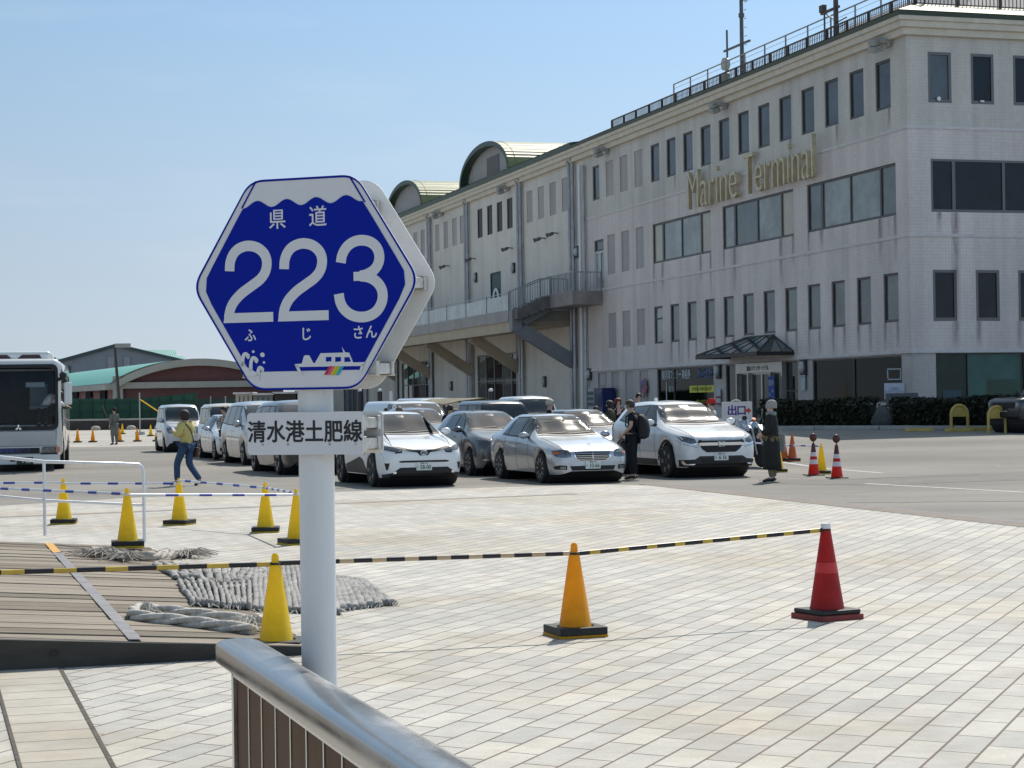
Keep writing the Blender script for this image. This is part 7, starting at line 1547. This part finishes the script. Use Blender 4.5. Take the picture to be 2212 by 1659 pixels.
# ================================================================== TERMINAL FORECOURT
def world(off, u, z=0): return TB.matrix_world @ Vector((-off, u, z)) if False else Vector((15.40 - off * math.cos(BA) - u * math.sin(BA), 74.0 - off * math.sin(BA) + u * math.cos(BA), z))
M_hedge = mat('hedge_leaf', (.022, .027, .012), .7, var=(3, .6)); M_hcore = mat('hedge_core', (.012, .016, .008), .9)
def hedge(label, P, Q, wd, h, n):
    t = thing('hedge', label, 'hedge', P, 0, 'clipped hedges in front of the terminal'); d = Q - P; l = d.length; d.normalize(); s_ = Vector((-d.y, d.x, 0)); b = MB(); random.seed(n)
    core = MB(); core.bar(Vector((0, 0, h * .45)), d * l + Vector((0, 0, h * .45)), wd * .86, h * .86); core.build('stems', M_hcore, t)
    for i in range(n):
        x = random.uniform(-.1, l + .1); face = random.random()
        if face < .45: y, z = -wd / 2 * random.choice((1, 1, -1)), random.uniform(.03, h)
        else: y, z = random.uniform(-wd / 2, wd / 2), h
        y += random.uniform(-.09, .09) + .06 * math.sin(x * 2.3); z += random.uniform(-.08, .09) + .05 * math.sin(x * 1.7 + 2); p = d * x + s_ * y + Vector((0, 0, max(z, .02))); r = random.uniform(.05, .11)
        a = Vector((random.gauss(0, 1), random.gauss(0, 1), random.gauss(0, 1))).normalized(); c = a.orthogonal().normalized(); e = a.cross(c)
        b.add([p - c * r, p - e * r * .55, p + c * r, p + e * r * .55], [(0, 1, 2, 3)])
    b.build('foliage', M_hedge, t); return t
gb = .55
def hp(px, dep): p = atd(px, dep); return p
hedge('long dark clipped hedge left of the boulder, under the gallery window', hp(1660, 71), hp(1885, 69.5), 1.6, .98, 4200)
hedge('dark clipped hedge right of the boulder, running on to the off-road car', hp(1940, 69), hp(2230, 67), 1.6, 1.0, 4800)
b = MB(); b.add([hp(1640, 72.6) + Vector((0, 0, .12)), hp(1640, 69.2) + Vector((0, 0, .12)), hp(2300, 65.4) + Vector((0, 0, .12)), hp(2300, 74) + Vector((0, 0, .12))], [(0, 1, 2, 3)]); struct(b.build('planting_bed', mat('bed_soil', (.07, .06, .045), .95, var=(4, .3)), None))
kp = [(1640, 69.1), (1760, 68.3), (1760.5, 68.3), (1900, 67.3), (1900.5, 67.3), (2060, 66.3), (2060.5, 66.3), (2300, 65.0)]
for i in range(0, 8, 2):
    b = MB(); p_, q_ = hp(*kp[i]), hp(*kp[i + 1]); b.bar(p_ + Vector((0, 0, .07)), q_ - (q_ - p_).normalized() * .02 + Vector((0, 0, .07)), .2, .15); struct(b.build('kerb', M_conc, None, bevel=.02))
M_uy = mat('barrier_yellow', (.52, .38, .10), .5, var=(5, .25))
def ubar(label, px, py, wd=.62, h=.88):
    t = thing('hoop_barrier', label, 'hoop barrier', at(px, py), R(15), 'yellow hoop barriers'); b = MB(); r = wd / 2
    b.tube([(-r, 0, 0), (-r, 0, h - r)] + [(-r * math.cos(math.pi * k / 10), 0, h - r + r * math.sin(math.pi * k / 10)) for k in range(1, 10)] + [(r, 0, h - r), (r, 0, 0)], .05, 10); b.build('hoop', M_uy, t, smooth=True)
    b = MB(); b.box((0, 0, h - r - .02), (wd - .06, .035, .12)); b.prism([(-r * .86 * math.cos(math.pi * k / 10), r * .86 * math.sin(math.pi * k / 10)) for k in range(11)][::-1], .03, frame((0, .015, h - r + .03), (1, 0, 0), (0, 0, 1))); b.build('hoop_plate', M_uy, t); return t
ubar('yellow hoop barrier farther from the off-road car, by the hedge', 2073, 931); ubar('yellow hoop barrier right in front of the off-road car', 2154, 936)
def stopper(label, px, py):
    t = thing('wheel_stop', label, 'wheel stop', at(px, py), R(12), 'yellow wheel stops'); b = MB(); b.prism([(-.085, 0), (.085, 0), (.06, .12), (-.06, .12)], 1.0, Matrix(((0, 0, 1, -.5), (1, 0, 0, 0), (0, 1, 0, 0), (0, 0, 0, 1)))); b.build('block', M_uy, t, bevel=.01); c_ = MB()
    for x_ in (-.25, .25): c_.box((x_, 0, .1215), (.2, .09, .004))
    c_.build('worn_top', M_conc, t)
stopper('yellow wheel stop left of the hoop barriers', 1985, 932); stopper('yellow wheel stop at the foot of the first hoop barrier', 2072, 932.5); stopper('yellow wheel stop between the two hoop barriers', 2113, 931)
BO = thing('boulder', 'grey rock with a dark slanted plaque in the gap of the hedge', 'rock', hp(1905, 68.4)); b = MB(); random.seed(4); b.sph((0, 0, .34), (.36, .34, .50), 12)
b.v = [(x * (1 + .18 * math.sin(7 * z + 3 * y)), y * (1 + .15 * math.sin(5 * x + 2)), z * (1 + .1 * math.sin(4 * x + 5 * y))) for x, y, z in b.v]; b.build('rock', mat('grey_rock', (.085, .085, .085), .9, var=(5, .35), bump=(6, .6)), BO, smooth=True)
b = MB(); b.box(None, (1.15, .7, .07), M=Matrix.Translation((.75, .1, 1.02)) @ Matrix.Rotation(R(-8), 4, 'Z') @ Matrix.Rotation(R(38), 4, 'X')); pq = b.build('plaque', mat('plaque_dark', (.04, .05, .055), .3), BO, bevel=.01); b = MB(); b.box((.75, .22, .55), (.9, .3, .9)); b.build('plinth', M_conc, BO, bevel=.03)
NB = thing('notice_board', 'small white notice board with blue writing on a post at the building corner', 'notice', world(.35, .75, gb), BA - R(40)); 
b = MB(); b.box((0, 0, 1.35), (.78, .04, .62)); pl_ = b.build('panel', mat('notice_white', (.55, .60, .68), .5), NB); text('ご自由に\nお入りください', .11, M_stickerb, 'lettering', pl_, frame((0, -.022, 1.38), (1, 0, 0), (0, 0, 1)), .001, .001)
b = MB(); b.box((0, 0, .72), (.36, .03, .6)); lo_ = b.build('lower_panel', mat('notice_white', (.5, .5, .5), .5), NB); text('展示室', .1, M_stickerb, 'lettering', lo_, frame((0, -.017, .72), (1, 0, 0), (0, 0, 1)), .001, .001); b = MB(); b.box((0, .04, .75), (.05, .04, 1.5)); b.build('post', M_galv, NB)
b = MB(); b.tube([(-.25, 0, 1.85), (-.25, 0, 2.2), (.25, 0, 2.2), (.25, 0, 1.8), (-.25, 0, 1.8)], .03, 6); b.build('frame_hoop', M_sticker, NB)
VM = thing('vending_machine', 'dark blue drinks vending machine against the terminal wall', 'vending machine', world(.5, 33.9, gb), BA - R(90)); b = MB(); b.box((0, .1, .92), (1.05, .75, 1.84)); vb = b.build('cabinet', mat('vending_blue', (.008, .02, .12), .35, var=(1, .2)), VM, bevel=.02); text('Drink', .22, M_sticker, 'lettering', vb, frame((0, -.281, 1.35), (1, 0, 0), (0, 0, 1)), .002, .003) if False else None
b = MB(); b.box((0, -.285, 1.2), (.85, .02, .85)); b.build('display_window', glassy('vend_window', (.03, .06, .16), .1), VM); b = MB(); b.box((0, -.285, .35), (.6, .02, .22)); b.build('delivery_flap', M_dark, VM)
VM2 = thing('vending_machine', 'pale drinks vending machine with rows of bottles beside the blue one', 'vending machine', world(.5, 35.3, gb), BA - R(90)); b = MB(); b.box((0, .1, .92), (1.0, .75, 1.84)); b.build('cabinet', mat('vending_pale', (.34, .36, .38), .4), VM2, bevel=.02)
for z_ in (.85, 1.15, 1.45): 
    b = MB()
    for k in range(7): b.cyl((-.4 + .13 * k, -.30, z_), (-.4 + .13 * k, -.30, z_ + .2), .035, n=8)
    b.build('bottle_row', mat('bottle_teal', (.10, .16, .17), .3, var=(12, .7)), VM2)
BN = thing('upright_banner', 'blue upright banner with white writing beside the entrance door', 'banner', world(.35, 12.1, gb), BA - R(90)); b = MB(); b.box((0, 0, 1.15), (.62, .03, 1.9)); bb_ = b.build('cloth', mat('banner_blue', (.012, .06, .34), .6, var=(1.5, .15)), BN)
text('案内', .3, M_sticker, 'lettering', bb_, frame((0, -.017, 1.8), (1, 0, 0), (0, 0, 1)), .001, .002)
for i_, ch in enumerate('観光クルーズ'): text(ch, .16, M_sticker, 'lettering', bb_, frame((-.16 if i_ % 2 else .14, -.017, 1.45 - .15 * i_), (1, 0, 0), (0, 0, 1)), .001, .002)
b = MB(); b.bar((-.33, .03, 0), (-.33, .03, 2.2), .03); b.build('post', M_galv, BN)
for off_, u_, lab, hh in ((.08, 28.75, 'colourful diamond shaped poster on the terminal wall', 1.0),):
    t = thing('wall_poster', lab, 'poster', world(off_, u_, 2.3), BA - R(90)); b = MB(); b.prism([(0, -.55), (.5, .0), (.25, .55), (-.4, .4), (-.45, -.1)], .02, frame((0, 0, 0), (1, 0, 0), (0, 0, 1))); b.build('sheet', mat('poster_colours', (.28, .10, .16), .5, var=(2.6, .9)), t)
    b = MB(); b.prism([(-.3, .1), (0, .25), (-.1, .45), (-.38, .35)], .01, frame((0, -.02, 0), (1, 0, 0), (0, 0, 1))); b.build('picture', mat('poster_blue', (.05, .14, .35), .5), t)
PS = thing('wall_notice', 'narrow white notice below the oval lamp by the gallery window', 'notice', world(.06, 9.5, 2.42), BA - R(90)); b = MB(); b.box((0, 0, 0), (.42, .02, .8)); o = b.build('sheet', M_sticker, PS); text('←', .3, M_stickerb, 'lettering', o, frame((0, -.012, .18), (1, 0, 0), (0, 0, 1)), .001)
PS2 = thing('wall_notice', 'red and white notice on the pier left of the entrance', 'notice', world(.06, 18.8, 1.7), BA - R(90)); b = MB(); b.box((0, 0, .3), (.5, .02, .35)); b.box((0, 0, -.15), (.5, .02, .35)); b.build('sheet', M_sticker, PS2); b = MB(); b.box((0, -.01, .07), (.5, .02, .1)); b.box((0, -.01, -.25), (.5, .02, .1)); b.build('red_band', mat('notice_red', (.28, .03, .03), .5), PS2)
EX = thing('exit_sign', 'white exit board with purple characters and a red arrow, behind the motorcycle', 'sign', atd(1592, 49.5), R(-12)); zt_ = pix(1592, 868, 49.5).z - EX.location.z; zb2 = pix(1592, 908, 49.5).z - EX.location.z
b = MB(); b.box((0, 0, (zt_ + zb2) / 2), (.78, .03, zt_ - zb2)); eb2 = b.build('board', mat('exit_board', (.62, .61, .60), .5, var=(3, .08)), EX, bevel=.006)
for i_, ch in enumerate('出口'): text(ch, .27, mat('exit_purple', (.045, .02, .22), .5), 'lettering', eb2, frame((-.12 + .24 * i_, -.017, (zt_ + zb2) / 2 + .0), (1, 0, 0), (0, 0, 1)), .001, .008)
b = MB(); zm_ = (zt_ + zb2) / 2 + .01; b.prism([(.21, -.04), (.29, -.04), (.29, -.085), (.375, 0), (.29, .085), (.29, .04), (.21, .04)], .004, frame((0, -.016, zm_), (1, 0, 0), (0, 0, 1))); b.build('arrow', mat('exit_red', (.50, .06, .04), .5), eb2)
b = MB(); b.tube([(-.02 + .11 * math.cos(math.pi * k / 10), 0, zt_ + .05 * math.sin(math.pi * k / 10)) for k in range(11)], .014, 6); b.build('carry_handle', M_white, EX); b = MB()
for x_ in (-.3, .3): b.bar((x_, 0, 0), (x_, 0, zb2), .04)
b.box((0, 0, .02), (.7, .5, .04)); b.build('stand', M_dark, EX)
M_bol = mat('bollard_dark', (.025, .025, .035), .4)
for px, dep, lab in ((1061, 80, 'dark bollard with a bright round cap behind the black off-road car'), (821, 92, 'dark bollard by the shop windows above the crossover'), (778, 96, 'dark bollard just right of the sign pole')):
    t = thing('bollard', lab, 'bollard', atd(px, dep), 0, 'bollards along the hall'); zt_ = pix(px, 846, dep).z - t.location.z; b = MB(); b.cyl((0, 0, 0), (0, 0, zt_), .12, n=14); b.build('post', M_bol, t, smooth=True); b = MB(); b.sph((0, 0, zt_ + .05), (.1, .1, .09)); b.build('cap', M_white, t, smooth=True)
t = thing('bollard', 'slim pale post above the white vans', 'bollard', atd(845, 84), 0, 'bollards along the hall'); b = MB(); b.cyl((0, 0, 0), (0, 0, pix(845, 850, 84).z), .07, n=10); b.build('post', M_white, t, smooth=True)
# ================================================================== ROOF MASTS
M_mast = mat('mast_steel', (.13, .13, .135), .5, .5, var=(5, .2))
MS = thing('antenna_mast', 'tall dark antenna mast with a cross arm, two drums and a side aerial', 'antenna', world(-4, 24.57, 17.0), BA); b = MB()
hh = 7.5
b.cyl((0, 0, 0), (0, 0, hh), .125, .09, n=8); b.cyl((0, 0, 0), (0, 0, .5), .17, n=8); b.cyl((0, 0, 4.3), (0, 0, 4.5), .16, n=8); b.build('mast_tube', M_mast, MS, smooth=True); b = MB(); b.bar((0, -1.0, 2.92), (0, 2.3, 2.95), .1); b.build('cross_arm', M_mast, MS)
b = MB(); b.bar((0, 1.9, .3), (0, 1.9, 4.0), .08); b.build('side_pole', M_mast, MS)
for z_ in (1.45, 2.2): b = MB(); b.cyl((-.25, 1.85, z_), (.0, 1.85, z_), .33, n=20); b.build('drum_aerial', mat('aerial_white', (.45, .44, .45), .5), MS, smooth=True)
b = MB(); b.box((0, 1.9, .35), (.3, .3, .8)); b.build('junction_box', M_mast, MS); b = MB()
for z_ in (5.1, 5.6): b.bar((0, 0, z_), (-.1, -1.4, z_ + .05), .04)
for k in range(5): b.bar((-.03 * k, -.5 - .2 * k, 4.95), (-.03 * k, -.5 - .2 * k, 5.35), .02)
b.build('yagi_aerial', M_mast, MS); b = MB()
for k in range(12): b.bar((.1, -.14, .6 + .45 * k), (.12, -.34, .6 + .45 * k), .025)
b.build('climbing_rung', M_mast, MS)
MS2 = thing('weather_mast', 'short rusty instrument mast with side arms above the roof rail', 'antenna', world(-1.2, 8.3, 16.95), BA); b = MB(); b.bar((0, 0, 0), (0, 0, 3.6), .16); b.bar((0, -.3, 1.45), (0, 1.4, 1.45), .1); b.bar((0, 1.1, .0), (0, 1.1, 1.45), .06); b.bar((0, 0, .9), (0, 1.0, 1.4), .04); b.build('pole', M_railr, MS2); b = MB(); b.box((0, 1.25, 1.65), (.2, .35, .3)); b.build('instrument', M_railr, MS2); b = MB()
for z_ in (.55, .8): b.bar((0, 0, z_), (0, -1.0, z_ + .05), .04)
b.build('side_arm', M_railr, MS2)
# ---- things resting on window sills
for u_, z_, lab in ((1.35, 13.20, 'small white round clock on the top floor window sill'), (3.25, 13.16, 'small pale box on the top floor window sill')):
    p_ = Vector((15.40 + u_ * math.cos(BA) + .045 * math.sin(BA), 74 + u_ * math.sin(BA) - .045 * math.cos(BA), z_)); t = thing('sill_object', lab, 'ornament', p_, BA); b = MB()
    (b.cyl((0, -.02, 0), (0, .02, 0), .085, n=14) if 'round' in lab else b.box((0, 0, 0), (.16, .03, .07))); b.build('shell', M_white, t)
